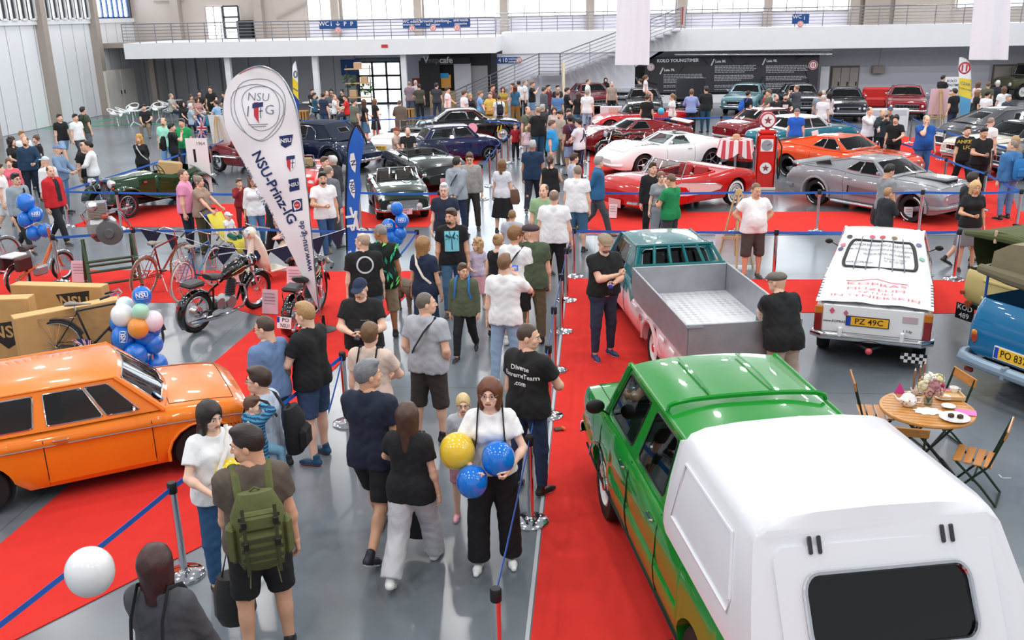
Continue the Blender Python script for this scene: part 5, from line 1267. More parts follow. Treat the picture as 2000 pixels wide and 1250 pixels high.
q=U(mat('#c9a68a',.8));q.box((-.1,.25,2.1),(.03,.05,.22),bev=.01);q.build('flap_strap',None,r)
plate(r,(-.06,.66,.68),(-1,0,0),(0,0,1),['KOD','489'],.34,.28,'#101012','#e8e8e8')
for yy,col in((.78,'#a01c18'),):q=U(mat(col,.2,0,1));q.tube([(-.02,yy,1.0),(-.05,yy,1.0)],.035,12);q.build('reflector',None,r)
q=U(BLACK);q.box((-.03,.55,.82),(.05,.3,.1),bev=.01);q.use(mat('#9a4a1c',.2,0,1.));q.tube([(-.06,.6,.85),(-.1,.6,.85)],.06,12);q.build('tail_lamp',None,r)
for xw in(.75,3.0):
 for yy in(.68,-.68):add_wheel(r,xw,yy,.38,.2,'steel')
q=U(BLACK);q.box((2.,0,.62),(3.9,1.2,.2));q.build('chassis',None,r)
for ch in r.children:
 if ch.name.split('.')[0]not in('wheel','chassis'):ch.scale=(1,.97,.9);ch.location.z=-.265
FBTOP=[(-2.35,.72),(-2.25,.86),(-1.8,.97),(-1.0,.98),(-.2,.92),(.8,.92),(1.5,.9),(1.95,.84),(2.1,.70)]
FBPLAN=[(0,.88),(.03,.93),(.15,.98),(.3,1),(.5,.985),(.75,.99),(.92,.97),(.98,.93),(1,.86)]
def fastback(name,label,x,y,hd,col,wheels,**k):
 c=Car(name,label,x,y,hd,L=4.5,W=1.83,wb=2.74,fo=.74,wr=.335,ww=.23,color=col,sill=.22,top=FBTOP,plan=FBPLAN,crown=[(-2.3,.02),(-1,.03),(.9,.05),(2.2,.04)],prof=[(0,.9),(.1,.95),(.3,.965),(.42,.95),(.6,1.),(.75,1.),(.88,.97),(1,.88)],gh=dict(a=.62,b=.05,c=-.65,d=-2.0,zr=1.27,wr=.56,wbf=.86,crown=.055,bow=.1,rbow=.05,side=((.05,.30,.12,.9),(.315,.48,.2,.88)),rear=(.12,.88,.35,.92),pil=.03,glass=DGLASS),doors=((.55,-.55),),hood=(1.98,.75),trunk=(-2.02,-2.3),wheels=wheels)
 c.bumper(.42,True,.045,.04,.3,m=k.get('bm',CHROME));c.grille(c.xn-.02,.6,1.1,.2,5,False,back=DARK);c.lamp(c.xn-.04,.62,.62,.085);c.mirror(.45,.98,k.get('mm',CHROME),.1);c.block('tail_lamp',c.xt+.02,.55,.68,(.05,.3,.12),mat('#8a1418',.2,0,1));c.bumper(.45,False,.045,.04,.3,m=k.get('bm',CHROME));c.wipers();return c
x,y,hd=cp(1594,400,-51,-1.37,-.80)
c=fastback('fastback_car','silver grey fastback with black stripes and pump-lettered tyres behind the easel man',x,y,hd,'#8d9096','mag5w',bm=paint('#8d9096'))
c.root['label']='silver grey fastback coupe with hood stripes and side scoops'
for yy in(.17,-.17):q=U(mat('#53565c',.25,.2,1.));q.grid([[V3((x_,yy+dy,c.ztop(x_,abs(yy))+.006))for dy in(-.1,.1)]for x_ in[lerp(.72,2.0,i/12)for i in range(13)]]);q.build('hood_stripe',None,c.root)
q=U(c.paint);q.box((1.4,0,c.ztop(1.4,0)+.03),(.85,.5,.09),bev=.035);q.use(BLACK);q.box((1.8,0,c.ztop(1.8,0)+.035),(.05,.42,.05),bev=.01);q.build('hood_scoop',None,c.root)
for sg in(1,-1):
 q=U(mat('#6a6d73',.3,.2,1.));q.add([(-.35,sg*.925,.64),(-.35,sg*.93,.46),(.85,sg*.915,.46),(.85,sg*.915,.6)],[(0,1,2,3)]);q.use(BLACK);q.box((-.37,sg*.925,.56),(.03,.02,.2));q.build('side_scoop',None,c.root,smooth=0)
 q=U(STEEL);q.tube([(-.85,sg*.9,.22),(.95,sg*.9,.22)],.04,10);q.build('side_pipe',None,c.root)
 for xw in(1.37,-1.37):q=U(c.paint);q.tube([(xw+.41*cos(t),sg*.905,.335+.41*sin(t))for t in[R(-8+19.6*i)for i in range(11)]],.035,8);q.build('wheel_flare',None,c.root)
 q=U(BLACK);q.add([(-.98,sg*.80,1.08),(-1.06,sg*.79,1.2),(-1.5,sg*.775,1.1),(-1.45,sg*.80,1.04)],[(0,1,2,3)]);q.build('quarter_vent',None,c.root,smooth=0)
q=U(c.paint);q.box((-2.2,0,.99),(.2,1.5,.06),MR(.25,3,'Y'),bev=.02);q.build('ducktail',None,c.root)
x,y,hd=cp(1538,345,-51,-1.37,-.80)
c=fastback('fastback_car','bright orange fastback coupe standing behind the silver one',x,y,hd,'#ee4f12','mag5w',bm=CHROME)
for yy in(.17,-.17):q=U(mat('#c23c14',.25,0,1.));q.grid([[V3((x_,yy+dy,c.ztop(x_,abs(yy))+.006))for dy in(-.08,.08)]for x_ in[lerp(.72,2.0,i/12)for i in range(13)]]);q.build('hood_stripe',None,c.root)
q=U(mat('#22242a',.4));q.box((-2.2,0,1.0),(.16,1.3,.03),MR(.2,3,'Y'),bev=.01)
q.build('rear_spoiler',None,c.root)
x,y,hd=cp(1431,399,220,-1.295,.78)
RED='#c4120c'
c=Car('roadster','bright red roadster with white side coves and toothy chrome grille',x,y,hd,L=4.35,W=1.84,wb=2.59,fo=.76,wr=.34,ww=.2,color=RED,sill=.24,top=[(-2.3,.55),(-2.15,.74),(-1.7,.9),(-1.25,.96),(-.7,.9),(-.2,.86),(.6,.88),(1.2,.92),(1.6,.9),(1.95,.8),(2.06,.62)],plan=[(0,.72),(.04,.85),(.15,.97),(.3,1.),(.5,.975),(.75,1),(.9,.985),(.97,.93),(1,.82)],crown=[(-2,.0),(-.5,.0),(.7,.02),(1.3,.04),(2.2,.04)],open_=(.4,-.75,.6,'#a8141a',mat('#c4120c',.3)),ws=dict(x=.55,h=.36,rake=.7,bow=.22),doors=((.45,-.4),),hood=(1.92,.68),trunk=(-1.0,-2.1),wheels='white',inner='#8a1418')
for sg in(1,-1):
 q=U(mat('#e8c8c4',.3,0,.6));PP=[(.95,.78),(.7,.8),(.2,.74),(-.5,.66),(-.72,.58),(-.66,.5),(-.3,.46),(.5,.46),(.95,.5)];q.add([(a,sg*(c.ys(a,b)+.008),b)for a,b in PP],[tuple(range(9))if sg<0 else tuple(range(9))[::-1]]);q.use(CHROME);q.tube([(a,sg*(c.ys(a,b)+.01),b)for a,b in PP],.009,5,closed=True);q.build('side_cove',None,c.root)
c.grille(c.xn-.06,.52,1.0,.2,11,True);c.lamp(c.xn-.13,.66,.74,.085,(1,.15,.1));c.lamp(c.xn-.1,.47,.72,.085,(1,.08,.1));c.bumper(.4,False,.05,.05)
for sg in(1,-1):q=U(CHROME);q.tube([(c.xn-.1,sg*.86,.44),(c.xn+.03,sg*.7,.42),(c.xn+.07,sg*.5,.42)],.05,8);q.build('bumper',None,c.root)
plate(c.root,(c.xn+.06,0,.36),(1,0,0),(0,0,1),['',''],.44,.2,'#eab6b8','#c02030');c.lamp(c.xt+.1,.6,.66,.06,(-1,0,0),'tail_lamp','#a01818');c.mirror(.4,.92,CHROME,.06)
x,y,hd=cp(1388,331,208,-1.245,.78)
SHK=[(-2.25,.62),(-2.1,.84),(-1.5,.95),(-1.1,.97),(-.5,.84),(.3,.84),(1.0,.93),(1.35,.93),(1.75,.78),(2.1,.6),(2.35,.5)]
SHP=[(0,.82),(.05,.9),(.2,1.),(.3,.985),(.48,.9),(.62,.95),(.72,1.),(.88,.93),(.96,.82),(1,.62)]
def shark(name,label,x,y,hd,col,**k):
 fo=k.get('fo',1.0)
 c=Car(name,label,x,y,hd,L=3.5+fo,W=1.76,wb=2.49,fo=fo,wr=.33,ww=.22,color=col,sill=.2,top=SHK,plan=SHP,crown=[(-2.2,.0),(-.8,.02),(.6,.04),(1.3,-.06),(2.2,.0)],gh=dict(a=.45,b=-.1,c=-.62,d=-1.35,zr=1.15,wr=.5,wbf=.82,crown=.05,bow=.2,rbow=.02,side=((.06,.52,.1,.9),),rear=(.12,.88,.1,.92),pil=.028,glass=k.get('glass',TINT),roofmat=k.get('roofmat')),doors=((.4,-.6),),hood=(1.8,.6),wheels=k.get('wheels','mag'),seats=True)
 c.bumper(.42,False,.05,.03,m=c.paint);c.bumper(.36,True,.04,.02,m=c.paint);c.lamp(c.xt+.05,.55,.72,.06,(-1,0,0),'tail_lamp','#a01818');c.mirror(.3,.9,c.paint,.1);return c
c=shark('sports_coupe','white low sports coupe with glass roof panels and seats showing',x,y,hd,'#f4f5f7',roofmat=GLASS,glass=GLASS)
q=U(BLACK)
for sg in(1,-1):
 for i in range(5):q.box((.72+.1*i,sg*.5,c.ztop(.72+.1*i,.5)+.006),(.06,.03,.01))
q.build('hood_vents',None,c.root)
x,y,hd=cp(1184,306,203,1.245,.8)
c=shark('sports_coupe','dark red flared sports coupe with white hood stripes',x,y,hd,'#7a0c14',glass=DGLASS,wheels='mag5',fo=.7)
for yy in(.16,-.16):q=U(WHITEP);q.grid([[V3((x_,yy+dy,c.ztop(x_,abs(yy))+.007))for dy in(-.08,.08)]for x_ in[lerp(.6,1.75,i/12)for i in range(13)]]);q.build('hood_stripe',None,c.root)
q=U(c.paint);q.box((-2.1,0,1.0),(.25,1.5,.05),MR(.3,3,'Y'),bev=.02);q.build('ducktail',None,c.root)
x,y,hd=cp(1192,267,193,1.22,.78)
c=Car('convertible','red wedge-shaped convertible with dark folded top, behind the dark red coupe',x,y,hd,L=4.05,W=1.8,wb=2.44,fo=.62,wr=.33,ww=.22,color='#c8141c',sill=.2,top=[(-2.2,.6),(-2.1,.86),(-1.2,.92),(-.5,.86),(.4,.84),(1.0,.84),(1.5,.72),(1.85,.5)],plan=[(0,.9),(.05,.96),(.3,1),(.7,1),(.9,.95),(.97,.86),(1,.7)],crown=[(0,.03)],open_=(.4,-.7,.62,'#2a2a2e'),ws=dict(x=.5,h=.34,rake=1.,bow=.2,trim=BLACK),doors=((.45,-.5),),hood=(1.7,.6),trunk=(-1.1,-2.1),wheels='mag')
c.strip(1.7,-2.1,.5,BLACK,.012);c.mirror(.4,.9,c.paint,.08);q=U(DARK);q.box((-.95,0,.97),(.4,1.3,.14),bev=.06);q.build('folded_top',None,c.root)
def notch(name,label,x,y,hd,col,roof=None,wheels='cap',glass=TINT,scale=1.,**k):
 c=Car(name,label,x,y,hd,L=4.6*scale,W=1.74*scale,wb=2.74*scale,fo=.85*scale,wr=.33,color=col,sill=.22,top=[(-2.3*scale,.68),(-2.15*scale,.84),(-1.4*scale,.93),(-.3,.92),(.8,.91),(1.6,.87),(2.1*scale,.8),(2.25*scale,.68)],plan=[(0,.9),(.04,.95),(.2,.99),(.4,1),(.8,1),(.95,.96),(1,.9)],crown=[(0,.04)],gh=dict(a=.65,b=.15,c=-.8,d=-1.3,zr=1.3,wr=.58,wbf=.88,crown=.06,bow=.1,rbow=.08,side=k.get('side',((.06,.42,.1,.9),(.44,.72,.1,.9))),pil=.03,glass=glass,roofmat=roof,body=k.get('cabin')),doors=((.6,-.5),),hood=(2.1,.8),trunk=(-1.45,-2.2),wheels=wheels)
 c.bumper(.42,True,.045,.05);c.bumper(.42,False,.045,.05);c.grille(c.xn-.0,.6,1.0,.16,7,True);c.lamp(c.xn-.03,.64,.62,.08);c.block('tail_lamp',c.xt,.62,.66,(.05,.2,.14),mat('#8a1418',.2,0,1));c.mirror(.5,.95,CHROME,.08);c.wipers();return c
x,y,hd=cp(1402,284,31,-2.0,.6)
c=notch('hardtop_coupe','dark red hardtop coupe with a round tail emblem, behind the teal one',x,y,hd,'#7d0f1c',scale=.92);q=U(CHROME);q.lathe([(.07,0),(.05,.03),(.001,.03)],16,MT((c.xt-.0,0,.62))@MR(R(-90),4,'Y'));q.build('tail_emblem',None,c.root)
WR=paint('#f2f2f4')
x,y,hd=cp(1454,304,32,-2.0,.6)
c=notch('hardtop_coupe','teal hardtop coupe with white roof, parked by the fuel pump',x,y,hd,'#0a7186',roof=WR,cabin=WR,scale=.88)
def vintage(name,label,x,y,hd,col,L=3.7,wb=2.39,W=1.45,open_=True,seat='#c0a070',wheels='wire',fend=None):
 rt=thing(name,label,'car',(x,y,0),R(hd));pm=paint(col);fm=paint(fend or col);a,b=wb/2,-wb/2;wr=.34
 q=U(pm);rows=[]
 for x_,w_,z_ in((a+.1,.24,.98),(a-.1,.27,1.0),(a-.6,.34,1.02),(a-1.05,.44,1.03),(a-1.1,.5,1.03),(a-1.6,.56,.93),(b+.4,.56,.95),(b-.05,.5,1.02),(b-.3,.44,.92)):
  rows.append([V3((x_,yy,z))for yy,z in((w_,.36),(w_*1.02,.6),(w_,z_-.12),(w_*.8,z_-.03),(w_*.4,z_+.01),(0,z_+.02),(-w_*.4,z_+.01),(-w_*.8,z_-.03),(-w_,z_-.12),(-w_*1.02,.6),(-w_,.36))])
 full=U(pm)
 for i in range(len(rows)-1):
  if 4<=i<=6 and open_:full.grid([rows[i][:4],rows[i+1][:4]],flip=False);full.grid([rows[i][7:],rows[i+1][7:]],flip=False)
  else:full.grid([rows[i],rows[i+1]],flip=False)
 full.add(rows[0],[tuple(range(11))]);full.add(rows[-1],[tuple(range(11))[::-1]]);full.build('body',None,rt,smooth=35)
 U(DARK).box(((a+b)/2,0,.34),(wb+.4,.9,.12)).build('chassis',None,rt)
 for sg in(1,-1):
  for k,pts in enumerate((((a+.42,.44),(a+.40,.6),(a+.3,.74),(a+.05,.82),(a-.22,.77),(a-.5,.58),(a-.8,.42),(a-1.1,.36),(b+.62,.36),(b+.5,.36)),((b+.46,.4),(b+.42,.55),(b+.3,.74),(b+.08,.84),(b-.18,.82),(b-.4,.66),(b-.5,.46)))):
   q=U(fm);q.grid([[V3((x_,sg*(W/2-.36+.33*t),z-.06*(2*t-1)**2*(1 if z>.45 else .3)))for t in(0,.15,.4,.6,.85,1)]for x_,z in pts],flip=(sg>0));o=q.build('rear_fender' if k else 'front_fender',None,rt,smooth=60);md=o.modifiers.new('s','SOLIDIFY');md.thickness=.025
  add_wheel(rt,a,sg*(W/2-.19),wr,.14,wheels);add_wheel(rt,b,sg*(W/2-.19),wr,.14,wheels)
  q=U(CHROME);M=MT((a+.3,sg*.4,.92))@MR(R(90),4,'Y');q.lathe([(.001,-.16),(.07,-.12),(.105,-.02),(.11,.02),(.1,.03)],18,M);q.tube([(a+.25,sg*.4,.85),(a+.25,sg*.3,.68)],.015,6);q.use(mat('#f2f4f6',.08,.3,1));q.lathe([(.1,.02),(.05,.04),(.001,.045)],18,M);q.build('headlight',None,rt)
 q=U(CHROME);q.prism([(.24,.42),(.26,.9),(.15,1.02),(-.15,1.02),(-.26,.9),(-.24,.42)],.06,Matrix(((0,0,1,a+.1),(1,0,0,0),(0,1,0,0),(0,0,0,1))));q.use(DARK);q.prism([(.19,.46),(.2,.86),(.1,.93),(-.1,.93),(-.2,.86),(-.19,.46)],.07,Matrix(((0,0,1,a+.1),(1,0,0,0),(0,1,0,0),(0,0,0,1))))
 q.use(CHROME)
 for i in range(9):yy=-.17+.0425*i;q.tube([(a+.175,yy,.47),(a+.175,yy,.88)],.006,4)
 q.build('radiator_grille',None,rt)
 q=U(CHROME);q.tube([(a+.46,-.6,.42),(a+.5,0,.42),(a+.46,.6,.42)],.035,8,sq=.5);q.build('bumper',None,rt)
 q=U(CHROME);q.tube([(b-.55,-.55,.42),(b-.58,0,.42),(b-.55,.55,.42)],.035,8,sq=.5);q.build('bumper',None,rt)
 if open_:
  q=U(CHROME);P=[(a-1.12,.48,1.03),(a-1.2,.47,1.36),(a-1.2,-.47,1.36),(a-1.12,-.48,1.03)];q.tube(P,.014,6,closed=True);o=q.build('windscreen_frame',None,rt);q=U(GLASS);q.add(P,[(0,1,2,3)]);q.build('windscreen_glass',None,o,smooth=0)
  U(mat('#241a16',.8)).box(((a-1.1+b+.4)/2,0,.55),(1.0,.96,.1)).build('cockpit_floor',None,rt)
  q=U(leather(seat));q.box((b+.75,0,.7),(.5,.95,.2),bev=.06);q.box((b+.48,0,.98),(.16,.95,.42),MR(-.2,3,'Y'),bev=.06);q.build('seat',None,rt)
  q=U(BLACK);M=MT((a-1.35,.25,1.02))@MR(R(-65),4,'Y');q.tube([M@V3((.19*cos(t),.19*sin(t),0))for t in[2*PI*i/18 for i in range(18)]],.012,6,closed=True);q.tube([M@V3((-.18,0,0)),M@V3((.18,0,0))],.01,5);q.tube([M@V3((0,-.18,0)),M@V3((0,.18,0))],.01,5);q.build('steering_wheel',None,rt)
  q=U(STEEL);add_wheel(rt,b-.42,.0,.3,.13,wheels);sp=rt.children[-1];sp.rotation_euler=(0,R(-80),0);sp.location=(b-.46,0,.78);sp.name='spare_wheel'
 return rt,a,b
x,y,hd=cp(257,427,243,1.195,.66);rt,a,b=vintage('vintage_roadster','dark green vintage roadster with wire wheels and chrome headlamps',x,y,hd,'#0d3a1c',fend='#0b2e18');plate(rt,(a+.52,0,.34),(1,0,0),(0,0,1),['YK 8412','OPOLE'],.5,.2,'#f4f4f6');q=U(mat('#c03040',.5));q.box((a-.75,.42,.82),(.1,.01,.05));q.build('flag_badge',None,rt)
p=at(500,335);c=Car('roadster','maroon roadster half hidden behind the white feather flag',p.x,p.y,330,L=3.9,W=1.45,wb=2.25,fo=.75,wr=.33,color='#7c0e18',sill=.25,top=[(-1.9,.6),(-1.6,.84),(-1.0,.9),(-.3,.82),(.3,.88),(1.0,.94),(1.6,.86),(1.87,.64)],plan=[(0,.7),(.06,.88),(.2,1.),(.4,.93),(.6,.93),(.8,1),(.94,.9),(1,.72)],crown=[(0,.03)],open_=(.25,-.65,.5,'#9a1c22'),ws=dict(x=.38,h=.38,rake=.3,bow=.06),doors=((.3,-.35),),hood=(1.7,.5),trunk=(-.8,-1.8),wheels='wire')
c.bumper(.4,True,.04,.06,over=(.4,-.4));c.lamp(c.xn-.1,.42,.72,.1);c.grille(c.xn-.03,.55,.6,.22,9,True);c.mirror(.3,.9,CHROME,.06)
p=at(585,385);c=Car('sports_car','bright red sports car showing between the flag and the men',p.x,p.y,282,L=3.9,W=1.5,wb=2.3,fo=.75,wr=.32,color='#e0241a',sill=.24,top=[(-1.9,.6),(-1.6,.84),(-1.0,.88),(-.3,.82),(.4,.86),(1.0,.9),(1.6,.82),(1.9,.62)],plan=[(0,.78),(.06,.9),(.2,1.),(.5,.97),(.8,1),(.94,.9),(1,.72)],crown=[(0,.03)],open_=(.25,-.65,.5,'#c8a078'),ws=dict(x=.38,h=.34,rake=.5),doors=((.3,-.35),),hood=(1.7,.5),trunk=(-.8,-1.8),wheels='wire')
c.bumper(.4,True,.04,.06);c.lamp(c.xn-.12,.5,.68,.09)
x,y,hd=cp(650,338,152,-1.3,.68)
c=Car('drophead_car','midnight blue vintage drophead with raised fabric hood and chrome window line',x,y,hd,L=4.5,W=1.66,wb=2.7,fo=.75,wr=.37,color='#0a1e3c',sill=.3,top=[(-2.1,.62),(-1.8,.9),(-1.3,1.04),(-.7,1.02),(.5,1.02),(1.2,1.0),(1.9,.92),(2.05,.8)],plan=[(0,.72),(.06,.88),(.2,1.),(.4,.96),(.6,.92),(.8,.98),(.95,.8),(1,.6)],crown=[(-2,.02),(1,.06)],arch=1.2,gh=dict(a=.45,b=.1,c=-.95,d=-1.5,zr=1.52,wr=.54,wbf=.86,crown=.1,bow=.08,rbow=.1,side=((.05,.34,.08,.86),),rear=(.32,.68,.42,.68),pil=.035,glass=TINT,roofmat=mat('#0c1b33',.8,0,0,.1,6.),body=mat('#0c1b33',.8,0,0,.1,6.)),doors=((.4,-.5),),hood=(1.9,.6),trunk=(-1.55,-2.0),wheels='cap')
q=U(CHROME)
q.tube([(-.75,.80,1.06),(-.72,.72,1.32),(-.5,.66,1.46),(.1,.62,1.48)],.016,6);q.tube([(-.78,.80,1.06),(-1.2,.74,1.1),(-1.5,.6,1.12)],.014,6);q.build('chrome_line',None,c.root);c.bumper(.45,False,.05,.08,over=(.4,-.4));c.bumper(.45,True,.05,.08)
for sg in(1,-1):q=U(c.paint);q.tube([(-1.35+.5*cos(t),sg*.78,.42+.5*sin(t))for t in[R(0+18*i)for i in range(11)]],.09,8,sq=.6);q.build('rear_fender',None,c.root)
x,y,hd=cp(785,424,288,.95,0)
c=Car('roadster','dark green small roadster with chrome grille facing the barrier',x,y,hd,L=3.5,W=1.42,wb=2.03,fo=.66,wr=.29,color='#1b2a20',sill=.22,top=[(-1.75,.6),(-1.5,.78),(-.8,.82),(.2,.8),(1.0,.8),(1.5,.72),(1.68,.55)],plan=[(0,.84),(.05,.94),(.3,1),(.7,1),(.93,.95),(1,.84)],crown=[(0,.05)],open_=(.3,-.5,.52,'#3a2a22'),ws=dict(x=.42,h=.36,rake=.35),doors=((.35,-.35),),hood=(1.5,.5),trunk=(-.7,-1.6),wheels='cap')
c.grille(c.xn-.0,.46,.72,.17,9);c.lamp(c.xn-.1,.53,.62,.09);c.lamp(c.xn+.04,.36,.42,.075,name='fog_lamp');c.bumper(.33,True,.04,.05,over=(.3,-.3));plate(c.root,(c.xn+.1,-.05,.3),(1,0,0),(0,0,1),['SPRIDGET','CLUB'],.44,.14,'#efc4d0','#a02040');c.mirror(.35,.85,CHROME,.07)
x,y,hd=cp(868,378,300,1.9,-.1)
c=Car('convertible','near-black convertible with folded hood behind the small green roadster',x,y,hd,L=4.0,W=1.66,wb=2.4,fo=.8,wr=.31,color='#121a18',sill=.2,top=[(-1.9,.6),(-1.7,.84),(-.9,.9),(.2,.87),(1.0,.86),(1.7,.74),(1.98,.52)],plan=[(0,.84),(.05,.94),(.3,1),(.7,1),(.9,.95),(.97,.85),(1,.7)],crown=[(0,.05)],open_=(.3,-.6,.58,'#26231f'),ws=dict(x=.45,h=.42,rake=.9,bow=.16,trim=BLACK),doors=((.4,-.5),),hood=(1.8,.55),trunk=(-.9,-1.8),wheels='mag')
c.lamp(c.xn-.28,.56,.64,.11,(1,.3,.5));plate(c.root,(c.xn+.02,0,.4),(1,0,0),(0,0,1),['GEORGE & DRAGON'],.5,.12,'#f0c0cc','#b02848');c.mirror(.45,.9,c.paint,.12)
x,y,hd=cp(955,313,24,.95,-.58)
c=Car('small_saloon','navy blue compact two-door with chrome bumper by the aisle posts',x,y,hd,L=3.2,W=1.5,wb=2.05,fo=.5,wr=.27,color='#0a1a4c',sill=.2,top=[(-1.6,.72),(-1.5,.86),(-.9,.92),(.3,.92),(.9,.9),(1.35,.8),(1.53,.62)],plan=[(0,.86),(.05,.95),(.3,1),(.8,1),(.95,.93),(1,.82)],crown=[(0,.05)],gh=dict(a=.62,b=.25,c=-1.1,d=-1.42,zr=1.34,wr=.56,wbf=.9,crown=.05,bow=.08,rbow=.06,side=((.06,.42,.1,.9),(.46,.9,.1,.9)),pil=.03),doors=((.6,-.4),),hood=(1.4,.7),wheels='mag')
c.bumper(.36,True,.035,.05);c.bumper(.36,False,.035,.05);c.lamp(c.xn-.08,.5,.62,.1);c.block('tail_lamp',c.xt,.58,.6,(.05,.12,.2),mat('#8a1418',.2,0,1));c.mirror(.6,.95,CHROME,.07);c.root.scale=(.93,.93,.9)
x,y,hd=cp(985,279,14,1.3,-.74)
c=notch('hardtop_coupe','black rally coupe with a pink door roundel and yellow stripes',x,y,hd,'#08090c',roof=paint('#16181a'),side=((.06,.36,.1,.9),(.38,.9,.12,.85)),scale=.9)
for sg in(1,-1):q=U(mat('#efb4c8',.5));M=MT((0.05,sg*(c.ys(.05,.6)+.006),.62))@MR(R(-90*sg),4,'X');q.lathe([(.2,0),(.001,.003)],24,M);q.build('door_roundel',None,c.root)
q=U(mat('#e0c020',.5))
for xx in(1.0,1.12):q.add([(xx,-c.ys(xx,.45)-.006,.45),(xx+.05,-c.ys(xx,.45)-.006,.45),(xx+.12,-c.ys(xx+.1,.8)-.006,.78),(xx+.07,-c.ys(xx+.1,.8)-.006,.78)],[(0,1,2,3)])
q.build('fender_stripe',None,c.root,smooth=0)
x,y,hd=cp(812,311,74,-1.0,-.7)
c=Car('roadster','white roadster seen from behind beyond the seated men',x,y,hd,L=3.9,W=1.52,wb=2.3,fo=.75,wr=.31,color='#f2f3f5',sill=.22,top=[(-1.85,.6),(-1.6,.82),(-.9,.86),(.2,.82),(1.0,.82),(1.6,.74),(1.85,.56)],plan=[(0,.84),(.05,.94),(.3,1),(.7,1),(.93,.95),(1,.84)],crown=[(0,.04)],open_=(.3,-.6,.55,'#1e1c1e'),ws=dict(x=.42,h=.36,rake=.35),doors=((.35,-.4),),hood=(1.7,.5),trunk=(-.8,-1.7),wheels='wire')
c.bumper(.4,False,.04,.05);c.block('tail_lamp',c.xt+.02,.58,.66,(.06,.1,.2),mat('#c01c20',.2,0,1));plate(c.root,(c.xt-.06,.1,.52),(-1,0,0),(0,0,1),'MGB 65',.45,.11,'#f0c040','#222222')
x,y,hd=cp(1845,300,24,-2.0,.5)
c=Car('fastback_coupe','dark grey forties coupe with rounded tail at the barrier',x,y,hd,L=5.0,W=1.85,wb=2.9,fo=.95,wr=.35,color='#3c4046',sill=.26,top=[(-2.45,.6),(-2.2,.86),(-1.5,1.05),(-.3,1.05),(.8,1.05),(1.8,.98),(2.4,.75)],plan=[(0,.72),(.05,.86),(.2,.98),(.5,1),(.8,.98),(.95,.86),(1,.7)],crown=[(0,.06)],gh=dict(a=.7,b=.25,c=-.6,d=-1.7,zr=1.46,wr=.52,wbf=.86,crown=.08,bow=.08,rbow=.1,side=((.06,.3,.1,.85),(.33,.52,.15,.8)),rear=(.25,.75,.3,.75),pil=.03),doors=((.6,-.5),),hood=(2.2,.85),trunk=(-1.75,-2.3),wheels='cap')
c.bumper(.42,False,.05,.07);plate(c.root,(c.xt+.02,.2,.72),(-1,0,.3),(0,0,1),'PO 4152',.5,.12);c.block('tail_lamp',c.xt+.1,.62,.6,(.06,.12,.08),mat('#8a1418',.2,0,1))
x,y,hd=cp(1950,331,200,1.3,.78)
c=notch('two_tone_saloon','cream and black two-tone car behind the man in the black polo',x,y,hd,'#ece4d4',roof=paint('#141418'),cabin=paint('#141418'))
x,y,hd=cp(1968,350,197,1.9,.3)
c=notch('saloon_car','dark blue classic car with chrome bumper at the frame edge',x,y,hd,'#0e2236')
def backrow(px,py,hd,col,label,name='saloon_car',**k):
 x,y,_=cp(px,py,hd,2.1,0);return notch(name,label,x,y,hd,col,**k)
x,y,_=cp(1150,200,255,0,0);backrow(1175,222,285,'#6f121c','maroon saloon with upright screen behind the standing visitors')
backrow(1215,205,262,'#b9c2cc','pale silver blue estate car below the staircase wall')
c=backrow(1258,238,268,'#0c1114','black muscle coupe with chrome bumper facing the hall','muscle_coupe',glass=DGLASS)
c=backrow(1345,234,262,'#10141c','near-black saloon with its hood standing open');q=U(c.paint);q.box((1.35,0,1.3),(1.25,1.36,.03),MR(R(52),3,'Y')@Matrix.Identity(3),bev=.01);q.build('raised_hood',None,c.root);q=U(DARK);q.box((1.5,0,.93),(1.,1.2,.06));q.build('engine_bay',None,c.root)
backrow(1440,226,250,'#5d8894','grey teal coupe before the exhibition board');backrow(1575,228,268,'#0b0e14','black coupe behind the man in dark grey',glass=DGLASS)
c=backrow(1655,240,262,'#0a0f1e','dark blue saloon with four round headlamps',glass=DGLASS);c.lamp(c.xn-.02,.44,.62,.07)
backrow(1768,235,255,'#8a1220','dark red coupe with a red sofa beside it',glass=DGLASS)
p=at(1720,208);sf=thing('sofa','red padded sofa standing beside the dark red coupe','sofa',(p.x,p.y,0),R(-100));SM=leather('#b8201c')
U(SM).box((0,0,.23),(.9,1.7,.46),bev=.08).build('seat',None,sf);U(SM).box((-.38,0,.62),(.25,1.8,.6),bev=.1).build('backrest',None,sf)
for sg in(1,-1):U(SM).box((0,sg*.85,.45),(.9,.22,.5),bev=.09).build('armrest',None,sf)
x,y,_=cp(1990,195,200,1.3,.7)
c=Car('off_road_vehicle','olive green military off-roader in the back corner',x,y,200,L=3.8,W=1.7,wb=2.4,fo=.6,wr=.4,ww=.2,color='#4a4a2c',sill=.45,top=[(-2.0,1.1),(-.4,1.12),(.5,1.12),(1.5,1.08),(1.8,1.0)],plan=[(0,.97),(.1,1),(.9,.98),(1,.92)],crown=[(0,.03)],gh=dict(a=.55,b=.4,c=-1.7,d=-1.9,zr=1.75,wr=.72,wbf=.92,crown=.05,side=((.05,.3,.1,.85),(.36,.9,.1,.85)),pil=.03,roofmat=OL),doors=((.5,-.3),),hood=(1.7,.65),wheels='steel')
c.bumper(.6,True,.06,.05,m=BLACK);c.lamp(c.xn,.5,.8,.1)
_po=U(CHROME);_po.lathe([(.036,.03),(.034,.05),(.034,.86)],16);_post=_po.build('post');_o1=_post;_post=_post.data
_po=U(BLACK);_po.lathe([(.04,.86),(.043,.87),(.043,.955),(.036,.965),(.001,.966)],16);_o2=_po.build('belt_head');_head=_o2.data
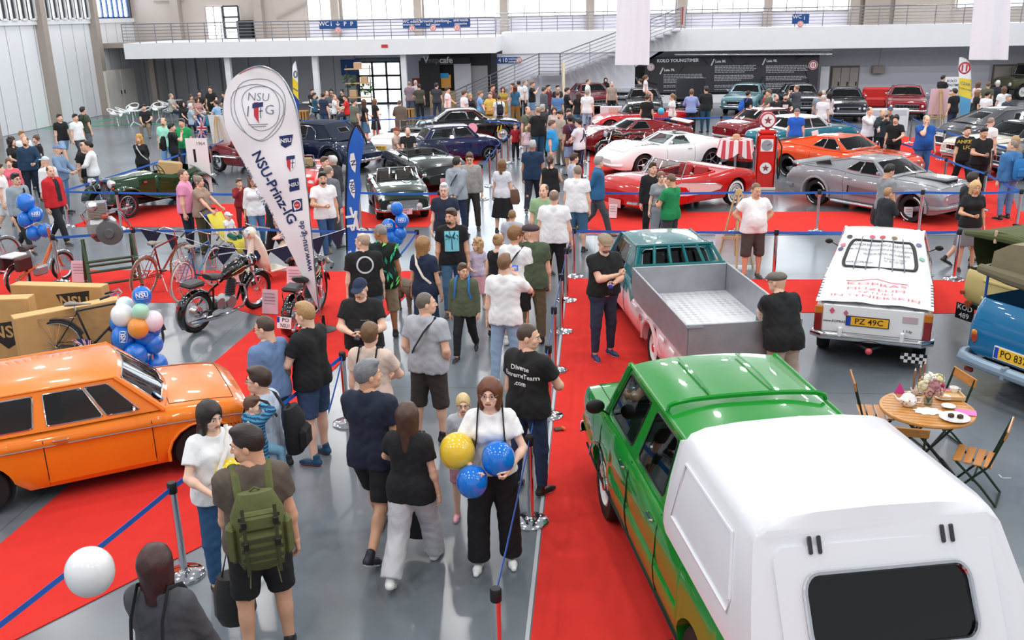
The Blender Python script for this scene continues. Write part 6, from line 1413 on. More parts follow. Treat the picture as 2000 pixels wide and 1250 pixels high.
_po=U(CHROME);_po.lathe([(.185,0),(.185,.02),(.17,.032),(.06,.045),(.045,.07),(.036,.075)],28);_o3=_po.build('base');_base=_o3.data
for n in(_o1,_o2,_o3):bpy.data.objects.remove(n)
def stanchion(p,label,to=None,sag=.02):
 s=thing('barrier_post',label,'barrier post',(p.x,p.y,0),0,'belt barrier posts')
 for n,me in(('base',_base),('post',_post),('belt_head',_head)):link(n,me,s)
 for t in(to or[]):belt(s,p,t,sag)
 return s
def belt(s,p,t,sag=.02):
 d=V3((t.x-p.x,t.y-p.y,0));n=8;P=[];e=d.normalized()*.04
 for i in range(n+1):u=i/n;q=e+(d-e*2)*u;q.z=.905-sag*4*u*(1-u);P.append(q)
 b=U(BLUEBELT);b.grid([[q+V3((0,0,dz))for q in P]for dz in(-.025,.025)]);o=b.build('belt',None,s,smooth=0);o.modifiers.new('s','SOLIDIFY').thickness=.003
ORD=['first','second','third','fourth','fifth','sixth','seventh','eighth','ninth','tenth']
def chain(pts,what,sag=.02,close=None):
 Q=[at(x,y,.95)for x,y in pts]
 for i,q in enumerate(Q):stanchion(V3((q.x,q.y,0)),'blue-belted chrome post, '+ORD[i]+' '+what,[Q[i+1]]if i+1<len(Q)else([at(*close,.95)]if close else None),sag)
 return Q
chain([(968,1152),(1034,853),(1071,676),(1082,601),(1096,537),(1106,486),(1121,447)],'along the near carpet edge, counted away from the camera',.03)
chain([(1517,450),(1875,449)],'of the row behind the two pickups, counted from the aisle',close=(1121,447))
chain([(1140,373),(1442,372),(1601,372),(1803,372),(1996,371)],'before the two-tone roadster and silver fastback, from the aisle')
chain([(1152,229),(1142,243),(1143,262),(1138,285),(1133,320)],'along the aisle by the dark red coupe, from the back')
chain([(1224,229),(1409,227),(1620,228),(1646,234),(1700,255),(1743,270),(1790,286),(1849,309),(1927,336)],'of the slanting row behind the orange fastback',close=(1996,371))
chain([(1782,229),(1846,255)],'on the red carpet beside the dark grey forties coupe',close=(1990,290))
chain([(1016,239),(992,264),(979,272),(970,285),(956,301),(940,322)],'beside the navy compact car, from the back',close=(890,345))
chain([(700,373),(858,374)],'before the small green roadster, from the blue flag')
chain([(227,373),(664,377)],'in front of the green vintage roadster',close=(120,371))
chain([(122,370),(350,300),(411,285),(455,260)],'behind the vintage roadster, from the red jacket man')
chain([(102,460),(259,446),(478,443),(814,449)],'along the bicycle carpet, from the cartons',close=(775,500))
chain([(335,945),(668,690)],'at the diagonal carpet beside the orange saloon',close=(640,800))
b0=[o for o in COL.objects if o.get('label','').startswith('blue-belted chrome post, first at the diagonal')][0];belt(b0,b0.location,at(80,1250,.95)+V3((-.6,-.6,0)))
chain([(585,233),(735,232),(862,224)],'behind the midnight blue drophead, from the flag',close=(1016,239))
def cat_rom(P,n=6,closed=True):
 out=[];k=len(P)
 for i in range(k if closed else k-1):
  g=lambda j:V3(P[j%k])if closed else V3(P[max(0,min(k-1,j))]);a,b,c,d=g(i-1),g(i),g(i+1),g(i+2)
  for s_ in range(n):t=s_/n;out.append(.5*((2*b)+(c-a)*t+(2*a-5*b+4*c-d)*t*t+(3*b-a-3*c+d)*t**3))
 if not closed:out.append(V3(P[-1]))
 return out
class Flag:
 def __init__(s,name,label,Y,base,wave=.05):
  s.Y=Y;s.root=thing(name,label,'flag',(0,0,0));s.wave=wave
 def W(s,px,py,d=0.):
  p=atY(px,py,s.Y);p.y+=s.wave*(sin(p.x*4.+p.z*2.2)+.5*sin(p.z*6-p.x*3))-d;return p
 def cloth_(s,left,right,m,name='cloth',n=30,k=8):
  """left, right: px polylines with the same parameter, top to bottom"""
  L=cat_rom(left,8,False);Rr=cat_rom(right,8,False)
  g=lambda C,t:C[min(len(C)-1,int(t*(len(C)-1)))].lerp(C[min(len(C)-1,int(t*(len(C)-1))+1)],t*(len(C)-1)-int(t*(len(C)-1)))
  q=U(m);q.grid([[s.W(*g(L,i/n).lerp(g(Rr,i/n),j/k)[:2])for j in range(k+1)]for i in range(n+1)]);return q.build(name,None,s.root)
 def text(s,t,c,dirx,size,m,name='lettering',diry=None,**kw):
  """lettering lying on the cloth: c centre px, dirx reading direction in px, size px"""
  dx=V3((dirx[0],dirx[1],0)).normalized();dy=V3((dx.y,-dx.x,0));q=U(m);V,F=text_geo(t,size,**kw)
  vs=[s.W(c[0]+dx.x*v.x+dy.x*v.y,c[1]+dx.y*v.x+dy.y*v.y,.012)for v in V];q.add(vs,F);return q.build(name,None,s.root,smooth=0)
 def poly(s,P,m,name='emblem',d=.008):
  q=U(m);q.add([s.W(x,y,d)for x,y in P],[tuple(range(len(P)))[::-1]]);return q.build(name,None,s.root,smooth=0)
 def line(s,P,m,r=.004,closed=True,name='outline'):
  q=U(m);q.tube([s.W(v[0],v[1],.006)for v in cat_rom([(x,y,0)for x,y in P],4,closed)],r,4,closed=closed);return q.build(name,None,s.root)
 def pole(s,P,r=.012,m=STEEL):q=U(m);q.tube([atY(v.x,v.y,s.Y)+V3((0,.01,0))for v in cat_rom([(x,y,0)for x,y in P],5,False)],r,6);return q.build('pole',None,s.root)
NAVY=mat('#1c2f63',.7);FW=mat('#f1f1f6',.7,0,0,.02,2.);LINE=mat('#6f7686',.7);FRED=mat('#c23040',.7)
v3=lambda P:[(x,y,0)for x,y in P]
f=Flag('feather_flag','tall white feather flag with blue club lettering and shields',14.4,(628,645),.03)
f.cloth_(v3([(500,130),(470,141),(450,160),(440,184),(437,208),(439,235),(446,260),(470,310),(520,400),(570,500),(621,606)]),v3([(501,130),(530,138),(550,154),(563,178),(574,205),(581,235),(586,265),(596,340),(606,430),(614,520),(623,606)]),FW)
f.pole([(634,650),(623,600),(613,510),(604,420),(595,330),(586,255),(575,200),(549,150),(505,129),(455,155),(436,205),(439,240)])
gb=U(BLACK);p=atY(634,650,14.4);gb.lathe([(.2,0),(.2,.02),(.03,.05),(.02,.25)],16,MT((p.x,p.y,0)));gb.tube([(p.x,p.y,.05),p],.016,6);gb.build('ground_stake',None,f.root)
f.text('NSU-Prinz-IG',(536,366),(74,140),28,NAVY,bold=.02);f.text('von 1980 e.V. und NSU-Zweirad-IG',(511,388),(80,152),12.5,NAVY);f.text('www.nsu-ig.de',(597,480),(-13,-86),17,NAVY,bold=.01)
f.poly([(545,266),(571,263),(568,283),(557,289),(549,284)],NAVY,'club_shield');f.text('NSU',(558,275),(20,-2),11,WHITEP,'shield_text',bold=.02)
f.poly([(560,305),(576,303),(577,322),(569,335),(562,324)],FW,'club_crest',.007);f.poly([(560,305),(568,304),(569,335),(562,324)],FRED,'crest_field',.01);f.poly([(560,305),(576,303),(576,310),(560,312)],NAVY,'crest_band',.011);f.line([(572,312),(572,328)],NAVY,.006,False,'crest_cross');f.line([(569,318),(576,317)],NAVY,.006,False,'crest_cross')
f.poly([(565,350),(584,347),(586,370),(567,374)],NAVY,'club_square');f.text('NSU',(575,360),(20,-4),10,WHITEP,'square_text',bold=.02)
f.poly([(570,391),(590,387),(592,410),(572,414)],NAVY,'club_square');f.line([(581+7*cos(a),400+8*sin(a))for a in[2*PI*i/10 for i in range(10)]],WHITEP,.008,True,'ring');f.poly([(581+6*cos(a),400+7*sin(a))for a in[-2*PI*i/12 for i in range(12)]][::-1],FRED,'ring_field',.01);f.text('NSU',(581,400),(20,-4),4.5,WHITEP,'ring_text')
f.line([(459,190),(475,160),(520,156),(552,180),(556,215),(545,250),(515,275),(485,262),(463,225)],LINE);f.line([(473,195),(490,172),(525,172),(545,200),(540,240),(512,255),(488,240)],LINE);f.line([(455,225),(457,180),(500,165),(545,185),(552,225),(515,272),(480,258)],LINE)
f.text('NSU',(505,190),(20,1),22,LINE,bold=-.012);f.text('I',(486,218),(20,1),30,LINE,bold=-.012);f.text('G',(527,215),(20,1),27,LINE,bold=-.012)
f.poly([(496,200),(513,198),(513,225),(507,240),(498,226)],FW,'club_crest',.007);f.poly([(496,200),(505,199),(507,240),(498,226)],FRED,'crest_field',.01);f.poly([(494,202),(514,199),(514,208),(494,211)],NAVY,'crest_band',.011);f.line([(510,210),(510,230)],NAVY,.006,False,'crest_cross');f.line([(507,217),(514,216)],NAVY,.006,False,'crest_cross')
f.line([(487,243),(524,242)],LINE,.004,False,'small_print');f.line([(493,247),(520,246)],LINE,.004,False,'small_print')
f=Flag('feather_flag','narrow blue feather flag with white ovals seen nearly edge on',14.55,(684,640),.02);BF=mat('#1f62c4',.5,0,0,.12,5.)
f.cloth_(v3([(694,249),(682,285),(678,340),(676,400),(676,470),(679,560),(684,620)]),v3([(697,249),(712,275),(703,330),(706,365),(701,400),(699,440),(692,520),(686,620)]),BF,k=6)
f.pole([(686,642),(683,600),(678,500),(675,400),(677,330),(681,280),(693,247),(702,247),(713,270),(716,282)],.016,BLACK)
p=atY(686,642,14.55);gb=U(BLACK);gb.lathe([(.2,0),(.2,.02),(.03,.05),(.02,.2)],16,MT((p.x,p.y,0)));gb.tube([(p.x,p.y,.05),p],.016,6);gb.build('ground_stake',None,f.root)
f.poly([(685,300),(692,298),(696,318),(694,338),(687,330),(683,315)],WHITEP,'oval');f.poly([(683,352),(690,350),(694,370),(692,388),(686,380),(681,366)],WHITEP,'oval');f.text('NSU',(688,366),(6,30),12,NAVY,'oval_text',bold=.02);f.text('N',(690,318),(6,30),14,NAVY,'oval_text',bold=.02)
f.line([(684,405),(690,425),(696,412),(690,450),(684,440)],WHITEP,.02,False,'sketch');f.text('TT',(686,432),(4,30),30,WHITEP,'lettering',bold=.03);f.line([(680,505),(684,490),(688,515),(684,540)],WHITEP,.018,False,'sketch')
p=at(580,250);f=Flag('feather_flag','white yellow and blue feather flag far behind the white one',p.y,(580,250),.02)
f.cloth_(v3([(576,120),(571,130),(571,150)]),v3([(577,120),(580,135),(582,162)]),FW);f.cloth_(v3([(571,150),(572,175),(573,182)]),v3([(582,162),(583,185),(584,196)]),mat('#f0d030',.7),'yellow_band');f.cloth_(v3([(573,182),(575,220),(577,236)]),v3([(584,196),(583,225),(580,238)]),mat('#1f4a9a',.7),'blue_band')
f.pole([(580,250),(582,200),(582,150),(577,119)]);f.line([(577+3*cos(a),145+6*sin(a))for a in[2*PI*i/8 for i in range(8)]],LINE,.03,True,'ring');f.line([(573,172),(582,178)],LINE,.03,False,'small_print')
p=at(1886,228);f=Flag('feather_flag','white yellow and blue feather flag with red badge by the dark coupes',p.y,(1886,228),.02)
f.cloth_(v3([(1874,112),(1872,130),(1873,152)]),v3([(1880,112),(1894,122),(1897,155)]),FW);f.cloth_(v3([(1873,152),(1872,175),(1872,186)]),v3([(1897,155),(1897,180),(1896,194)]),mat('#f2d64a',.7),'yellow_band');f.cloth_(v3([(1872,186),(1874,210),(1876,226)]),v3([(1896,194),(1894,215),(1892,226)]),mat('#62a8d8',.7),'blue_band')
f.pole([(1892,232),(1897,190),(1897,150),(1894,122),(1878,112)]);q=U(mat('#c02c38',.6));c0=f.W(1884,133,.02);q.lathe([(.27,0),(.2,.01)],20,frame(c0,(1,0,0),(0,0,1)));q.box(c0+V3((-.09,0,0)),(.055,.02,.28));q.box(c0+V3((.09,0,0)),(.055,.02,.28));q.build('round_badge',None,f.root);f.text('CZAR',(1885,164),(20,5),8,LINE);f.text('YOUNGTIMER',(1884,174),(20,5),4.5,LINE)
def balloon(pos,r,col,label,group=None,txt=None,face=None,dots=False,up=(0,0,1),rough=.12,string=None):
 p=V3(pos);b=U(mat(col,rough,0,.6,.02,3.));u=V3(up).normalized();M=MT(p)@u.to_track_quat('Z','Y').to_matrix().to_4x4()
 prof=[(r*sin(a)*(1-.06*cos(a)*-1 if cos(a)>0 else 1),-r*cos(a)*(1.14 if cos(a)>0 else 1.02))for a in[PI*i/16 for i in range(17)]];prof=[(max(x,.0005),z)for x,z in prof]
 b.lathe(prof,28,M);o=b.build('balloon',None,None);tag(o,label,'balloon',group)
 k=U(mat(col,rough,0,.6,.02,3.));k.lathe([(.001,-r*1.13),(.012,-r*1.15),(.02,-r*1.2),(.001,-r*1.19)],8,M);k.build('knot',None,o)
 if txt:
  d=V3((-p.x,-p.y,CH-p.z)).normalized()if face is None else V3(face).normalized();x=V3((0,0,1)).cross(d).normalized();y=d.cross(x)
  q=U(WHITEP);V,F=text_geo(txt[0],txt[1]*r,bold=.02)
  ang=txt[2]if len(txt)>2 else 0;ca,sa=cos(ang),sin(ang)
  q.add([p+(d*1.0+x*((v.x*ca-v.y*sa)/r)+y*((v.x*sa+v.y*ca)/r)).normalized()*r*1.035 for v in V],F)
  w=txt[1]*.95;h=txt[1]*.55
  for rr in(1,):q.tube([p+(d+x*(a_*w*ca-b_*h*sa)+y*(a_*w*sa+b_*h*ca)).normalized()*r*1.03 for a_,b_ in((-1,-1),(0,-1),(1,-1),(1,0),(1,1),(0,1),(-1,1),(-1,0))],r*.02,4,closed=True)
  q.build('balloon_print',None,o)
 if string:q=U(mat('#dddddd',.6));q.tube([p-u*r*1.18,(p-u*r*1.18).lerp(V3(string),.5)+V3((.03,0,0)),V3(string)],.0025,4);q.build('string',None,o)
 return o
def pxball(px,py,rpx,dist_from,col,label,**k):
 """dist_from: ground distance y of the balloon"""
 p=atY(px,py,dist_from);d=(p-V3((0,0,CH))).dot(_fw);return balloon(p,rpx*d/CF,col,label,**k)
BB='#1276dc';T=12.3
for i,(px,py,r,dy,col,lab,tx)in enumerate([(263,743,26,.0,BB,'blue balloon at the foot of the balloon tower, lowest one',None),(228,715,22,.1,BB,'blue balloon low on the tower on the carton side',None),(305,712,22,.1,BB,'blue balloon low on the tower on the aisle side',None),(265,692,22,-.18,BB,'blue balloon in the middle of the tower front',None),(236,692,21,.05,BB,'blue balloon on the tower below the printed one',None),(299,671,19,.05,BB,'blue balloon beneath the pink white one',None),(241,658,23,-.1,BB,'blue balloon with white club print turned sideways',('NSU',.55,1.4)),(281,655,20,.0,BB,'blue balloon tucked under the orange one',None),(235,630,20,.15,BB,'blue balloon hidden under the white ones',None),(296,640,18,.1,BB,'blue balloon half hidden behind the orange one',None),(270,640,20,-.15,'#f09a3c','orange balloon on the balloon tower',None),(239,615,22,-.05,'#f4f6f8','large white balloon on the tower',None),(298,626,20,.0,'#f3e4ee','pinkish white balloon on the tower',None),(244,596,17,.08,'#dff2f0','pale white balloon beside the mint one',None),(275,607,16,-.1,'#aee6cc','mint green balloon on the tower',None),(277,577,18.5,.0,BB,'blue balloon with white club print topping the tower',('NSU',.75)),(292,735,20,-.1,BB,'blue balloon at the foot of the tower nearest the hood',None),(240,741,20,.05,BB,'blue balloon at the foot of the tower near the windscreen',None)]):
 pxball(px,py,r,T+dy,col,lab.replace('nearest','next to'),group='balloon tower',txt=tx)
q=U(STEEL);p=at(265,765);q.lathe([(.22,0),(.22,.03),(.02,.05),(.015,1.35)],14,MT((p.x,T,0)));tag(q.build('balloon_pole'),'thin pole carrying the balloon tower behind the orange saloon','pole')
for px,py,r,lab,tx in((50,395,17,'blue balloon with white dots topping the bunch by the grey sweater boy',None),(70,418,14,'blue printed balloon in the bunch by the red jacket man',('NSU',.6)),(50,428,15,'plain blue balloon in the bunch by the red jacket man',None),(66,455,14,'lowest blue balloon above the moped handlebar',None),(87,449,13,'blue balloon hanging off the moped bunch towards the red jacket man',None)):pxball(px,py,r,17.9,BB,lab,group='blue balloon bunch at the moped',txt=tx)
for px,py,r,lab,tx in((775,407,12.5,'blue balloon topping the bunch behind the leaf-shirt man',None),(785,430,13.5,'blue printed balloon, upper one of the bunch behind the leaf-shirt man',('NSU',.6)),(759,441,14,'blue printed balloon leaning out of the bunch by the blue flag',('NSU',.6)),(781,455,13,'blue balloon low in the bunch towards the palm-print man',None),(763,462,15,'blue balloon, middle of the bunch over the leaf-shirt shoulder',None),(775,466,13,'lowest blue balloon of the bunch by the leaf-shirt man',None)):pxball(px,py,r,15.6,BB,lab,group='blue balloon bunch at the corner post',txt=tx)
pxball(175,1114,46,5.3,'#eef0f2','white balloon held above the woman in the dark cardigan',rough=.2)
pxball(893,879,35,7.45,'#f0c838','yellow balloon held by the smiling woman with glasses');pxball(973,894,33,7.4,BB,'blue balloon at the chest of the woman with glasses');pxball(922,939,31,7.3,BB,'lower blue balloon held by the woman with glasses')
pxball(450,925,33,7.1,'#f0cc38','yellow balloon held by the long-haired woman in white');pxball(1291,217,6.5,37.,'#58c0e4','light blue balloon on a string by the muscle coupe',string=at(1290,235,.8));pxball(696,545,11,14.2,'#8a5ac8','purple balloon behind the bald man in black')
def tube_(pts,r,m,name,par,n=8,**k):q=U(m);q.tube(pts,r,n,**k);return q.build(name,None,par)
def bwheel(par,x,z,r,tyre,rim,spokes=24,tr=.018,name='wheel'):
 q=U(tyre);q.tube([(x+r*cos(a),0,z+r*sin(a))for a in[2*PI*i/36 for i in range(36)]],tr,8,closed=True);o=q.build(name,None,par)
 q=U(rim);q.tube([(x+(r-tr*1.1)*cos(a),0,z+(r-tr*1.1)*sin(a))for a in[2*PI*i/36 for i in range(36)]],tr*.6,6,closed=True)
 for i in range(spokes):a=2*PI*i/spokes;q.tube([(x+.02*cos(a+.9),.02*(-1)**i,z+.02*sin(a+.9)),(x+(r-tr)*cos(a),0,z+(r-tr)*sin(a))],.0022,3,caps=False)
 q.tube([(x,-.04,z),(x,.04,z)],.02,8);q.build('rim',None,o);return o
def bicycle(label,a,b,col,tyre='#8a6a4a',bars='flat',lean=6,name='bicycle',fend=CHROME,scale=1.):
 """a rear, b front contact point"""
 a,b=V3(a),V3(b);d=b-a;L=d.length;hd=math.degrees(math.atan2(d.y,d.x));mid=(a+b)/2;r=thing(name,label,'bicycle',(mid.x,mid.y,0),R(hd));r.rotation_euler=(R(lean),0,R(hd));k=1.06*scale;r.location=(a.x+.53*k*cos(R(hd)),a.y+.53*k*sin(R(hd)),0);r.scale=(k,k,k)
 R_=.34;xr,xf=-.53,.53;pm=paint(col);ty=mat(tyre,.7)
 bwheel(r,xr,R_,R_,ty,CHROME);bwheel(r,xf,R_,R_,ty,CHROME)
 bb,st,hd1,hd2=(-.08,0,.29),(-.22,0,.80),(.36,0,.86),(.39,0,.72)
 q=U(pm);q.tube([bb,st],.016,8);q.tube([st,hd1],.015,8);q.tube([bb,hd2],.017,8);q.tube([hd1,hd2],.02,8)
 for s in(-.045,.045):q.tube([(xr,s,R_),(bb[0],s*.6,bb[2])],.009,6);q.tube([(xr,s,R_),(st[0],s*.5,st[2]-.03)],.008,6)
 q.build('frame',None,r)
 q=U(CHROME)
 for s in(-.05,.05):q.tube([hd2,(.42,s,.66),(xf,s,R_)],.01,6)
 q.build('fork',None,r)
 q=U(CHROME);q.tube([hd1,(.34,0,.98)],.012,6)
 q.tube([(.20,.28,.98),(.34,.22,1.03),(.39,.08,.99),(.39,-.08,.99),(.34,-.22,1.03),(.20,-.28,.98)]if bars=='flat' else[(.22,.22,.95),(.42,.22,.93),(.42,.2,1.0),(.36,.05,1.0),(.36,-.05,1.0),(.42,-.2,1.0),(.42,-.22,.93),(.22,-.22,.95)],.011,7);q.use(BLACK)
 for s in(1,-1):q.tube([(.27,.26*s,1.0),(.14,.29*s,.97)],.016,8)
 q.build('handlebar',None,r)
 q=U(leather('#8a8078'));q.tube([(-.36,0,.90),(-.28,0,.91),(-.12,0,.89),(-.02,0,.885)],[.05,.085,.03,.02],10,sq=.45,up=(0,0,1));q.use(CHROME);q.tube([st,(-.235,0,.88)],.012,6);q.build('saddle',None,r)
 for x,a0,a1,nm in((xr,20,200,'rear_mudguard'),(xf,10,160,'front_mudguard')):
  q=U(fend);q.tube([(x+(R_+.035)*cos(t),0,R_+(R_+.035)*sin(t))for t in[R(lerp(a0,a1,i/14))for i in range(15)]],.024,6,sq=.35,up=(0,1,0));q.build(nm,None,r)
 q=U(STEEL);q.tube([(bb[0]+.09*cos(t),.05,bb[2]+.09*sin(t))for t in[2*PI*i/20 for i in range(20)]],.006,5,closed=True);q.tube([(bb[0],.07,bb[2]),(bb[0]+.12,.09,bb[2]-.12)],.01,6);q.tube([(bb[0],-.07,bb[2]),(bb[0]-.12,-.09,bb[2]+.12)],.01,6);q.use(BLACK);q.box((bb[0]+.12,.14,bb[2]-.12),(.08,.1,.02));q.box((bb[0]-.12,-.14,bb[2]+.12),(.08,.1,.02));q.tube([(bb[0]+.08,.05,bb[2]+.05),(xr,.05,R_+.04)],.005,4);q.tube([(bb[0]+.08,.05,bb[2]-.05),(xr,.05,R_-.04)],.005,4);q.build('crankset',None,r)
 q=U(STEEL)
 for s in(-.06,.06):q.tube([(-.24,s,.72),(-.72,s,.74),(xr,s,R_)],.006,5)
 q.build('luggage_rack',None,r)
 q=U(STEEL);q.tube([(-.15,-.06,.3),(-.22,-.24,.0)],.009,6);q.build('kickstand',None,r)
 return r
bicycle('brown-red bicycle with tan tyres on the red carpet',at(284,578),at(384,536),'#8a2420','#8a6238')
bicycle('blue bicycle with white tyres in front of the bunting',at(357,588),at(448,540),'#2f6f9e','#d8cfc8',fend=CHROME)
bicycle('old black bicycle leaning by the cardboard cartons',at(118,722),at(208,712),'#1c1816','#2a2624',fend=mat('#2c2826',.4),lean=-8)
bicycle('red tyre of a bicycle cut by the frame edge',at(-80,560),at(4,535),'#b03020','#5a3a2a')
def motorbike(label,a,b,plate_=None,lean=6):
 a,b=V3(a),V3(b);d=b-a;hd=math.degrees(math.atan2(d.y,d.x));mid=(a+b)/2;r=thing('motorcycle',label,'motorcycle',(mid.x,mid.y,0));r.rotation_euler=(R(lean),0,R(hd));k=1.06;r.location=(a.x+.67*k*cos(R(hd)),a.y+.67*k*sin(R(hd)),0);r.scale=(k,k,k)
 xr,xf,R_=-.67,.67,.33;BP=mat('#0b0c0e',.15,0,1.)
 bwheel(r,xr,R_,R_-.04,RUBBER,STEEL,28,.045);bwheel(r,xf,R_,R_-.04,RUBBER,STEEL,28,.045)
 q=U(STEEL);q.tube([(xr,-.06,R_),(xr,.06,R_)],.09,16);q.build('drum_brake',None,r)
 q=U(BP);q.tube([(.42,0,.78),(-.05,0,.72),(-.35,0,.6),(xr,.08,R_)],.02,7);q.tube([(.42,0,.72),(.22,0,.3),(-.28,0,.26),(xr,-.08,R_)],.02,7);q.tube([(-.3,0,.62),(-.3,0,.26)],.018,7);q.build('frame',None,r)
 q=U(BP);q.tube([(.40,0,.83),(.28,0,.84),(.05,0,.80),(-.12,0,.74)],[.06,.135,.12,.05],14,sq=.85,up=(0,1,0));t=q.build('fuel_tank',None,r);q=U(mat('#c9b070',.3,.5))
 for s in(1,-1):q.tube([(.34,s*.10,.86),(.2,s*.135,.86),(0,s*.115,.8)],.006,4);q.tube([(.34,s*.1,.79),(.2,s*.13,.77),(0,s*.11,.74)],.006,4)
 q.build('pinstripe',None,t);q=U(CHROME);q.tube([(.22,0,.95),(.22,0,.99)],.03,10);q.build('filler_cap',None,t)
 q=U(leather('#1a1817'));q.tube([(-.1,0,.78),(-.2,0,.8),(-.36,0,.82),(-.42,0,.83)],[.05,.11,.14,.1],12,sq=.4,up=(0,0,1));q.build('saddle',None,r)
 q=U(leather('#1a1817'));q.box((-.72,0,.80),(.34,.24,.07),bev=.03);q.build('pillion_seat',None,r)
 q=U(CHROME)
 for s in(.1,-.1):q.tube([(-.55,s,.76),(-.9,s,.76),(xr,s,R_)],.01,5);q.tube([(-.25,s*.8,.68),(-.3,s*.8,.79)],.02,8)
 q.build('rack',None,r)
 for x,a0,a1,nm in((xr,25,215,'rear_mudguard'),(xf,20,175,'front_mudguard')):
  q=U(BP);q.grid([[V3((x+(R_+.04-.03*abs(j-2)/2)*cos(t),(j-2)*.04,R_+(R_+.04-.03*abs(j-2)/2)*sin(t)))for j in range(5)]for t in[R(lerp(a0,a1,i/16))for i in range(17)]]);o=q.build(nm,None,r,smooth=70);o.modifiers.new('s','SOLIDIFY').thickness=.006
 q=U(CHROME)
 for s in(.09,-.09):q.tube([(.40,s,.95),(.46,s,.78),(xf,s,R_)],[.02,.022,.018],8)
 q.build('fork',None,r)
 q=U(CHROME);q.tube([(.05,.36,.95),(.22,.34,.98),(.36,.16,1.02),(.38,0,.98),(.36,-.16,1.02),(.22,-.34,.98),(.05,-.36,.95)],.013,8);q.use(BLACK)
 for s in(1,-1):q.tube([(.18,.35*s,.975),(.04,.365*s,.945)],.02,8)
 q.build('handlebar',None,r)
 q=U(BP);q.lathe([(.001,-.16),(.07,-.13),(.1,-.04),(.105,.02)],18,MT((.56,0,.88))@MR(R(90),4,'Y'));q.use(CHROME);q.lathe([(.105,.01),(.108,.03),(.095,.035)],18,MT((.56,0,.88))@MR(R(90),4,'Y'));q.use(mat('#e8eef0',.08,.3,1.));q.lathe([(.096,.03),(.05,.045),(.001,.05)],18,MT((.56,0,.88))@MR(R(90),4,'Y'));q.build('headlight',None,r)
 e=U(mat('#9a9ca0',.35,.7,0,.1,20.));e.box((-.02,0,.33),(.34,.2,.2),bev=.05);e.tube([(-.02,-.12,.33),(-.02,.12,.33)],.1,18);e.tube([(-.22,-.09,.36),(-.22,.09,.36)],.09,16);eo=e.build('engine',None,r)
 e=U(mat('#55575b',.5,.5))
 for i in range(9):e.tube([(.06+.006*i,0,.44+.026*i),(.062+.006*i,0,.452+.026*i)],.085-.001*i,14)
 e.tube([(.06,0,.42),(.12,0,.68)],.05,12);e.build('cylinder_fins',None,eo)
 q=U(CHROME);q.tube([(.14,-.08,.6),(.26,-.12,.55),(.3,-.13,.36),(.18,-.15,.22),(-.2,-.16,.2),(-.5,-.16,.22),(-.95,-.16,.26)],[.02,.02,.02,.022,.03,.04,.03],10);q.build('exhaust',None,r)
 q=U(BLACK);q.tube([(-.1,.08,.24),(-.2,.3,.02),(-.26,.3,.02)],.012,6);q.build('side_stand',None,r)
 q=U(mat('#a01818',.2,0,1.));q.ball((-1.03,0,.5),.035,10,(.6,1,1));q.build('tail_lamp',None,r)
 if plate_:plate(r,(-1.07,0,.36),(-1,0,.1),(0,0,1),plate_,.21,.17,'#f2f4f6','#15151a',True)
 return r
motorbike('black vintage motorcycle on its stand beside the diagonal carpet',at(385,648),at(512,598));motorbike('black vintage motorcycle with white plate PO NSU1 behind the flag pole',at(572,658),at(640,590),['PO','NSU1'])
p=at(1222,312);motorbike('small dark motorcycle parked before the dark red coupe',p+V3((.45,.3,0)),p-V3((.45,.3,0)))
p=at(540,545);sc=thing('scooter','cream motor scooter with round headlamp behind the motorcycles','scooter',(p.x,p.y,0),R(-125));CR=mat('#efe9d6',.25,0,.8)
bwheel(sc,.6,.22,.19,RUBBER,STEEL,8,.045);bwheel(sc,-.6,.22,.19,RUBBER,STEEL,8,.045)
q=U(CR);q.grid([[V3((x+.05*(1-(y/.33)**2),y,z))for y in[(-.33+.66*j/8)*w for j in range(9)]]for x,z,w in((.30,.25,.85),(.36,.45,1.),(.40,.7,.98),(.42,.92,.7),(.42,1.0,.4))]);o=q.build('leg_shield',None,sc,smooth=70);o.modifiers.new('s','SOLIDIFY').thickness=.02
q=U(CR);q.tube([(.45,0,.95),(.56,0,.5),(.6,0,.3)],[.06,.07,.1],10);q.tube([(.42,.0,.95),(.42,0,1.1)],.05,8);q.build('steering_column',None,sc)
q=U(CR);q.ball((.48,0,1.02),.12,16);q.use(CHROME);q.lathe([(.1,.0),(.1,.02),(.085,.03)],16,MT((.57,0,1.02))@MR(R(90),4,'Y'));q.use(mat('#f2f2ea',.1,.2,1));q.lathe([(.09,.02),(.04,.04),(.001,.045)],16,MT((.57,0,1.02))@MR(R(90),4,'Y'));q.build('headlight',None,sc)
tube_([(.3,.38,1.12),(.4,.1,1.14),(.4,-.1,1.14),(.3,-.38,1.12)],.014,CHROME,'handlebar',sc)
q=U(CR);q.tube([(-.1,0,.5),(-.3,0,.52),(-.6,0,.5),(-.85,0,.4)],[.1,.24,.26,.1],14,sq=.85);q.build('rear_body',None,sc);U(CR).box((.12,0,.24),(.5,.45,.05),bev=.02).build('footboard',None,sc)
q=U(leather('#d8a898'));q.tube([(-.02,0,.8),(-.2,0,.82),(-.42,0,.8)],[.05,.12,.14],10,sq=.4,up=(0,0,1));q.build('saddle',None,sc);q=U(leather('#d8a898'));q.tube([(-.55,0,.8),(-.8,0,.82)],[.12,.13],10,sq=.4,up=(0,0,1));q.build('pillion_seat',None,sc)
p=at(85,560);mo=thing('moped','orange moped with chrome fenders and brown boxes by the cartons','moped',(p.x,p.y,0),R(75));OR=paint('#d86a30')
bwheel(mo,.55,.28,.26,RUBBER,STEEL,20,.03);bwheel(mo,-.55,.28,.26,RUBBER,STEEL,20,.03)
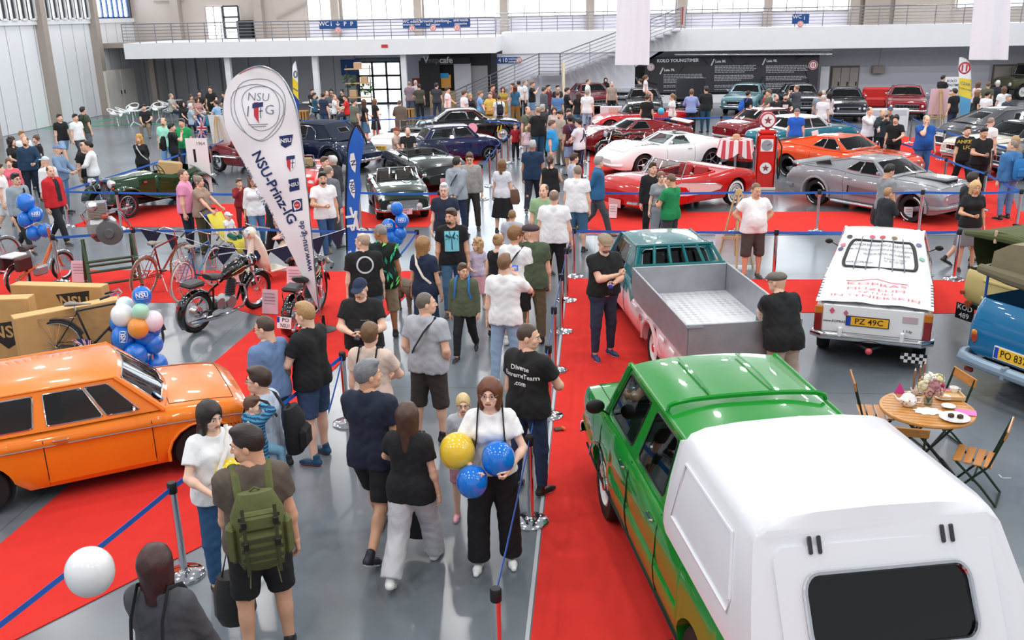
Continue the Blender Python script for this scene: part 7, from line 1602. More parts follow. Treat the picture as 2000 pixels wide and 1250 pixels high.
for x in(.55,-.55):q=U(CHROME);q.tube([(x+.3*cos(t),0,.28+.3*sin(t))for t in[R(10+17*i)for i in range(11)]],.04,8,sq=.4,up=(0,1,0));q.build('mudguard',None,mo)
tube_([(.55,0,.28),(.38,0,.8),(.34,0,1.1)],.025,OR,'fork',mo);tube_([(.38,0,.78),(.1,0,.42),(-.2,0,.42),(-.55,0,.28)],.035,OR,'frame',mo);tube_([(.1,.32,1.12),(.3,.2,1.2),(.34,0,1.12),(.3,-.2,1.2),(.1,-.32,1.12)],.012,CHROME,'handlebar',mo)
q=U(leather('#2a1c18'));q.tube([(-.02,0,.82),(-.2,0,.84),(-.34,0,.83)],[.04,.1,.11],10,sq=.5,up=(0,0,1));q.build('saddle',None,mo);U(mat('#a8a8aa',.3,.7)).box((0,0,.34),(.3,.16,.2),bev=.04).build('engine',None,mo)
for s in(1,-1):U(leather('#4a1c18')).box((-.55,s*.2,.62),(.34,.14,.26),bev=.03).build('side_box',None,mo)
U(WHITEP).box((-.55,0,.76),(.36,.3,.05),bev=.015).build('rack',None,mo);tube_([(-.15,-.05,.62),(-.2,0,.8)],.02,CHROME,'seat_post',mo)
p=(at(183,578)+at(262,545))/2;es=thing('engine_stand','green steel engine stand on castors on the red carpet','stand',(p.x,p.y,0),R(35));GS=mat('#33492e',.5,.2)
for x in(-.45,.45):
 tube_([(x,-.42,.12),(x*.95,0,1.0)],.035,GS,'upright',es);tube_([(x,.42,.12),(x*.95,0,.98)],.03,GS,'upright',es)
 for y in(-.42,.42):q=U(BLACK);q.tube([(x-.025,y,.05),(x+.025,y,.05)],.05,12);q.build('castor',None,es)
for y,z in((-.21,.6),(-.3,.42),(-.4,.2),(.3,.4)):tube_([(-.45,y,z),(.45,y,z)],.025,GS,'crossbar',es)
en=thing('engine','grey aluminium display engine with chrome pipes on the green stand','engine',(p.x,p.y,1.0),R(20));AL=mat('#a4a5a8',.35,.6,0,.15,15.)
q=U(AL);q.box((-.05,0,.2),(.5,.42,.34),bev=.08);q.use(mat('#6c6d70',.45,.5)).lathe([(.2,0),(.24,.03),(.22,.1),(.1,.11),(.08,.16),(.001,.16)],24,MT((.1,-.2,.12))@MR(R(90),4,'X'));q.lathe([(.18,0),(.1,.1),(.001,.12)],18,MT((-.1,0,.03))@MR(R(180),4,'X'));q.build('crankcase',None,en)
q=U(STEEL)
for i in range(10):q.box((-.1,.0,.4+.03*i),(.34,.3,.012))
q.build('cylinder_fins',None,en);q=U(CHROME);q.tube([(.1,-.1,.5),(.3,-.2,.55),(.4,-.1,.3),(.45,.1,.1)],.03,8);q.tube([(-.25,-.1,.6),(-.35,-.2,.5),(-.3,-.1,.3)],.03,8);q.ball((-.15,-.15,.62),.1,12);q.build('chrome_pipes',None,en);q=U(mat('#b05040',.5));q.box((.05,-.2,.42),(.12,.1,.08),bev=.02);q.build('red_cap',None,en)
U(STEEL).tube([(.0,0,-.02),(.0,0,.1)],.06,10).build('mounting',None,en)
CB=mat('#c79a62',.85,0,0,.12,6.,.15,30.);CBD=mat('#2a2422',.8)
def carton(label,p,rz,size,logo=None,flaps=True,lx=0,lz=.5):
 c=thing('carton',label,'carton',(p.x,p.y,0),R(rz));L,W_,H=size;t=.012
 for nm,ce,sz in(('wall',(0,-W_/2,H/2),(L,t,H)),('wall',(0,W_/2,H/2),(L,t,H)),('wall',(-L/2,0,H/2),(t,W_,H)),('wall',(L/2,0,H/2),(t,W_,H))):U(CB).box(ce,sz).build(nm,None,c,smooth=0)
 U(CB).box((0,0,.01),(L-.03,W_-.03,.012)).build('base',None,c,smooth=0)
 if flaps:U(mat('#d8b078',.85,0,0,.1,6.)).box((0,0,H+.006),(L,W_,.012)).build('flap',None,c,smooth=0)
 if logo:
  q=U(CBD);q.prism([(-.3,.12),(.28,.2),(.24,-.05),(.05,-.2),(-.05,-.26),(-.2,-.12)],.004,frame((lx,-W_/2-.008,H*lz),(1,0,0),(0,0,1)));q.use(mat('#c79a62',.85));put_text(q,logo,.26,frame((lx,-W_/2-.013,H*lz),(1,0,0),(0,0,1)),bold=.02);q.build('printed_logo',None,c,smooth=0)
 return c
carton('brown carton with black club logo cut by the frame edge',at(8,718)+V3((-.35,.25,0)),8,(1.5,.25,1.0),'NSU',lx=.4);carton('tall brown carton with black logo standing behind the others',at(110,690)+V3((-.1,.55,0)),-4,(1.55,.22,.95),'NSU',lx=.3,lz=.74);carton('long narrow brown carton slanting towards the balloon tower',at(140,712)+V3((0,.15,0)),42,(1.5,.24,.85))
p=at(150,700,.9);q=U(WHITEP)
fl=thing('union_flag','small union flag sticking up behind the orange saloon roof','flag',(p.x,p.y,0));tube_([(0,0,0),(0,0,1.15)],.006,STEEL,'stick',fl)
def union(par,w,h,M):
 B_,Rd=mat('#22387e',.7),mat('#c2283c',.7);q=U(B_);n=6;f=lambda u,v,d=0:M@V3((u*w+.03*sin(v*5),d+.03*sin(u*4+v*3),-v*h));q.grid([[f(i/n,j/n)for i in range(n+1)]for j in range(n+1)])
 for m_,wd,d in((WHITEP,.09,-.003),(Rd,.045,-.005)):
  q.use(m_)
  for P in(((0,.5),(1,.5)),((.5,0),(.5,1)),((0,0),(1,1)),((1,0),(0,1))):q.grid([[f(lerp(P[0][0],P[1][0],t/6)+s*wd*(P[1][1]-P[0][1]!=0),lerp(P[0][1],P[1][1],t/6)+s*wd*(P[1][1]==P[0][1]),d)for t in range(7)]for s in(-1,1)])
 return q.build('cloth',None,par)
union(fl,.22,.42,MT((0,0,1.15)))
p=at(383,322);fl=thing('union_flag','small union flag standing beside the green vintage roadster','flag',(p.x,p.y+.4,0));tube_([(0,0,0),(0,0,1.6)],.008,STEEL,'stick',fl);union(fl,.35,.75,MT((0,0,1.6)))
bt=thing('bunting','string of dark blue pennants behind the bicycles','bunting',(0,0,0));BN=mat('#18203e',.8)
PTS=[(270,446,.95),(320,455,.85),(352,462,.82),(400,478,.72),(470,486,.7),(520,490,.68),(600,470,.8),(640,458,.9),(678,446,.98)]
W3=[at(x,y,z)for x,y,z in PTS];tube_(W3,.006,WHITEP,'cord',bt,5)
for(a,b)in((0,1),(1,2),(3,4),(4,5),(5,6),(6,7),(7,8)):
 A,B=W3[a].lerp(W3[b],.06),W3[a].lerp(W3[b],.9);q=U(BN);m=(A+B)/2-V3((0,.02,.36));q.add([A,B,m],[(0,1,2)]);o=q.build('pennant',None,bt,smooth=0);o.modifiers.new('s','SOLIDIFY').thickness=.004
def card(px,py,label,rz=0.,w=.3,h=.42,col='#f0c4d0',group='display cards'):
 p=at(px,py);c=thing('display_card',label,'card',(p.x,p.y,0),R(rz),group);U(mat(col,.5)).box((0,0,h/2+.02),(w,.012,h),MR(R(-12),3,'X')).build('sheet',None,c,smooth=0);U(STEEL).box((0,.05,.01),(w*.8,.16,.012)).build('foot',None,c,smooth=0)
 q=U(mat('#9a8a94',.6))
 for i in range(5):q.box((0,-.012-.0*i,h*.85-i*.06+.02),(w*.7,.004,.012),MR(R(-12),3,'X'))
 q.build('print',None,c,smooth=0);return c
for px,py,l,rz in((158,552,'pink display card on the carpet beside the moped',0),(360,552,'pink display card under the blue bicycle wheel',8),(473,552,'pink display card behind the black motorcycle saddle',-8),(530,614,'pink display card between the two motorcycles',-10),(577,565,'pink display card beneath the cream scooter',-5)):card(px,py,l,rz)
card(1197,427,'white display card before the two-tone roadster bumper',-15,.2,.34,'#f2e4ea');card(1772,432,'white display card before the silver fastback wheel',-5,.2,.32,'#eceaf2');card(1160,258,'pink display card beside the red wedge convertible',0)
p=at(397,392);bd2=thing('number_board','white board numbered 1 in front of the green vintage roadster','board',(p.x,p.y,0));U(WHITEP).box((0,0,1.0),(.62,.02,1.5)).build('panel',None,bd2,smooth=0);q=U(BLACK);put_text(q,'1',.5,frame((-.08,-.013,1.25),(1,0,0),(0,0,1)),bold=.02);put_text(q,'1964',.13,frame((.12,-.013,1.6),(1,0,0),(0,0,1)));q.build('lettering',None,bd2,smooth=0)
for x in(-.25,.25):tube_([(x,.02,0),(x,.02,1.0)],.012,STEEL,'leg',bd2)
def easel(px,py,label,rz,board=True,h=1.75,bcol='#f0f0f4',bw=.75,bh=1.0,bz=.75):
 p=at(px,py);e=thing('easel',label,'easel',(p.x,p.y,0),R(rz),'wooden easels')
 for x0,x1 in((-.36,-.06),(.36,.06)):tube_([(x0,0,0),(x1,.12,h*.94)],.02,PALEWOOD,'leg',e,4)
 tube_([(0,.6,0),(0,.16,h*.9)],.02,PALEWOOD,'leg',e,4);tube_([(0,.05,.25),(0,.13,h)],.022,PALEWOOD,'mast',e,4);U(PALEWOOD).box((0,.04,.7),(.5,.05,.04)).build('ledge',None,e,smooth=0);U(PALEWOOD).box((0,.1,.62),(.55,.03,.05)).build('crossbar',None,e,smooth=0);U(PALEWOOD).box((0,.09,h-.08),(.12,.07,.1)).build('clamp',None,e,smooth=0)
 if board:o=U(mat(bcol,.5)).box((0,-.01 if board>0 else .2,bz+bh/2),(bw,.015,bh),MR(R(-6),3,'X')).build('display_board',None,None,smooth=0);tag(o,'white display board resting on the '+label,'board');o.matrix_world=MT((p.x,p.y,0))@MR(R(rz),4,'Z')@MT((0,0,0))
easel(1434,522,'wooden easel behind the aluminium bed',176,1,h=1.6,bw=.8,bh=.66,bz=.04);easel(437,325,'wooden easel behind the maroon roadster',165,1);p_=easel(1826,262,'wooden easel with pink board among the dark coupes',180,1,bcol='#ecc8d4',bw=.7)
p=at(1494,372);gp=thing('fuel_pump','red vintage fuel pump with star globe and chrome sides','fuel pump',(p.x,p.y+.25,0),R(-4));RP=paint('#d8261c');sx=1.0
U(RP).box((0,0,.78),(.52,.4,1.5),bev=.05).build('cabinet',None,gp);U(paint('#f0f0f0')).box((0,0,.04),(.6,.46,.08),bev=.01).build('plinth',None,gp);U(RP).box((0,0,1.6),(.46,.36,.14),bev=.05).build('crown',None,gp)
for s in(1,-1):U(CHROME).box((s*.275,-.1,.85),(.035,.22,1.55),bev=.012).build('chrome_pillar',None,gp)
q=U(WHITEP);q.box((0,-.205,1.25),(.34,.012,.34),bev=.005);q.use(mat('#9aa4ae',.2,0,1));q.lathe([(.15,0),(.001,.004)],20,frame((0,-.214,1.25),(1,0,0),(0,0,1)));q.use(BLACK);q.tube([(0,-.222,1.25),(.09,-.222,1.3)],.006,4);q.build('dial',None,gp)
def starbadge(par,o,r,name,M=None):
 M=frame(o,(1,0,0),(0,0,1));q=U(WHITEP);q.lathe([(r,0),(r,.006),(.001,.006)],26,M);q.use(mat('#b02028',.5));q.lathe([(r*1.0,.008),(r*.93,.008)],26,M);q.use(mat('#8a4a4a',.5));P=[(r*(.62 if i%2==0 else .26)*sin(2*PI*i/10),r*(.62 if i%2==0 else .26)*cos(2*PI*i/10))for i in range(10)];q.add([M@V3((x,y,.01))for x,y in P]+[M@V3((0,0,.01))],[(i,(i+1)%10,10)for i in range(10)]);return q.build(name,None,par,smooth=0)
starbadge(gp,(0,-.206,.62),.17,'star_badge')
q=U(mat('#b0202c',.3,0,.6));q.lathe([(.001,-.09),(.2,-.09),(.225,-.05),(.225,.05),(.2,.09),(.001,.09)],28,MT((0,0,1.92))@MR(R(90),4,'X'));q.tube([(0,0,1.64),(0,0,1.72)],.07,10);q.build('globe',None,gp);starbadge(gp,(0,-.093,1.92),.19,'globe_face')
q=U(BLACK);q.tube([(.3,0,1.45),(.42,-.05,1.2),(.4,-.1,.5),(.36,-.12,.3),(.31,-.1,.9)],.02,8);q.use(CHROME);q.tube([(.31,-.1,.9),(.31,-.12,1.15)],.022,8);q.build('hose',None,gp)
p=at(1437,340);tb=thing('bar_table','high round table base draped in stars and stripes cloth','table',(p.x,p.y+.3,0));U(STEEL).tube([(0,0,0),(0,0,1.0)],.04,10).build('pedestal',None,tb);q=U(STEEL);q.lathe([(.3,0),(.3,.02),(.05,.04)],20);q.build('foot',None,tb);q=U(WHITEP);q.lathe([(.001,.99),(.48,.99),(.48,1.02),(.001,1.02)],24);q.build('tabletop',None,tb)
q=MB();n=48;ST=(mat('#d84a58',.8),mat('#f2e8ea',.8));x0,y0=p.x,p.y+.3
for i in range(n):
 q.use(ST[(i//2)%2]);a,b=2*PI*i/n,2*PI*(i+1)/n;rr=lambda t,k:(.5+.05*sin(6*t)*k)*(1+.12*k);z=lambda t,k:1.03-k*(.36+.2*abs(sin(2*t)))
 q.add([(x0,y0,1.035),(x0+.5*cos(a),y0+.5*sin(a),1.03),(x0+.5*cos(b),y0+.5*sin(b),1.03)],[(0,1,2)])
 q.grid([[V3((x0+rr(t,k)*cos(t),y0+rr(t,k)*sin(t),z(t,k)))for t in(a,b)]for k in(0,.3,.6,1.)],flip=True)
tag(q.build('tablecloth'),'red and white striped flag cloth hanging over the round table','tablecloth')
q=U(mat('#c8a080',.8));q.tube([(x0,y0,1.04),(x0,y0,1.06)],.2,18);q.lathe([(.12,1.06),(.11,1.16),(.06,1.19),(.001,1.19)],18,MT((x0,y0,0)));tag(q.build('straw_hat'),'straw hat lying on the striped flag cloth','hat')
def drum(px,py,label,r=.26,h=.72):
 p=at(px,py);d=thing('oil_drum',label,'oil drum',(p.x,p.y+r,0),0,'red oil drums');q=U(paint('#c01c1c'));q.lathe([(.001,0),(r,0),(r,h*.3),(r*1.03,h*.33),(r,h*.36),(r,h*.64),(r*1.03,h*.67),(r,h*.7),(r,h),(r*.96,h+.01),(r*.95,h-.02),(.001,h-.02)],24);q.build('barrel',None,d)
 q=U(BLACK);q.lathe([(r+.003,.02),(r+.003,h*.3)],24);q.lathe([(r+.003,h*.7),(r+.003,h*.82)],24);q.build('black_band',None,d);q=U(WHITEP);V,F=text_geo('TEXACO',.13,bold=.02);q.add([V3(((r+.008)*sin(v.x/r),-(r+.008)*cos(v.x/r),h*.5+v.y))for v in V],F);q.build('lettering',None,d,smooth=0)
drum(1427,328,'red oil drum half under the striped cloth');drum(1456,330,'red oil drum beside the vintage fuel pump')
def folding_chair(x,y,rz,label):
 c=thing('folding_chair',label,'chair',(x,y,0),R(rz),'wooden slat folding chairs');IR=mat('#16301f',.4,.3);WD=mat('#b87834',.4,0,.4,.3,20.)
 for s in(.2,-.2):tube_([(.2,s,.02),(-.02,s,.3),(-.15,s,.45),(-.27,s,.86)],.013,IR,'frame_leg',c,6);tube_([(-.26,s*.9,.02),(-.1,s*.9,.2),(.16,s*.9,.43)],.013,IR,'frame_leg',c,6)
 tube_([(.2,.2,.02),(.2,-.2,.02)],.012,IR,'foot_rail',c,6);tube_([(-.26,.18,.02),(-.26,-.18,.02)],.012,IR,'foot_rail',c,6);tube_([(-.02,.2,.26),(-.02,-.2,.26)],.01,IR,'brace',c,6)
 for i in range(4):U(WD).box((.15-.095*i,0,.45-.004*i),(.08,.42,.018),bev=.006).build('seat_slat',None,c)
 for z in(.80,):q=U(WD);q.box((-.265,0,z+.02),(.02,.46,.11),MR(R(-14),3,'Y'),bev=.008);q.build('back_slat',None,c)
T0=at(1811,797,.72);T0.z=0;K=1.0
tt=thing('garden_table','round wooden slat garden table with dark folding iron legs','table',(T0.x,T0.y,0));WT=mat('#c58a45',.35,0,.5,.25,16.)
r=.49;n=13
for i in range(n):
 y=-r+2*r*(i+.5)/n;w=math.sqrt(max(.02,r*r-y*y));q=U(WT);a=2*r/n*.44;y1,y2=y-a,y+a;w1,w2=math.sqrt(max(.004,r*r-y1*y1)),math.sqrt(max(.004,r*r-y2*y2));q.prism([(-w1,y1),(w1,y1),(w2,y2),(-w2,y2)],.02,MR(R(-12),4,'Z')@MT((0,0,.70)));q.build('slat',None,tt,smooth=0)
q=U(WT);q.lathe([(r-.03,.69),(r,.69),(r+.006,.705),(r,.722),(r-.03,.722)],40);q.build('rim',None,tt)
IR=mat('#141a18',.4,.3)
for s in(1,-1):tube_([(-.3,s*.22,0),(.3,s*.22,.69)],.014,IR,'leg',tt,6);tube_([(.3,s*.2,0),(-.3,s*.2,.69)],.014,IR,'leg',tt,6)
tube_([(-.3,.22,.02),(-.3,-.22,.02)],.012,IR,'brace',tt,6);tube_([(.3,.2,.02),(.3,-.2,.02)],.012,IR,'brace',tt,6);U(IR).box((0,0,.685),(.6,.5,.012)).build('frame',None,tt,smooth=0)
for(px,py,z),rz,l in(((1972,832,.85),152,'slatted folding chair facing the table beside the white floor mark'),((1667,738,.85),-8,'slatted folding chair between the table and the white pickup'),((1768,842,.83),78,'slatted folding chair half hidden by the white hard cap'),((1884,730,.86),192,'slatted folding chair behind the table towards the blue truck')):p=at(px,py,z);folding_chair(p.x+.265*cos(R(rz)),p.y+.265*sin(R(rz)),rz,l)
CHN=mat('#f2f0f0',.15,0,.6,.04,30.);TZ=.724
def tput(name,label,cat,px,py,build,group=None,z=TZ):p=at(px,py,z);o=thing(name,label,cat,(p.x,p.y,z),0,group);build(o);return o
def plate_obj(rad):return lambda o:U(CHN).lathe([(.001,.006),(rad*.6,.006),(rad,.022),(rad*.98,.026),(rad*.6,.012),(.001,.012)],28).build('dish',None,o)
def cup(o):U(CHN).lathe([(.001,0),(.025,0),(.042,.03),(.05,.075),(.047,.076),(.04,.03),(.001,.01)],18).build('bowl',None,o);tube_([(.045,0,.06),(.075,0,.055),(.07,0,.03),(.04,0,.025)],.006,CHN,'handle',o,6)
p=at(1864,818,TZ);q=U(CHN);q.lathe([(.001,.006),(.1,.006),(.155,.022),(.152,.026),(.1,.012),(.001,.012)],28,MT((p.x,p.y,TZ)));tag(q.build('cake_plate'),'white oval plate with two pieces of chocolate cake','plate')
for dx,dy,l in((-.03,.02,'smaller piece of chocolate cake on the white plate'),(.055,-.005,'larger piece of chocolate cake on the white plate')):q=U(mat('#3a1f16',.6,0,0,.3,40.));q.box((p.x+dx,p.y+dy,TZ+.03),(.055,.05,.04),MR(.4,3,'Z'),bev=.008);tag(q.build('cake_slice'),l,'cake')
tput('saucer','white saucer beside the pink napkin and cake','saucer',1852,796,plate_obj(.075));tput('saucer','flowered plate before the wooden tray','plate',1842,779,plate_obj(.09));tput('tea_cup','flowered tea cup at the back of the table','cup',1862,768,cup);tput('tea_cup','white tea cup standing between teapot and flowers','cup',1786,771,cup)
def teapot(o):
 U(CHN).lathe([(.001,0),(.05,0),(.085,.04),(.09,.08),(.06,.125),(.03,.13),(.001,.13)],22).build('pot',None,o);tube_([(-.08,0,.06),(-.13,0,.08),(-.16,0,.13)],[.022,.015,.01],CHN,'spout',o);tube_([(.08,0,.1),(.14,0,.1),(.13,0,.04),(.08,0,.04)],.009,CHN,'handle',o,6);q=U(CHN);q.lathe([(.045,.13),(.03,.145),(.012,.15),(.014,.165),(.001,.17)],14);q.build('lid',None,o)
 q=U(mat('#8a4a58',.6));rr=random.Random(2)
 for i in range(16):a=rr.uniform(0,6.28);z=rr.uniform(.03,.09);q.ball((.088*cos(a),.088*sin(a),z),.008,6)
 q.build('flower_print',None,o)
tput('teapot','flowered white teapot with a lid','teapot',1773,792,teapot)
def tray(o):U(PALEWOOD).box((0,0,.01),(.26,.2,.015)).build('base',None,o,smooth=0);[U(PALEWOOD).box((0,s*.1,.025),(.26,.012,.04)).build('edge',None,o,smooth=0)for s in(1,-1)];[U(PALEWOOD).box((s*.13,0,.025),(.012,.2,.04)).build('edge',None,o,smooth=0)for s in(1,-1)]
tput('tray','pale wooden tray with tea things at the back of the table','tray',1855,776,tray)
p=at(1812,790,TZ);fv=thing('flower_vase','glass vase of dried pink and cream hydrangeas on the table','vase',(p.x,p.y,TZ));q=U(GLASS);q.lathe([(.001,0),(.04,0),(.05,.05),(.035,.12),(.045,.15)],16);q.build('glass',None,fv);rr=random.Random(4)
for i,(dx,dy,dz,rad,col)in enumerate(((-.07,0,.22,.075,'#d8cda8'),(.03,-.02,.22,.09,'#a8747c'),(.0,.05,.28,.075,'#f0ead8'),(.09,.04,.27,.07,'#ddd0a0'),(.10,.0,.2,.06,'#a81c48'),(.07,-.05,.17,.06,'#c49a8c'),(-.02,-.05,.17,.055,'#b98a80'))):
 q=U(mat(col,.8,0,0,.3,40.))
 for k in range(34):
  a,b=rr.uniform(0,6.28),rr.uniform(-1.2,1.5);u=V3((cos(a)*cos(b),sin(a)*cos(b),sin(b)))*rad;e1=u.cross(V3((0,0,1.01))).normalized()*.02;e2=u.normalized().cross(e1).normalized()*.02;c0=V3((dx,dy,dz))+u;q.add([c0+e1,c0+e2,c0-e1,c0-e2,c0+u.normalized()*.008],[(0,1,4),(1,2,4),(2,3,4),(3,0,4)])
 q.ball((dx,dy,dz),rad*.85,10);q.build('bloom',None,fv,smooth=0)
q=U(mat('#3c5a2c',.6));[q.tube([(0,0,.02),(dx*.5,dy,.15)],.006,5)for dx,dy in((-.1,0),(.05,.02),(.1,-.02),(0,.06))];q.build('stems',None,fv)
for i,(px,l)in enumerate(((1782,'shortest of three brown candles behind the flowers'),(1792,'middle brown candle behind the flowers'),(1800,'tallest brown candle behind the flowers'))):
 p=at(px,772-i*2,TZ);cd=thing('candle',l,'candle',(p.x,p.y,TZ),0,'brown candles');q=U(mat('#8c6450',.5));q.tube([(0,0,.0),(0,0,.3+.03*i)],.012,10);q.build('wax',None,cd);q=U(mat('#e8dcd0',.5));q.tube([(0,0,.3+.03*i),(0,0,.33+.03*i)],[.011,.003],8);q.build('tip',None,cd)
 q=U(CHROME);q.lathe([(.04,0),(.04,.01),(.015,.02),(.016,.03)],12);q.build('holder',None,cd)
for px,py,l,w in((1886,806,'pink paper napkin beside the cake plate',.15),(1840,764,'pink napkin under the back tea things',.16),(1756,768,'folded magenta napkin standing by the teapot',.1)):
 p=at(px,py,TZ);q=U(mat('#d23c94' if w!=.15 else '#e87cb8',.8));(q.box((p.x,p.y,TZ+.004),(w*1.4,w,.005),MR(-.3,3,'Z'))if w!=.1 else q.add([(p.x-.06,p.y,TZ),(p.x+.06,p.y-.03,TZ),(p.x+.03,p.y+.03,TZ+.02),(p.x,p.y,TZ+.13)],[(0,1,3),(1,2,3),(2,0,3),(0,2,1)]));tag(q.build('napkin',smooth=0),l,'napkin')
p=at(1812,803,TZ);q=U(mat('#f4f2f2',.8));q.prism([(.14*(1+.1*cos(9*a))*cos(a),.1*(1+.1*cos(9*a))*sin(a))for a in[2*PI*i/60 for i in range(60)]],.003,MT((p.x,p.y,TZ)));tag(q.build('lace_doily',smooth=0),'white lace doily under the flower vase','doily')
_cw=mat('#f2f4f6',.35);
def cafe_chair(x,y,rz,label):
 c=thing('cafe_chair',label,'chair',(x,y,0),rz,'white cafe chairs');q=U(_cw);rows=[]
 for(px_,z,w)in((.24,.45,.2),(.1,.43,.25),(-.1,.43,.25),(-.2,.5,.27),(-.26,.62,.28)):rows.append([V3((px_+abs(j-4)/4*.06,(j-4)/4*w,z+(abs(j-4)/4)**3*.14))for j in range(9)])
 q.grid(rows);q.tube([(.22,.24,.6),(.0,.30,.66),(-.2,.27,.74),(-.3,.15,.8),(-.33,0,.82),(-.3,-.15,.8),(-.2,-.27,.74),(0,-.30,.66),(.22,-.24,.6)],.022,6);q.build('shell_seat',None,c)
 for sx_,sy in((1,1),(1,-1),(-1,1),(-1,-1)):tube_([(sx_*.15,sy*.18,.43),(sx_*.22,sy*.24,0)],.012,STEEL,'leg',c,5)
def cafe_table(x,y,label,r=.4):
 c=thing('cafe_table',label,'table',(x,y,0),0,'white cafe tables');q=U(_cw);q.lathe([(.001,.71),(r,.71),(r,.735),(.001,.735)],24);q.build('tabletop',None,c);tube_([(0,0,.15),(0,0,.71)],.025,_cw,'column',c)
 for k in range(3):a=2*PI*k/3+.4;tube_([(0,0,.2),(.32*cos(a),.32*sin(a),.01)],.02,_cw,'foot',c,5)
for i,(px,py,l)in enumerate(((262,246,'white cafe table with the empty chairs by the cabinet'),(312,238,'white cafe table with one empty chair'),(345,222,'white cafe table by the dark panel wall'),(385,238,'white cafe table among the seated visitors'),(402,228,'white cafe table behind the seated visitors'),(608,228,'white cafe table behind the far flag'),(655,226,'white cafe table beside the man in red'),(700,230,'white cafe table under the plant stand'))):p=at(px,py);cafe_table(p.x,p.y,l)
for i,(px,py,rz,l)in enumerate(((228,246,0,'white shell chair, first of the empty row by the cabinet'),(244,242,.3,'white shell chair, second of the empty row by the cabinet'),(262,234,-1.6,'white shell chair behind the empty table'),(285,241,2.6,'white shell chair beside the lone seated man'),(310,232,-1.5,'white shell chair facing the hall'),(335,238,3.,'white shell chair turned to the dark wall'),(325,226,.4,'white shell chair near the grey column'),(372,250,.6,'white shell chair under the white-haired man'),(395,246,1.4,'white shell chair between the seated visitors'),(408,252,1.7,'white shell chair with child in blue'),(427,245,2.6,'white shell chair under the man in light blue'),(620,240,.5,'white shell chair behind the feather flag pole'),(640,236,2.4,'white shell chair by the standing man in navy'),(668,238,2.9,'white shell chair under the man in red'),(652,242,.3,'white shell chair under the man in white'))):p=at(px,py);cafe_chair(p.x,p.y,rz,l)
p=at(705,225);ps=thing('plant_stand','tall shelf stand with hanging plants and crates before the entrance','shelf',(p.x,p.y,0));
for x in(-.6,.6):tube_([(x,0,0),(x,0,2.5)],.03,FRDARK,'upright',ps,5)
for z in(.9,1.6,2.3):U(PALEWOOD).box((0,0,z),(1.3,.4,.05)).build('shelf',None,ps,smooth=0)
for x,z in((-.3,1.1),(.3,1.75),(0,2.45)):U(mat('#c8a480',.7)).box((x,0,z),(.35,.35,.35),bev=.02).build('crate',None,ps)
rr=random.Random(9)
def leafy(par,c0,rad,n,col,name='foliage'):
 q=U(mat(col,.7,0,0,.3,20.))
 for i in range(n):d=V3((rr.gauss(0,1),rr.gauss(0,1),rr.gauss(0,1))).normalized()*rad*rr.uniform(.5,1);a=d.orthogonal().normalized()*.06;b=d.normalized()*.14;o=V3(c0)+d;q.add([o-a*.4,o+b*.5+a,o+b,o+b*.5-a],[(0,1,2,3)])
 return q.build(name,None,par,smooth=0)
leafy(ps,(-.5,0,1.75),.32,90,'#3c5a38');leafy(ps,(.4,0,1.35),.25,60,'#4a6a40')
for px,py,l in((796,236,'slatted wooden crate stool before the entrance doors'),(590,240,'slatted wooden crate stool by the far flag')):
 p=at(px,py);st_=thing('crate_stool',l,'stool',(p.x,p.y,0),0,'wooden crate stools')
 for k in range(5):U(mat('#b88850',.6)).box((-.28+.14*k,0,.27),(.09,.5,.54)).build('slat',None,st_,smooth=0)
 U(mat('#b88850',.6)).box((0,0,.56),(.7,.52,.03)).build('top',None,st_,smooth=0)
p=at(1853,208);rb=thing('sponsor_board','white sponsor board with logos beside the yellow flag','board',(p.x,p.y,0));a_,b_=atY(1838,205,p.y),atY(1873,152,p.y);wdt=b_.x-a_.x;hh=b_.z
U(WHITEP).box((0,0,hh/2+.05),(wdt,.04,hh)).build('panel',None,rb,smooth=0);U(STEEL).box((0,0,.04),(wdt,.25,.08)).build('foot',None,rb,smooth=0)
q=U(NAVY);put_text(q,'KOŁO',.17,frame((0,-.025,hh-.15),(1,0,0),(0,0,1)),bold=.02);put_text(q,'YOUNGTIMER',.17,frame((0,-.025,hh-.35),(1,0,0),(0,0,1)),bold=.02,wide=.8);q.build('lettering',None,rb,smooth=0)
for z,col,w in((-.62,'#8a8a90',.6),(-.8,'#e0a040',.7),(-1.0,'#2a70c0',.7),(-1.2,'#c85050',.35),(-1.4,'#7088a8',.5)):U(mat(col,.6)).box((0,-.025,hh+z),(w*wdt/1.1,.008,.1)).build('sponsor_logo',None,rb,smooth=0)
p=at(1683,184);rs=thing('info_stand','light blue poster stand in front of the grey wall','stand',(p.x,p.y,0));U(mat('#8fb8d4',.4)).box((0,0,1.2),(.6,.04,.75),MR(-.2,3,'X')).build('poster',None,rs);tube_([(0,.05,0),(0,.05,1.1)],.03,BLACK,'pole',rs);q=U(BLACK);q.lathe([(.2,0),(.2,.03),(.03,.05)],14);q.build('foot',None,rs)
p=at(1193,260);ip=thing('lectern_board','white information plinth beside the maroon saloon','plinth',(p.x,p.y,0));U(mat('#e6e6ee',.5)).box((0,0,.55),(.9,.3,1.1),bev=.01).build('body',None,ip);U(mat('#d8c0b0',.5)).box((.1,-.16,.95),(.4,.01,.2)).build('picture',None,ip,smooth=0)
p=at(1735,272);ip=thing('lectern_board','low white information plinth before the dark red coupe','plinth',(p.x+.6,p.y+2.5,0));U(mat('#eeeef4',.5)).box((0,0,.45),(1.6,.3,.9),bev=.01).build('body',None,ip);U(mat('#d0d0d8',.5)).box((0,-.16,.75),(1.4,.01,.2)).build('print',None,ip,smooth=0)
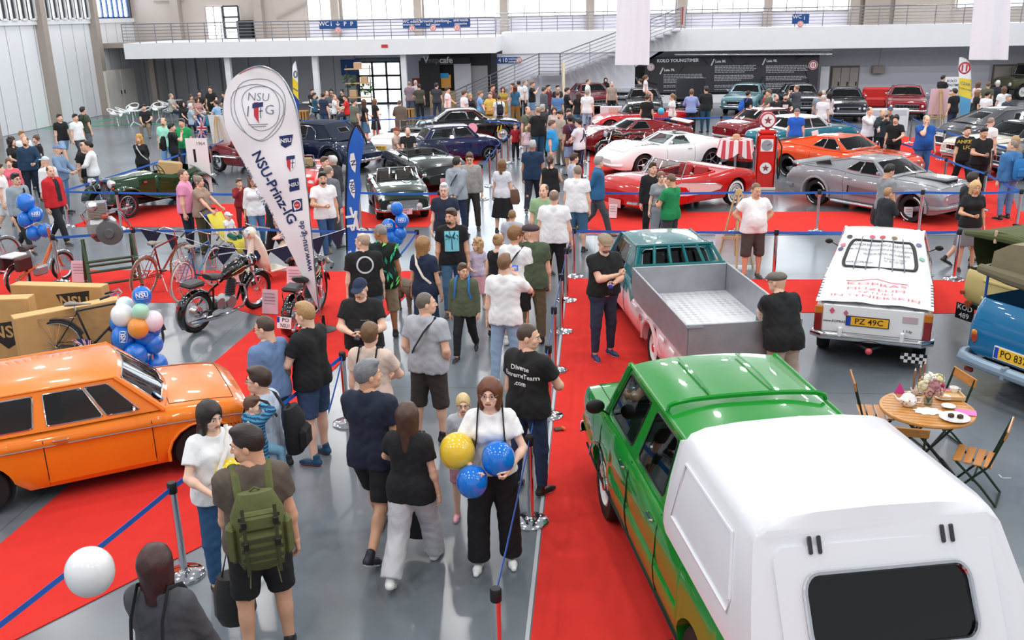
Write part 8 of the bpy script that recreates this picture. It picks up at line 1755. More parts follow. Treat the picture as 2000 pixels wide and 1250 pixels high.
p=at(1092,250);q=U(mat('#e8d890',.7));fs_=thing('flag_stick','thin pale yellow flag standing before the staircase','flag',(p.x,46.,0));a_,b_=atY(1094,185,46.),atY(1092,118,46.);tube_([(0,0,0),(0,0,b_.z)],.02,STEEL,'pole',fs_);U(mat('#ece2c0',.7)).box((.06,0,b_.z-.9),(.16,.02,1.7)).build('cloth',None,fs_,smooth=0)
p=at(1092,841);q=U(mat('#4a3420',.5,.2));q.box((p.x,p.y,.02),(.13,.08,.03),MR(.3,3,'Z'),bev=.01);q.use(mat('#c86a28',.5));q.box((p.x+.05,p.y,.035),(.05,.06,.02),MR(.5,3,'Y'));tag(q.build('wrapper'),'crumpled brown snack wrapper on the carpet edge','litter')
p=at(1590,330);sp_=thing('sign_panel','tall narrow white sign panel leaning between the orange and silver fastbacks','sign',(p.x+.1,p.y,0));U(WHITEP).box((-.05,0,.66),(.2,.03,1.1),MR(R(-13),3,'Y')).build('panel',None,sp_,smooth=0);tube_([(.1,.02,0),(0,.02,.6)],.015,STEEL,'leg',sp_);U(STEEL).box((.1,0,.01),(.3,.25,.02)).build('foot',None,sp_)
K,W_,NV,GY_='#17181b','#f1f1f3','#1b2438','#8a8d94'
DJ,LJ,BJ='#27364f','#8fa9c6','#3d5c80'
SNW,SNK=('#eeeeee','#f6f6f6'),('#1e1f22','#dcdcdc')
def P(px,py,H,face,label,top=('tee',K),bot=('jeans',DJ),hair=('short','#3a2a20'),shoes=SNK,**k):
 p=at(px,py,H*1.0);return person('person',label,p.x,p.y,H,face,top,bot,hair,shoes,**k)
def held(name,label,cat,o,hand,build,off=(0,0,0)):
 p=INFO[o.name]['hands'][hand]+INFO[o.name]['handdir'][hand].xyz*0;q=thing(name,label,cat,p+V3(off));build(q);return q
def hpos(o,hand,d=.09):
 I=INFO[o.name];M=o.matrix_basis.to_3x3();return I['hands'][hand]+(M@I['handdir'][hand])*d
def phone(o,label,col='#15161a',hand=0,tilt=.5,size=(.075,.15,.01),screen=None):
 p=hpos(o,hand,.1);f=o.rotation_euler.z;q=U(mat(col,.25));Rm=MR(f,3,'Z')@MR(tilt,3,'X');q.box(p+V3((0,0,.03)),(size[0],size[2],size[1]),Rm,bev=.006)
 if screen:q.use(mat(screen,.2,emit=.5));q.box(p+V3((0,0,.03))+Rm@V3((0,-size[2]*.55,0)),(size[0]*.9,.002,size[1]*.9),Rm)
 return tag(q.build('phone',smooth=30),label,'phone')
def backpack(o,label,col,scale=1.,straps=True,side=0,back=.25,up=1.18,det=0):
 s=INFO[o.name]['s'];f=o.rotation_euler.z;b=thing('backpack',label,'backpack',(0,0,0));b.matrix_world=o.matrix_basis@Matrix.Diagonal((s,s,s,1))@MT((side,-back,up));m=cloth(col);w,h,d=.3*scale,.46*scale,.17*scale
 q=U(m);q.tube([(0,-.02,-h/2),(0,-.03,-h*.3),(0,-.03,h*.25),(0,0,h/2)],[w*.42,w*.53,w*.52,w*.34],14,sq=.62,up=(0,1,0));q.build('bag_body',None,b,smooth=60)
 q=U(m);q.box((0,-d*.72,-h*.16),(w*.8,d*.5,h*.5),bev=.04);q.build('front_pocket',None,b)
 if det:
  q=U(m);q.box((0,-d*.7,h*.22),(w*.72,d*.45,h*.28),bev=.035);q.build('upper_pocket',None,b)
  for sx in(1,-1):q=U(m);q.box((sx*w*.52,-.04,-h*.12),(.07,.12,h*.55),bev=.03);q.build('side_pocket',None,b)
  q=U(cloth('#3c4028'))
  for z in(-.34,-.24,-.12,.0,.16,.3):q.box((0,-d*.98+(.03 if z>.05 else 0),h*z),(w*.78,.012,.026))
  for x in(-.3,.3):q.box((w*x,-d*1.0,0),(.022,.012,h*.95))
  q.build('webbing',None,b,smooth=0);q=U(BLACK)
  for x,z in((-.3,-.05),(.3,-.05),(-.3,.25),(.3,.25)):q.box((w*x,-d*1.03,h*z),(.035,.016,.05),bev=.005)
  q.build('buckle',None,b)
  for x in(-.25,.25):q=U(m);q.tube([(w*x,-.08,-h*.5),(w*x*1.2,-.1,-h*.75)],.012,5,sq=.4);q.build('hanging_strap',None,b)
 tube_([(-.03,.02,h*.5),(0,.0,h*.56),(.03,.02,h*.5)],.008,m,'handle',b,5)
 if straps:
  for sx in(1,-1):q=U(m);q.tube([(sx*.1-side,back-.16,.16),(sx*.105-side,back-.08,.3),(sx*.11-side,back+.02,.335),(sx*.115-side,back+.12,.28),(sx*.125-side,back+.165,.1),(sx*.15-side,back+.12,-.06)],.024*scale,8,sq=.35);q.build('strap',None,b)
 return b
def handbag(o,label,col,hand=1,size=(.34,.12,.4),cat='bag',strap=.28,name='bag',down=0.,tilt=0):
 p=hpos(o,hand,.08);b=thing(name,label,cat,(p.x,p.y,p.z-strap-size[2]/2-down),o.rotation_euler.z+tilt);q=U(leather(col));w,d,h=size
 q.tube([(0,0,-h/2),(0,0,-h*.3),(0,0,h*.2),(0,0,h/2)],[w*.42,w*.52,w*.48,w*.36],12,sq=d/w*1.6,up=(0,1,0));q.build('bag_body',None,b,smooth=60);tube_([(-w*.25,0,h*.45),(0,0,h/2+strap),(w*.25,0,h*.45)],.009,leather(col),'handle',b,6);return b
a=P(480,842,1.99,-25,'bearded man in olive-brown tee carrying the green tactical backpack',('tee','#5c5148',.9),('shorts','#16171a'),('fade','#2a211c'),('#222226','#e8e8e8'),skin='m',look=-68,nod=.2,g=1.08,extra=(('beard','#1e1814'),),arms=('down',((.2,.16,.86),(.3,-1,0),'grip')))
backpack(a,'olive green tactical backpack with webbing on the bearded man','#5d6238',1.1,det=1);handbag(a,'black leather bag hanging from the bearded man\'s hand','#1d1d20',1,(.32,.16,.42),strap=.26)
q=U(mat('#4a3c3a',.7));rr=random.Random(3)
a=P(406,788,1.80,140,'long-haired woman in white tee looking past the orange saloon',('tee','#eff0f2',.88),('jeans','#2c5680'),('long','#241916'),('#26262a','#e8a0b0'),fem=True,g=1.15,look=-18,nod=.2,arms=('hold','hold'),skin='p',extra=(('strap','#e8e4e0',-1,1),))
a=P(297,1075,1.82,5,'woman with dark auburn hair and grey cardigan, back turned, at the white balloon',('long','#46484e',.8),('jeans',K),('half','#3a1c1c'),SNK,fem=True,g=1.12,arms=('fwd','fwd'),extra=(('straps','#15161a'),))
dad=P(507,722,1.8,-88,'man in pale grey tee carrying the toddler on his arm',('tee','#b8c6d8'),('shorts','#5f86b4'),('short','#3a2a22'),('#24262c','#d0d0d4'),arms=('hold',((.2,.2,1.1),(1,-.5,-.3),'grip')),look=0,extra=(('glasses','#222222'),));backpack(dad,'black backpack on the man holding the toddler','#15161a',.95)
p=INFO[dad.name]['head'];tod=person('child','toddler in blue striped top with a raised arm, carried by the man',p.x+.02,p.y-.27,.95,25,('long','#4a9cc8',.52),('trousers','#7fb2d0'),('short','#5a4030'),('#6aa0c0','#e8e8e8'),'p',arms=('head','hold'),legs='hang',z=.66,look=60,cat='child')
me=[c for c in tod.children if c.name.startswith('shirt')][0].data;me.materials.append(cloth('#1f4a70'))
for p_ in me.polygons:p_.material_index=int(p_.center.z*55)%2
P(517,622,1.82,-62,'man with glasses and steel blue tee looking down at the motorcycles',('tee','#6c86b0'),('jeans','#3a4a66'),('buzz','#4a3a30'),SNK,extra=(('glasses','#1a1a1a'),),nod=.25,look=-18)
a=P(597,596,1.88,-70,'man with faded blond haircut, black tee and denim shorts holding a white phone',('tee',K),('shorts','#33496a'),('fade','#b08a5c'),('#1c4a6a','#c84a4a'),skin='p',g=1.12,arms=('phone','phone'),nod=.15,extra=(('watch','#222222',1),));phone(a,'white phone box held by the man in denim shorts','#f0f0ee',1,size=(.09,.16,.03))
a=P(703,546,1.78,178,'smiling man in navy cap and black tee typing on his phone',('tee',K),('trousers','#1c1d22'),None,SNK,skin='p',g=1.18,arms=('phone','phone'),nod=.3,look=8,extra=(('cap','#22304c'),('print','— — —',1.28,.03,'#c0c0c4',-.06)));phone(a,'black phone in the hands of the man with navy cap')
P(720,637,1.76,8,'teenager with brown mop hair, beige tee and black shoulder straps, back turned',('tee','#dcc6b8'),('shorts','#2a2a2e'),('mop','#6e5236'),SNK,skin='p',arms=('hold','down'),extra=(('straps',K),))
P(715,700,1.95,12,'grey-haired man in navy tee and black shorts striding away',('tee','#1a2338',.84),('shorts','#141519'),('short','#75777c'),('#20242e','#f0f0f0'),skin='m',legs='walk2',look=40,arms=('down','fwd'))
a=P(793,783,1.72,8,'brown-haired woman in black tee and pale grey joggers walking away',('tee','#16171a',.82),('wide','#c6c6cc'),('long','#4a3226'),('#f0f0f0','#f4f4f4'),fem=True,legs='walk',g=1.1,arms=('down','hold'));handbag(a,'black cloth tote hanging beside the woman in grey joggers','#17171a',1,(.34,.12,.55),strap=.1,down=.15)
P(830,576,1.84,18,'close-cropped man in light grey tee with black cross strap',('tee','#aeb2ba'),('long shorts','#3a3532'),('buzz','#6a6058'),SNK,g=1.12,look=50,arms=('pocket','pocket'),extra=(('strap',K,1),))
w=P(956,743,1.86,175,'smiling woman with glasses, white tee and black wide trousers holding balloons',('tee','#f2f2f4',.92),('wide','#15161a'),('bob','#6a3c26'),('#f2f2f4','#ffffff'),fem=True,skin='p',arms=('hold','hold'),look=8,extra=(('glasses','#8a7a70'),('straps','#15161a')))
P(904,773,1.34,172,'little blond girl with glasses peeking beside the woman with balloons',('tee','#b8bcc6'),('shorts','#c890a0'),('pony','#d8bc88'),('#e8a4b4','#f4e8ec'),fem=True,skin='p',cat='child',arms=('down','strap'),extra=(('glasses','#4a4a60'),))
a=P(1030,638,1.88,32,'man in black tee with white team lettering looking over the barrier',('tee',K),('jeans','#24395a'),('buzz','#4a3c32'),SNK,look=62,nod=.15,g=1.1,extra=(('backprint',['Diverse','ExtremeTeam','.com'],1.37,.072,'#f2f2f2'),),arms=('hold','down'))
a=P(985,501,1.84,10,'young man in white tee and light jeans filming with a raised phone',('tee','#f3f3f5'),('jeans','#9ab4d0'),('fade','#7a5a40'),SNW,skin='p',arms=('face','down'),look=12);phone(a,'blue phone raised by the young man in white tee','#2a5ab0',0,0.,(.16,.08,.01),'#4a80d8')
P(1006,446,1.84,18,'young man with glasses, white tee and black sling backpack, back turned',('tee','#eef0f2'),('shorts',K),('mop','#8a6440'),SNW,skin='m',extra=(('glasses','#222222'),('strap',K,1)),look=35)
P(972,460,1.64,20,'woman with hair clip bun and black top in the crowd',('tank','#17181b'),('jeans',DJ),('bun','#a8845c'),SNK,fem=True,skin='p')
P(1037,440,1.88,-10,'bearded man in purple flat cap, green tee and camouflage trousers',('tee','#4c5a44',.84),('trousers','#6a6048'),None,('#2a2420','#3a3430'),g=1.12,look=-60,extra=(('flatcap','#4a3c44'),('beard','#33241c')))
P(1082,373,1.86,2,'broad bald man in white tee, back turned, in the middle of the aisle',('tee','#f2f3f5'),('trousers','#16171b'),('balding','#8a7868'),SNK,g=1.22,arms=('down','down'))
P(1061,361,1.78,160,'bald man in sage green tee facing the camera behind the white tee',('tee','#8fae86'),('shorts','#3a3f4a'),('balding','#6a5c50'),SNK,g=1.12,look=40)
P(1000,412,1.45,5,'boy in grey tee with short hair, back turned, in the aisle',('tee','#b4b8c2'),('shorts','#3c4454'),('buzz','#8a6a4a'),SNK,cat='child')
a=P(904,512,1.46,185,'boy in olive bomber jacket with sunglasses on his head walking up the aisle',('jacket','#57604a',.82),('trousers','#17181b'),('fade','#5a4636'),('#26282c','#c8c8c8'),skin='m',cat='child',legs='walk',look=-40);backpack(a,'blue backpack worn by the boy in the olive jacket','#2a78c0',.75)
P(931,470,1.22,170,'little girl in lilac tee and ruffled pink skirt',('tee','#c8bcd4'),('skirt','#d8a0ac',.4),('curly','#b89468'),('#e8d8dc','#f4f4f4'),fem=True,skin='p',cat='child',look=50,arms=('hold','down'))
P(880,404,1.84,172,'dark-bearded man in black tee with a turquoise palm print',('tee','#121316'),('jeans','#3c5c7c'),('short','#4a3428'),SNK,skin='m',look=30,extra=(('beard','#3a2a20'),('print',[('palm',.24,.34,'#7cc8d8')],1.22,.1,'#ffffff')),legs='walk')
a=P(826,465,1.74,18,'blonde long-haired woman in navy tee with a cream tote strap',('tee','#1c2a44'),('jeans','#26415e'),('long','#9a744a'),SNK,fem=True,skin='m',look=40,extra=(('strap','#e0d6c8',-1),),arms=('down','down'))
P(707,458,1.84,-20,'bald man in black tee with a white ring print on his back',('tee','#141518'),('long shorts','#3e5f86'),('balding','#b09a88'),('#35383e','#e8e8e8'),skin='p',g=1.15,look=-48,extra=(('glasses','#333333'),('backprint',[('ring',.26,.26,'#c8ccd0')],1.34,.1,'#ffffff')))
leaf=P(742,442,1.82,-15,'grey-haired man in black shirt with bright green leaves holding the dog lead',('tee','#10221c',.8),('long shorts','#a08e72'),('buzz','#8a8480'),('#25262a','#b8b8b8'),skin='t',look=-50,nod=.3)
q=MB();rr=random.Random(6);me=[c for c in leaf.children if c.name.startswith('shirt')][0].data;fs=[p for p in me.polygons]
for i in range(60):
 f_=fs[rr.randrange(len(fs))];n=f_.normal;q.use(mat(rr.choice(['#48d8a0','#7ae86a','#2ab090']),.7));t_=n.orthogonal().normalized();t_=MR(rr.uniform(0,6.28),3,n)@t_;b_=n.cross(t_);c0=f_.center+n*.006;L_=rr.uniform(.05,.085);q.add([c0-t_*L_,c0+b_*L_*.28,c0+t_*L_,c0-b_*L_*.28],[(0,1,2,3)])
q.build('leaf_print',None,leaf,smooth=0)
P(867,360,1.8,180,'white-haired man with glasses and navy polo standing before the barrier',('polo','#1e2a40'),('trousers','#2a2c34'),('short','#d8d8da'),SNK,skin='p',extra=(('glasses','#555555'),),g=1.08)
a=P(1180,459,1.86,152,'man in tan flat cap and black polo opening a water bottle by the aluminium bed',('polo','#141518',.92),('jeans','#2c384e'),None,('#22406a','#f0f0f0'),g=1.14,nod=.35,look=8,arms=(((-.06,.28,1.24),(1,-.4,-.6),'grip'),((-.0,.27,1.12),(1,-.4,-.6),'grip')),extra=(('flatcap','#94826c'),('beard','#6a5a50')))
p=hpos(a,1,.09);q=U(GLASS);q.lathe([(.001,-.1),(.03,-.1),(.032,.05),(.015,.09),(.014,.11)],14,MT(p));q.use(mat('#2a50c0',.4));q.lathe([(.033,-.02),(.033,.05)],14,MT(p));tag(q.build('water_bottle'),'clear water bottle with blue label in the flat cap man\'s hands','bottle')
a=P(1541,537,1.82,-22,'man in grey flat cap and black polo leaning on the aluminium bed, back turned',('polo','#131417',.84),('trousers','#b4a698'),None,('#3a342e','#4a443e'),g=1.2,lean=.3,look=-25,arms=('hold',((.0,.5,1.22),(1,-.2,-1),'grip')),extra=(('flatcap','#6a645e'),('glasses','#8a6a50')));phone(a,'pale blue phone held over the bed by the grey flat cap man','#a8c8d8',1,0.,(.09,.15,.012))
P(1477,360,1.8,172,'man in white polo with hands on hips beside the easel',('polo','#f4f4f6',.86),('long shorts','#4a4440'),('buzz','#7a5c48'),('#4a4a48','#8a8a88'),g=1.15,belly=.05,skin='m',arms=('hips','hips'),nod=.2,look=-12)
p=at(802,612);dg=U(mat('#6a5c4c',.85,0,0,.3,12.,.4,40.));DF=Field((-.6,-.25,-.05),(.75,.25,.75),.016)
DF.cone((-.28,0,.46),(.2,0,.46),.11,.14,.06);DF.cone((.22,0,.48),(.38,0,.6),.1,.075,.05);DF.cone((.38,0,.63),(.44,0,.63),.08,.075,.03);DF.cone((.44,0,.61),(.56,0,.58),.05,.035,.03)
for s in(1,-1):
 DF.cone((.2,s*.07,.42),(.2,s*.075,.22),.055,.035,.03);DF.cone((.2,s*.075,.22),(.22,s*.075,.03),.032,.026,.01);DF.cone((.22,s*.075,.025),(.27,s*.075,.022),.028,.024,.01)
 DF.cone((-.28,s*.07,.44),(-.22,s*.08,.28),.08,.05,.04);DF.cone((-.22,s*.08,.28),(-.36,s*.08,.19),.045,.03,.02);DF.cone((-.36,s*.08,.19),(-.32,s*.08,.03),.028,.024,.01);DF.cone((-.32,s*.08,.025),(-.27,s*.08,.022),.027,.024,.01);DF.cone((.38,s*.05,.68),(.34,s*.085,.64),.03,.02,.01)
DF.cone((-.36,0,.52),(-.5,0,.44),.03,.018,.03);DF.cone((-.5,0,.44),(-.56,0,.5),.018,.01,.02);V,F=DF.mesh();dog=link('dog',np_mesh('dog',V,F,None,[mat('#6a5c4c',.85,0,0,.35,9.,.4,40.)]),None,(p.x,p.y,0),R(-60));tag(dog,'short-haired brindle dog on a lead behind the leaf-shirt man','dog')
q=U(leather('#1e1a18'));q.tube([(.31+.0*1,.085*cos(t),.56+.085*sin(t))for t in[2*PI*i/14 for i in range(14)]],.012,5,closed=True);q.build('collar',None,dog)
c0=V3((p.x,p.y,0))+MR(R(-60),3,'Z')@V3((.31,0,.64));h0=hpos(leaf,0,.08);q=U(leather('#2a2018'));q.tube([h0,h0.lerp(c0,.5)-V3((0,0,.06)),c0],.007,5);tag(q.build('dog_lead'),'dark dog lead from the leaf-shirt man to the dog','lead')
P(95,321,1.84,105,'man in open red jacket and dark trousers walking past the balloons',('jacket','#c8202a',.86),('trousers','#1d2028'),('balding','#5a4a42'),('#3a3836','#d8d8d4'),legs='walk',look=25,extra=(('print',[('rect',.12,.5,'#1a1c22')],1.2,.1,'#ffffff'),))
P(27,336,1.8,112,'young man with glasses and grey sweater behind the blue balloons',('long','#93a4ae'),('jeans','#22242a'),('short','#2a201c'),SNK,legs='walk',extra=(('glasses','#222222'),('strap',K,-1,1)))
P(355,332,1.82,82,'heavy man in pink tee before the white number board',('tee','#eb9cc2'),('trousers','#1c2436'),('buzz','#6a5444'),SNK,g=1.25,belly=.06,look=10)
a=P(386,345,1.7,100,'woman in patterned blouse pushing the yellow stroller',('tee','#a08878'),('trousers','#4a4a34'),('bun','#8a7a6c'),SNK,fem=True,g=1.2,arms=('push','push'))
P(466,351,1.28,140,'boy in red checked shirt behind the stroller',('long','#8a1c24'),('trousers','#6a1c24'),('short','#6a4a34'),SNK,cat='child',arms=('face','down'))
P(492,339,1.72,158,'curly-haired woman in white shirt and blue jeans behind the white flag',('roll','#e8ecf2'),('jeans','#5c86ae'),('curly','#6a4a30'),SNK,fem=True,skin='m',legs='walk')
P(628,333,1.86,148,'dark-bearded man in white polo with sunglasses pushed up',('polo','#f0f1f3',.84),('jeans','#2f5078'),('short','#1e1a18'),('#7a6a58','#8a7a68'),skin='m',legs='walk',extra=(('beard','#1e1a18'),),arms=('phone','down'),look=10)
P(632,308,1.72,95,'young man in black tee leaning in behind the white polo',('tee',K),('jeans',DJ),('short','#5a4030'),SNK,look=20)
P(651,306,1.7,-70,'white-haired man in dark suit jacket turned to the young man',('jacket','#35373c'),('trousers','#2a2b30'),('short','#dcdcdc'),SNK)
P(640,325,1.82,25,'man in grey sweater with thinning hair, back turned, beside the blue flag',('long','#6c7078'),('trousers','#4a4c50'),('balding','#8a7a6c'),SNK,g=1.08)
P(527,365,1.7,60,'person in black mostly hidden behind the white feather flag',('tee',K),('trousers',K),('short','#3a2a20'),SNK,legs='walk')
for px,py,H,f_,l,t_,b_,h_,kw in((21,270,1.72,100,'woman with dark curls and black printed tee at the edge of the group',('tee','#1d1e22'),('trousers',K),('curly','#2a1c16'),dict(fem=True,arms=('hold','hold'),g=1.1)),(41,257,1.8,120,'light-haired man in white half hidden behind the navy shirt',('tee','#eceef0'),('jeans',DJ),('short','#9a7a58'),{}),(48,268,1.84,150,'bald bearded man in petrol blue shirt with folded hands',('shirt','#1f3c58'),('trousers','#1a2234'),('balding','#5a4a40'),dict(extra=(('beard','#3a2c24'),),arms=('down','hold'),look=20)),(71,265,1.74,-130,'woman with hair bun and black tee with orange print',('tee','#17181b'),('jeans',K),('bun','#5a3c28'),dict(fem=True,extra=(('print',[('rect',.2,.22,'#d89040')],1.24,.1,'#ffffff'),),look=-40)),(110,284,1.82,85,'dark-bearded man in blue cap and denim shirt',('shirt','#7a96b8'),('jeans','#6f96c0'),None,dict(extra=(('cap','#6e88b0'),('beard','#1c1814')),arms=('hold','hold'))),(160,275,1.82,110,'bald man in black tee and shorts behind the white shirt',('tee','#18191c'),('long shorts','#55585e'),('balding','#7a6a5c'),dict(legs='walk')),(173,277,1.82,-110,'dark-haired man in loose white shirt and jeans turned to his friend',('roll','#eef0f3'),('jeans','#55698a'),('short','#22201e'),dict(arms=('hold','hold'),g=1.05)),(16,310,1.68,150,'smiling woman in coral pink cardigan at the frame edge',('long','#e86a7c'),('jeans',DJ),('pony','#6a4632'),dict(fem=True,skin='p')),(88,307,1.74,-70,'person in white with pale cap between the denim shirt and red jacket',('long','#e6e8ec'),('trousers','#d8d8d8'),None,dict(extra=(('cap','#c8d4e4'),))),(-6,318,1.78,70,'person in white shorts cut by the frame edge',('tee',W_),('shorts','#e8e8e8'),('short','#4a3a2c'),dict(legs='walk')),(114,221,1.82,118,'man in black tee and denim shorts walking across the open floor',('tee',K),('shorts','#9ab8dc'),('short','#4a3426'),dict(legs='walk',shoes=SNW)),(145,221,1.8,112,'man in white tee and dark trousers walking beside the black tee',('tee','#f3f4f6'),('trousers','#3c4048'),('short','#2a211c'),dict(legs='walk')),(160,210,1.84,20,'man in olive tee and grey shorts with a small black backpack',('tee','#45503e'),('shorts','#66707a'),('short','#1f1b18'),dict()),(271,265,1.68,172,'curly blonde woman in black with a shoulder bag behind the barrier',('long','#18191c'),('trousers','#1c1d20'),('curly','#c8964e'),dict(fem=True,arms=('back','back'),extra=(('strap','#b8b8bc',1,1),))),(319,231,1.84,178,'man in mint polo shirt behind the union flag',('polo','#a8ecd6'),('jeans','#7aa6d8'),('balding','#6a5a50'),dict(extra=(('beard','#6a5a4a'),),g=1.08)),(333,242,1.8,62,'man in black tee with backpack pointing towards the green polo',('tee',K),('trousers',K),('short','#241c18'),dict(arms=('face','down'),extra=(('beard','#241c18'),))),(355,233,1.84,190,'man in green polo with dark blue jeans behind the barrier',('polo','#1f9a5a'),('jeans','#2a4a6a'),('short','#4a3a30'),dict(g=1.15,belly=.04))):
 o=P(px,py,H,f_,l,t_,b_,h_,kw.pop('shoes',SNK),**kw)
 if 'olive tee and grey' in l:backpack(o,'small black backpack on the man in olive tee','#1e2220',.85)
 if 'pointing towards' in l:backpack(o,'black backpack on the man beside the green polo','#15161a',.9)
p=at(455,505);s_=thing('stroller','folding stroller with yellow seat and blue handle','stroller',(p.x,p.y,0),R(-25));YL=cloth('#d8c84a')
for s in(.22,-.22):
 tube_([(-.6,s,1.0),(-.1,s,.55),(.5,s,.15)],.014,STEEL,'frame_tube',s_,6);tube_([(-.45,s,.1),(.05,s,.45)],.012,STEEL,'frame_tube',s_,6)
 for x in(.5,-.45):q=U(RUBBER);q.tube([(x,s-.02,.1),(x,s+.02,.1)],.1,14);q.build('wheel',None,s_)
tube_([(-.6,.22,1.0),(-.64,0,1.03),(-.6,-.22,1.0)],.02,BLACK,'push_handle',s_);q=U(YL);q.grid([[V3((x,y,z))for y in(-.2,0,.2)]for x,z in((-.42,.95),(-.2,.55),(-.05,.42),(.25,.42),(.4,.2))]);o=q.build('seat',None,s_);o.modifiers.new('s','SOLIDIFY').thickness=.02;U(cloth('#2a58b0')).box((-.5,0,.9),(.1,.36,.1),bev=.03).build('blue_bag',None,s_)
hx=MR(R(-25),3,'Z')@V3((-.02,0,0));person('child','toddler in white cap sitting in the stroller',p.x+hx.x,p.y+hx.y,.95,115,('tee','#eef0f2',.6),('trousers','#1f6a5c'),None,('#6a7050','#c8c8a0'),'p',legs='sit',arms=('lap','lap'),z=.22,cat='child',extra=(('cap','#d8dce6'),))
for px,py,H,f_,l,tc,bc,hc,sit in((281,207,1.36,165,'man in black sitting alone on a cafe chair','#1c1d20','#8a7a68',('short','#3a2a20'),1),(333,185,1.36,90,'seated man in light grey at the far cafe table','#b8b4b0',DJ,('balding','#8a7a6c'),1),(373,187,1.36,130,'seated visitor in taupe at the far cafe table','#8a7a70',DJ,('mop','#4a3a2c'),1),(389,180,1.36,170,'seated visitor in charcoal before the dark wall','#2a2a2e',K,('short','#2a201c'),1),(410,170,1.8,175,'person in black standing by the dark panel wall',K,K,('short','#3a2a20'),0),(355,199,1.4,110,'woman with black headscarf and coat at the cafe table',K,K,('hood','#1a1a1e'),1),(371,205,1.36,70,'white-haired seated man in pale blue shirt','#a8b8cc','#2c3a56',('short','#e4e4e4'),1),(422,199,1.36,-80,'seated man in light blue tee with dark trousers','#9ac0e4',K,('short','#3a2a20'),1),(405,214,1.05,10,'child in teal on a cafe chair, back turned','#3c8aa0','#5a8ab0',('short','#6a4a34'),1),(408,186,1.36,150,'seated visitor in black checking a phone','#202124',K,('short','#1a1614'),1),(384,192,1.36,120,'seated woman in dusty rose among the cafe tables','#b88a84',DJ,('bob','#4a3226'),1),(438,182,1.36,-90,'seated visitor in black at the cafe edge',K,K,('short','#2a201c'),1),(609,176,1.36,130,'seated visitor in black behind the far feather flag','#222226',K,('short','#3a2a20'),1),(613,184,1.36,60,'seated visitor in petrol blue behind the flag','#2c5a74',K,('short','#3a2a20'),1),(630,182,1.8,30,'man in navy tee standing beside the cafe tables','#26324a','#3a5272',('short','#3a2a20'),0),(638,179,1.38,160,'seated bald man in grey','#5a5c62',K,('balding','#5a4a40'),1),(647,175,1.38,170,'seated visitor in brown at the long table','#5a4436',K,('mop','#2a201a'),1),(652,186,1.38,80,'seated man in white tee turned to the table','#f0f2f4','#26282e',('balding','#8a7464'),1),(668,176,1.38,190,'seated woman with dark hair bun','#2a2a30',K,('bun','#1e1816'),1),(675,187,1.38,-100,'seated visitor in bright red top','#d8282c','#3a4454',('short','#4a3628'),1),(690,192,1.78,40,'man in grey green tee walking past the cafe','#6c7264','#4a4a44',('short','#4a3a2c'),2),(710,195,1.7,60,'long-haired woman in black top and blue skirt','#1e2024','#4a7494',('long','#5a3a26'),3),(731,194,1.62,45,'woman in black flared dress passing the entrance','#1e1e22','#222226',('bob','#7a5a40'),3),(780,196,1.72,5,'bald person in long brown coat, back turned','#6a5c52','#4a4038',('balding','#6a5a50'),4),(799,160,1.8,10,'man in mauve shirt by the red fire box','#8c7a86','#4c5a78',('balding','#8a7c70'),0),(811,158,1.8,20,'man in pale shirt beside the fire box','#c8c8d0','#3a4452',('short','#b8b0a8'),0),(818,165,1.74,-20,'person in camouflage tee and black trousers with white shoes','#4a4c40','#1a1a1e',('short','#3a2c22'),0),(852,163,1.8,5,'man in dark grey at the cafe counter','#3a3c44','#2a3850',('short','#2a2420'),0),(873,169,1.78,90,'man in white tee leaving the cafe counter','#f0f0f2','#303a50',('short','#3a2a22'),2)):
 p=at(px,py,H if sit!=1 else H);HH=1.75 if sit==1 and H>1.2 else(1.2 if sit==1 else H)
 person('person',l,p.x,p.y,HH,f_,('dress' if sit==3 and 'dress' in l else 'jacket' if sit==4 else 'tee',tc,.6 if sit==4 else .86),('skirt',bc,.42)if sit in(3,)else('jeans',bc),hc,SNK,fem='woman' in l,legs='sit' if sit==1 else 'walk' if sit==2 else 'stand',arms=('lap','hold')if sit==1 else('down','hold'),look=rnd.uniform(-25,25))
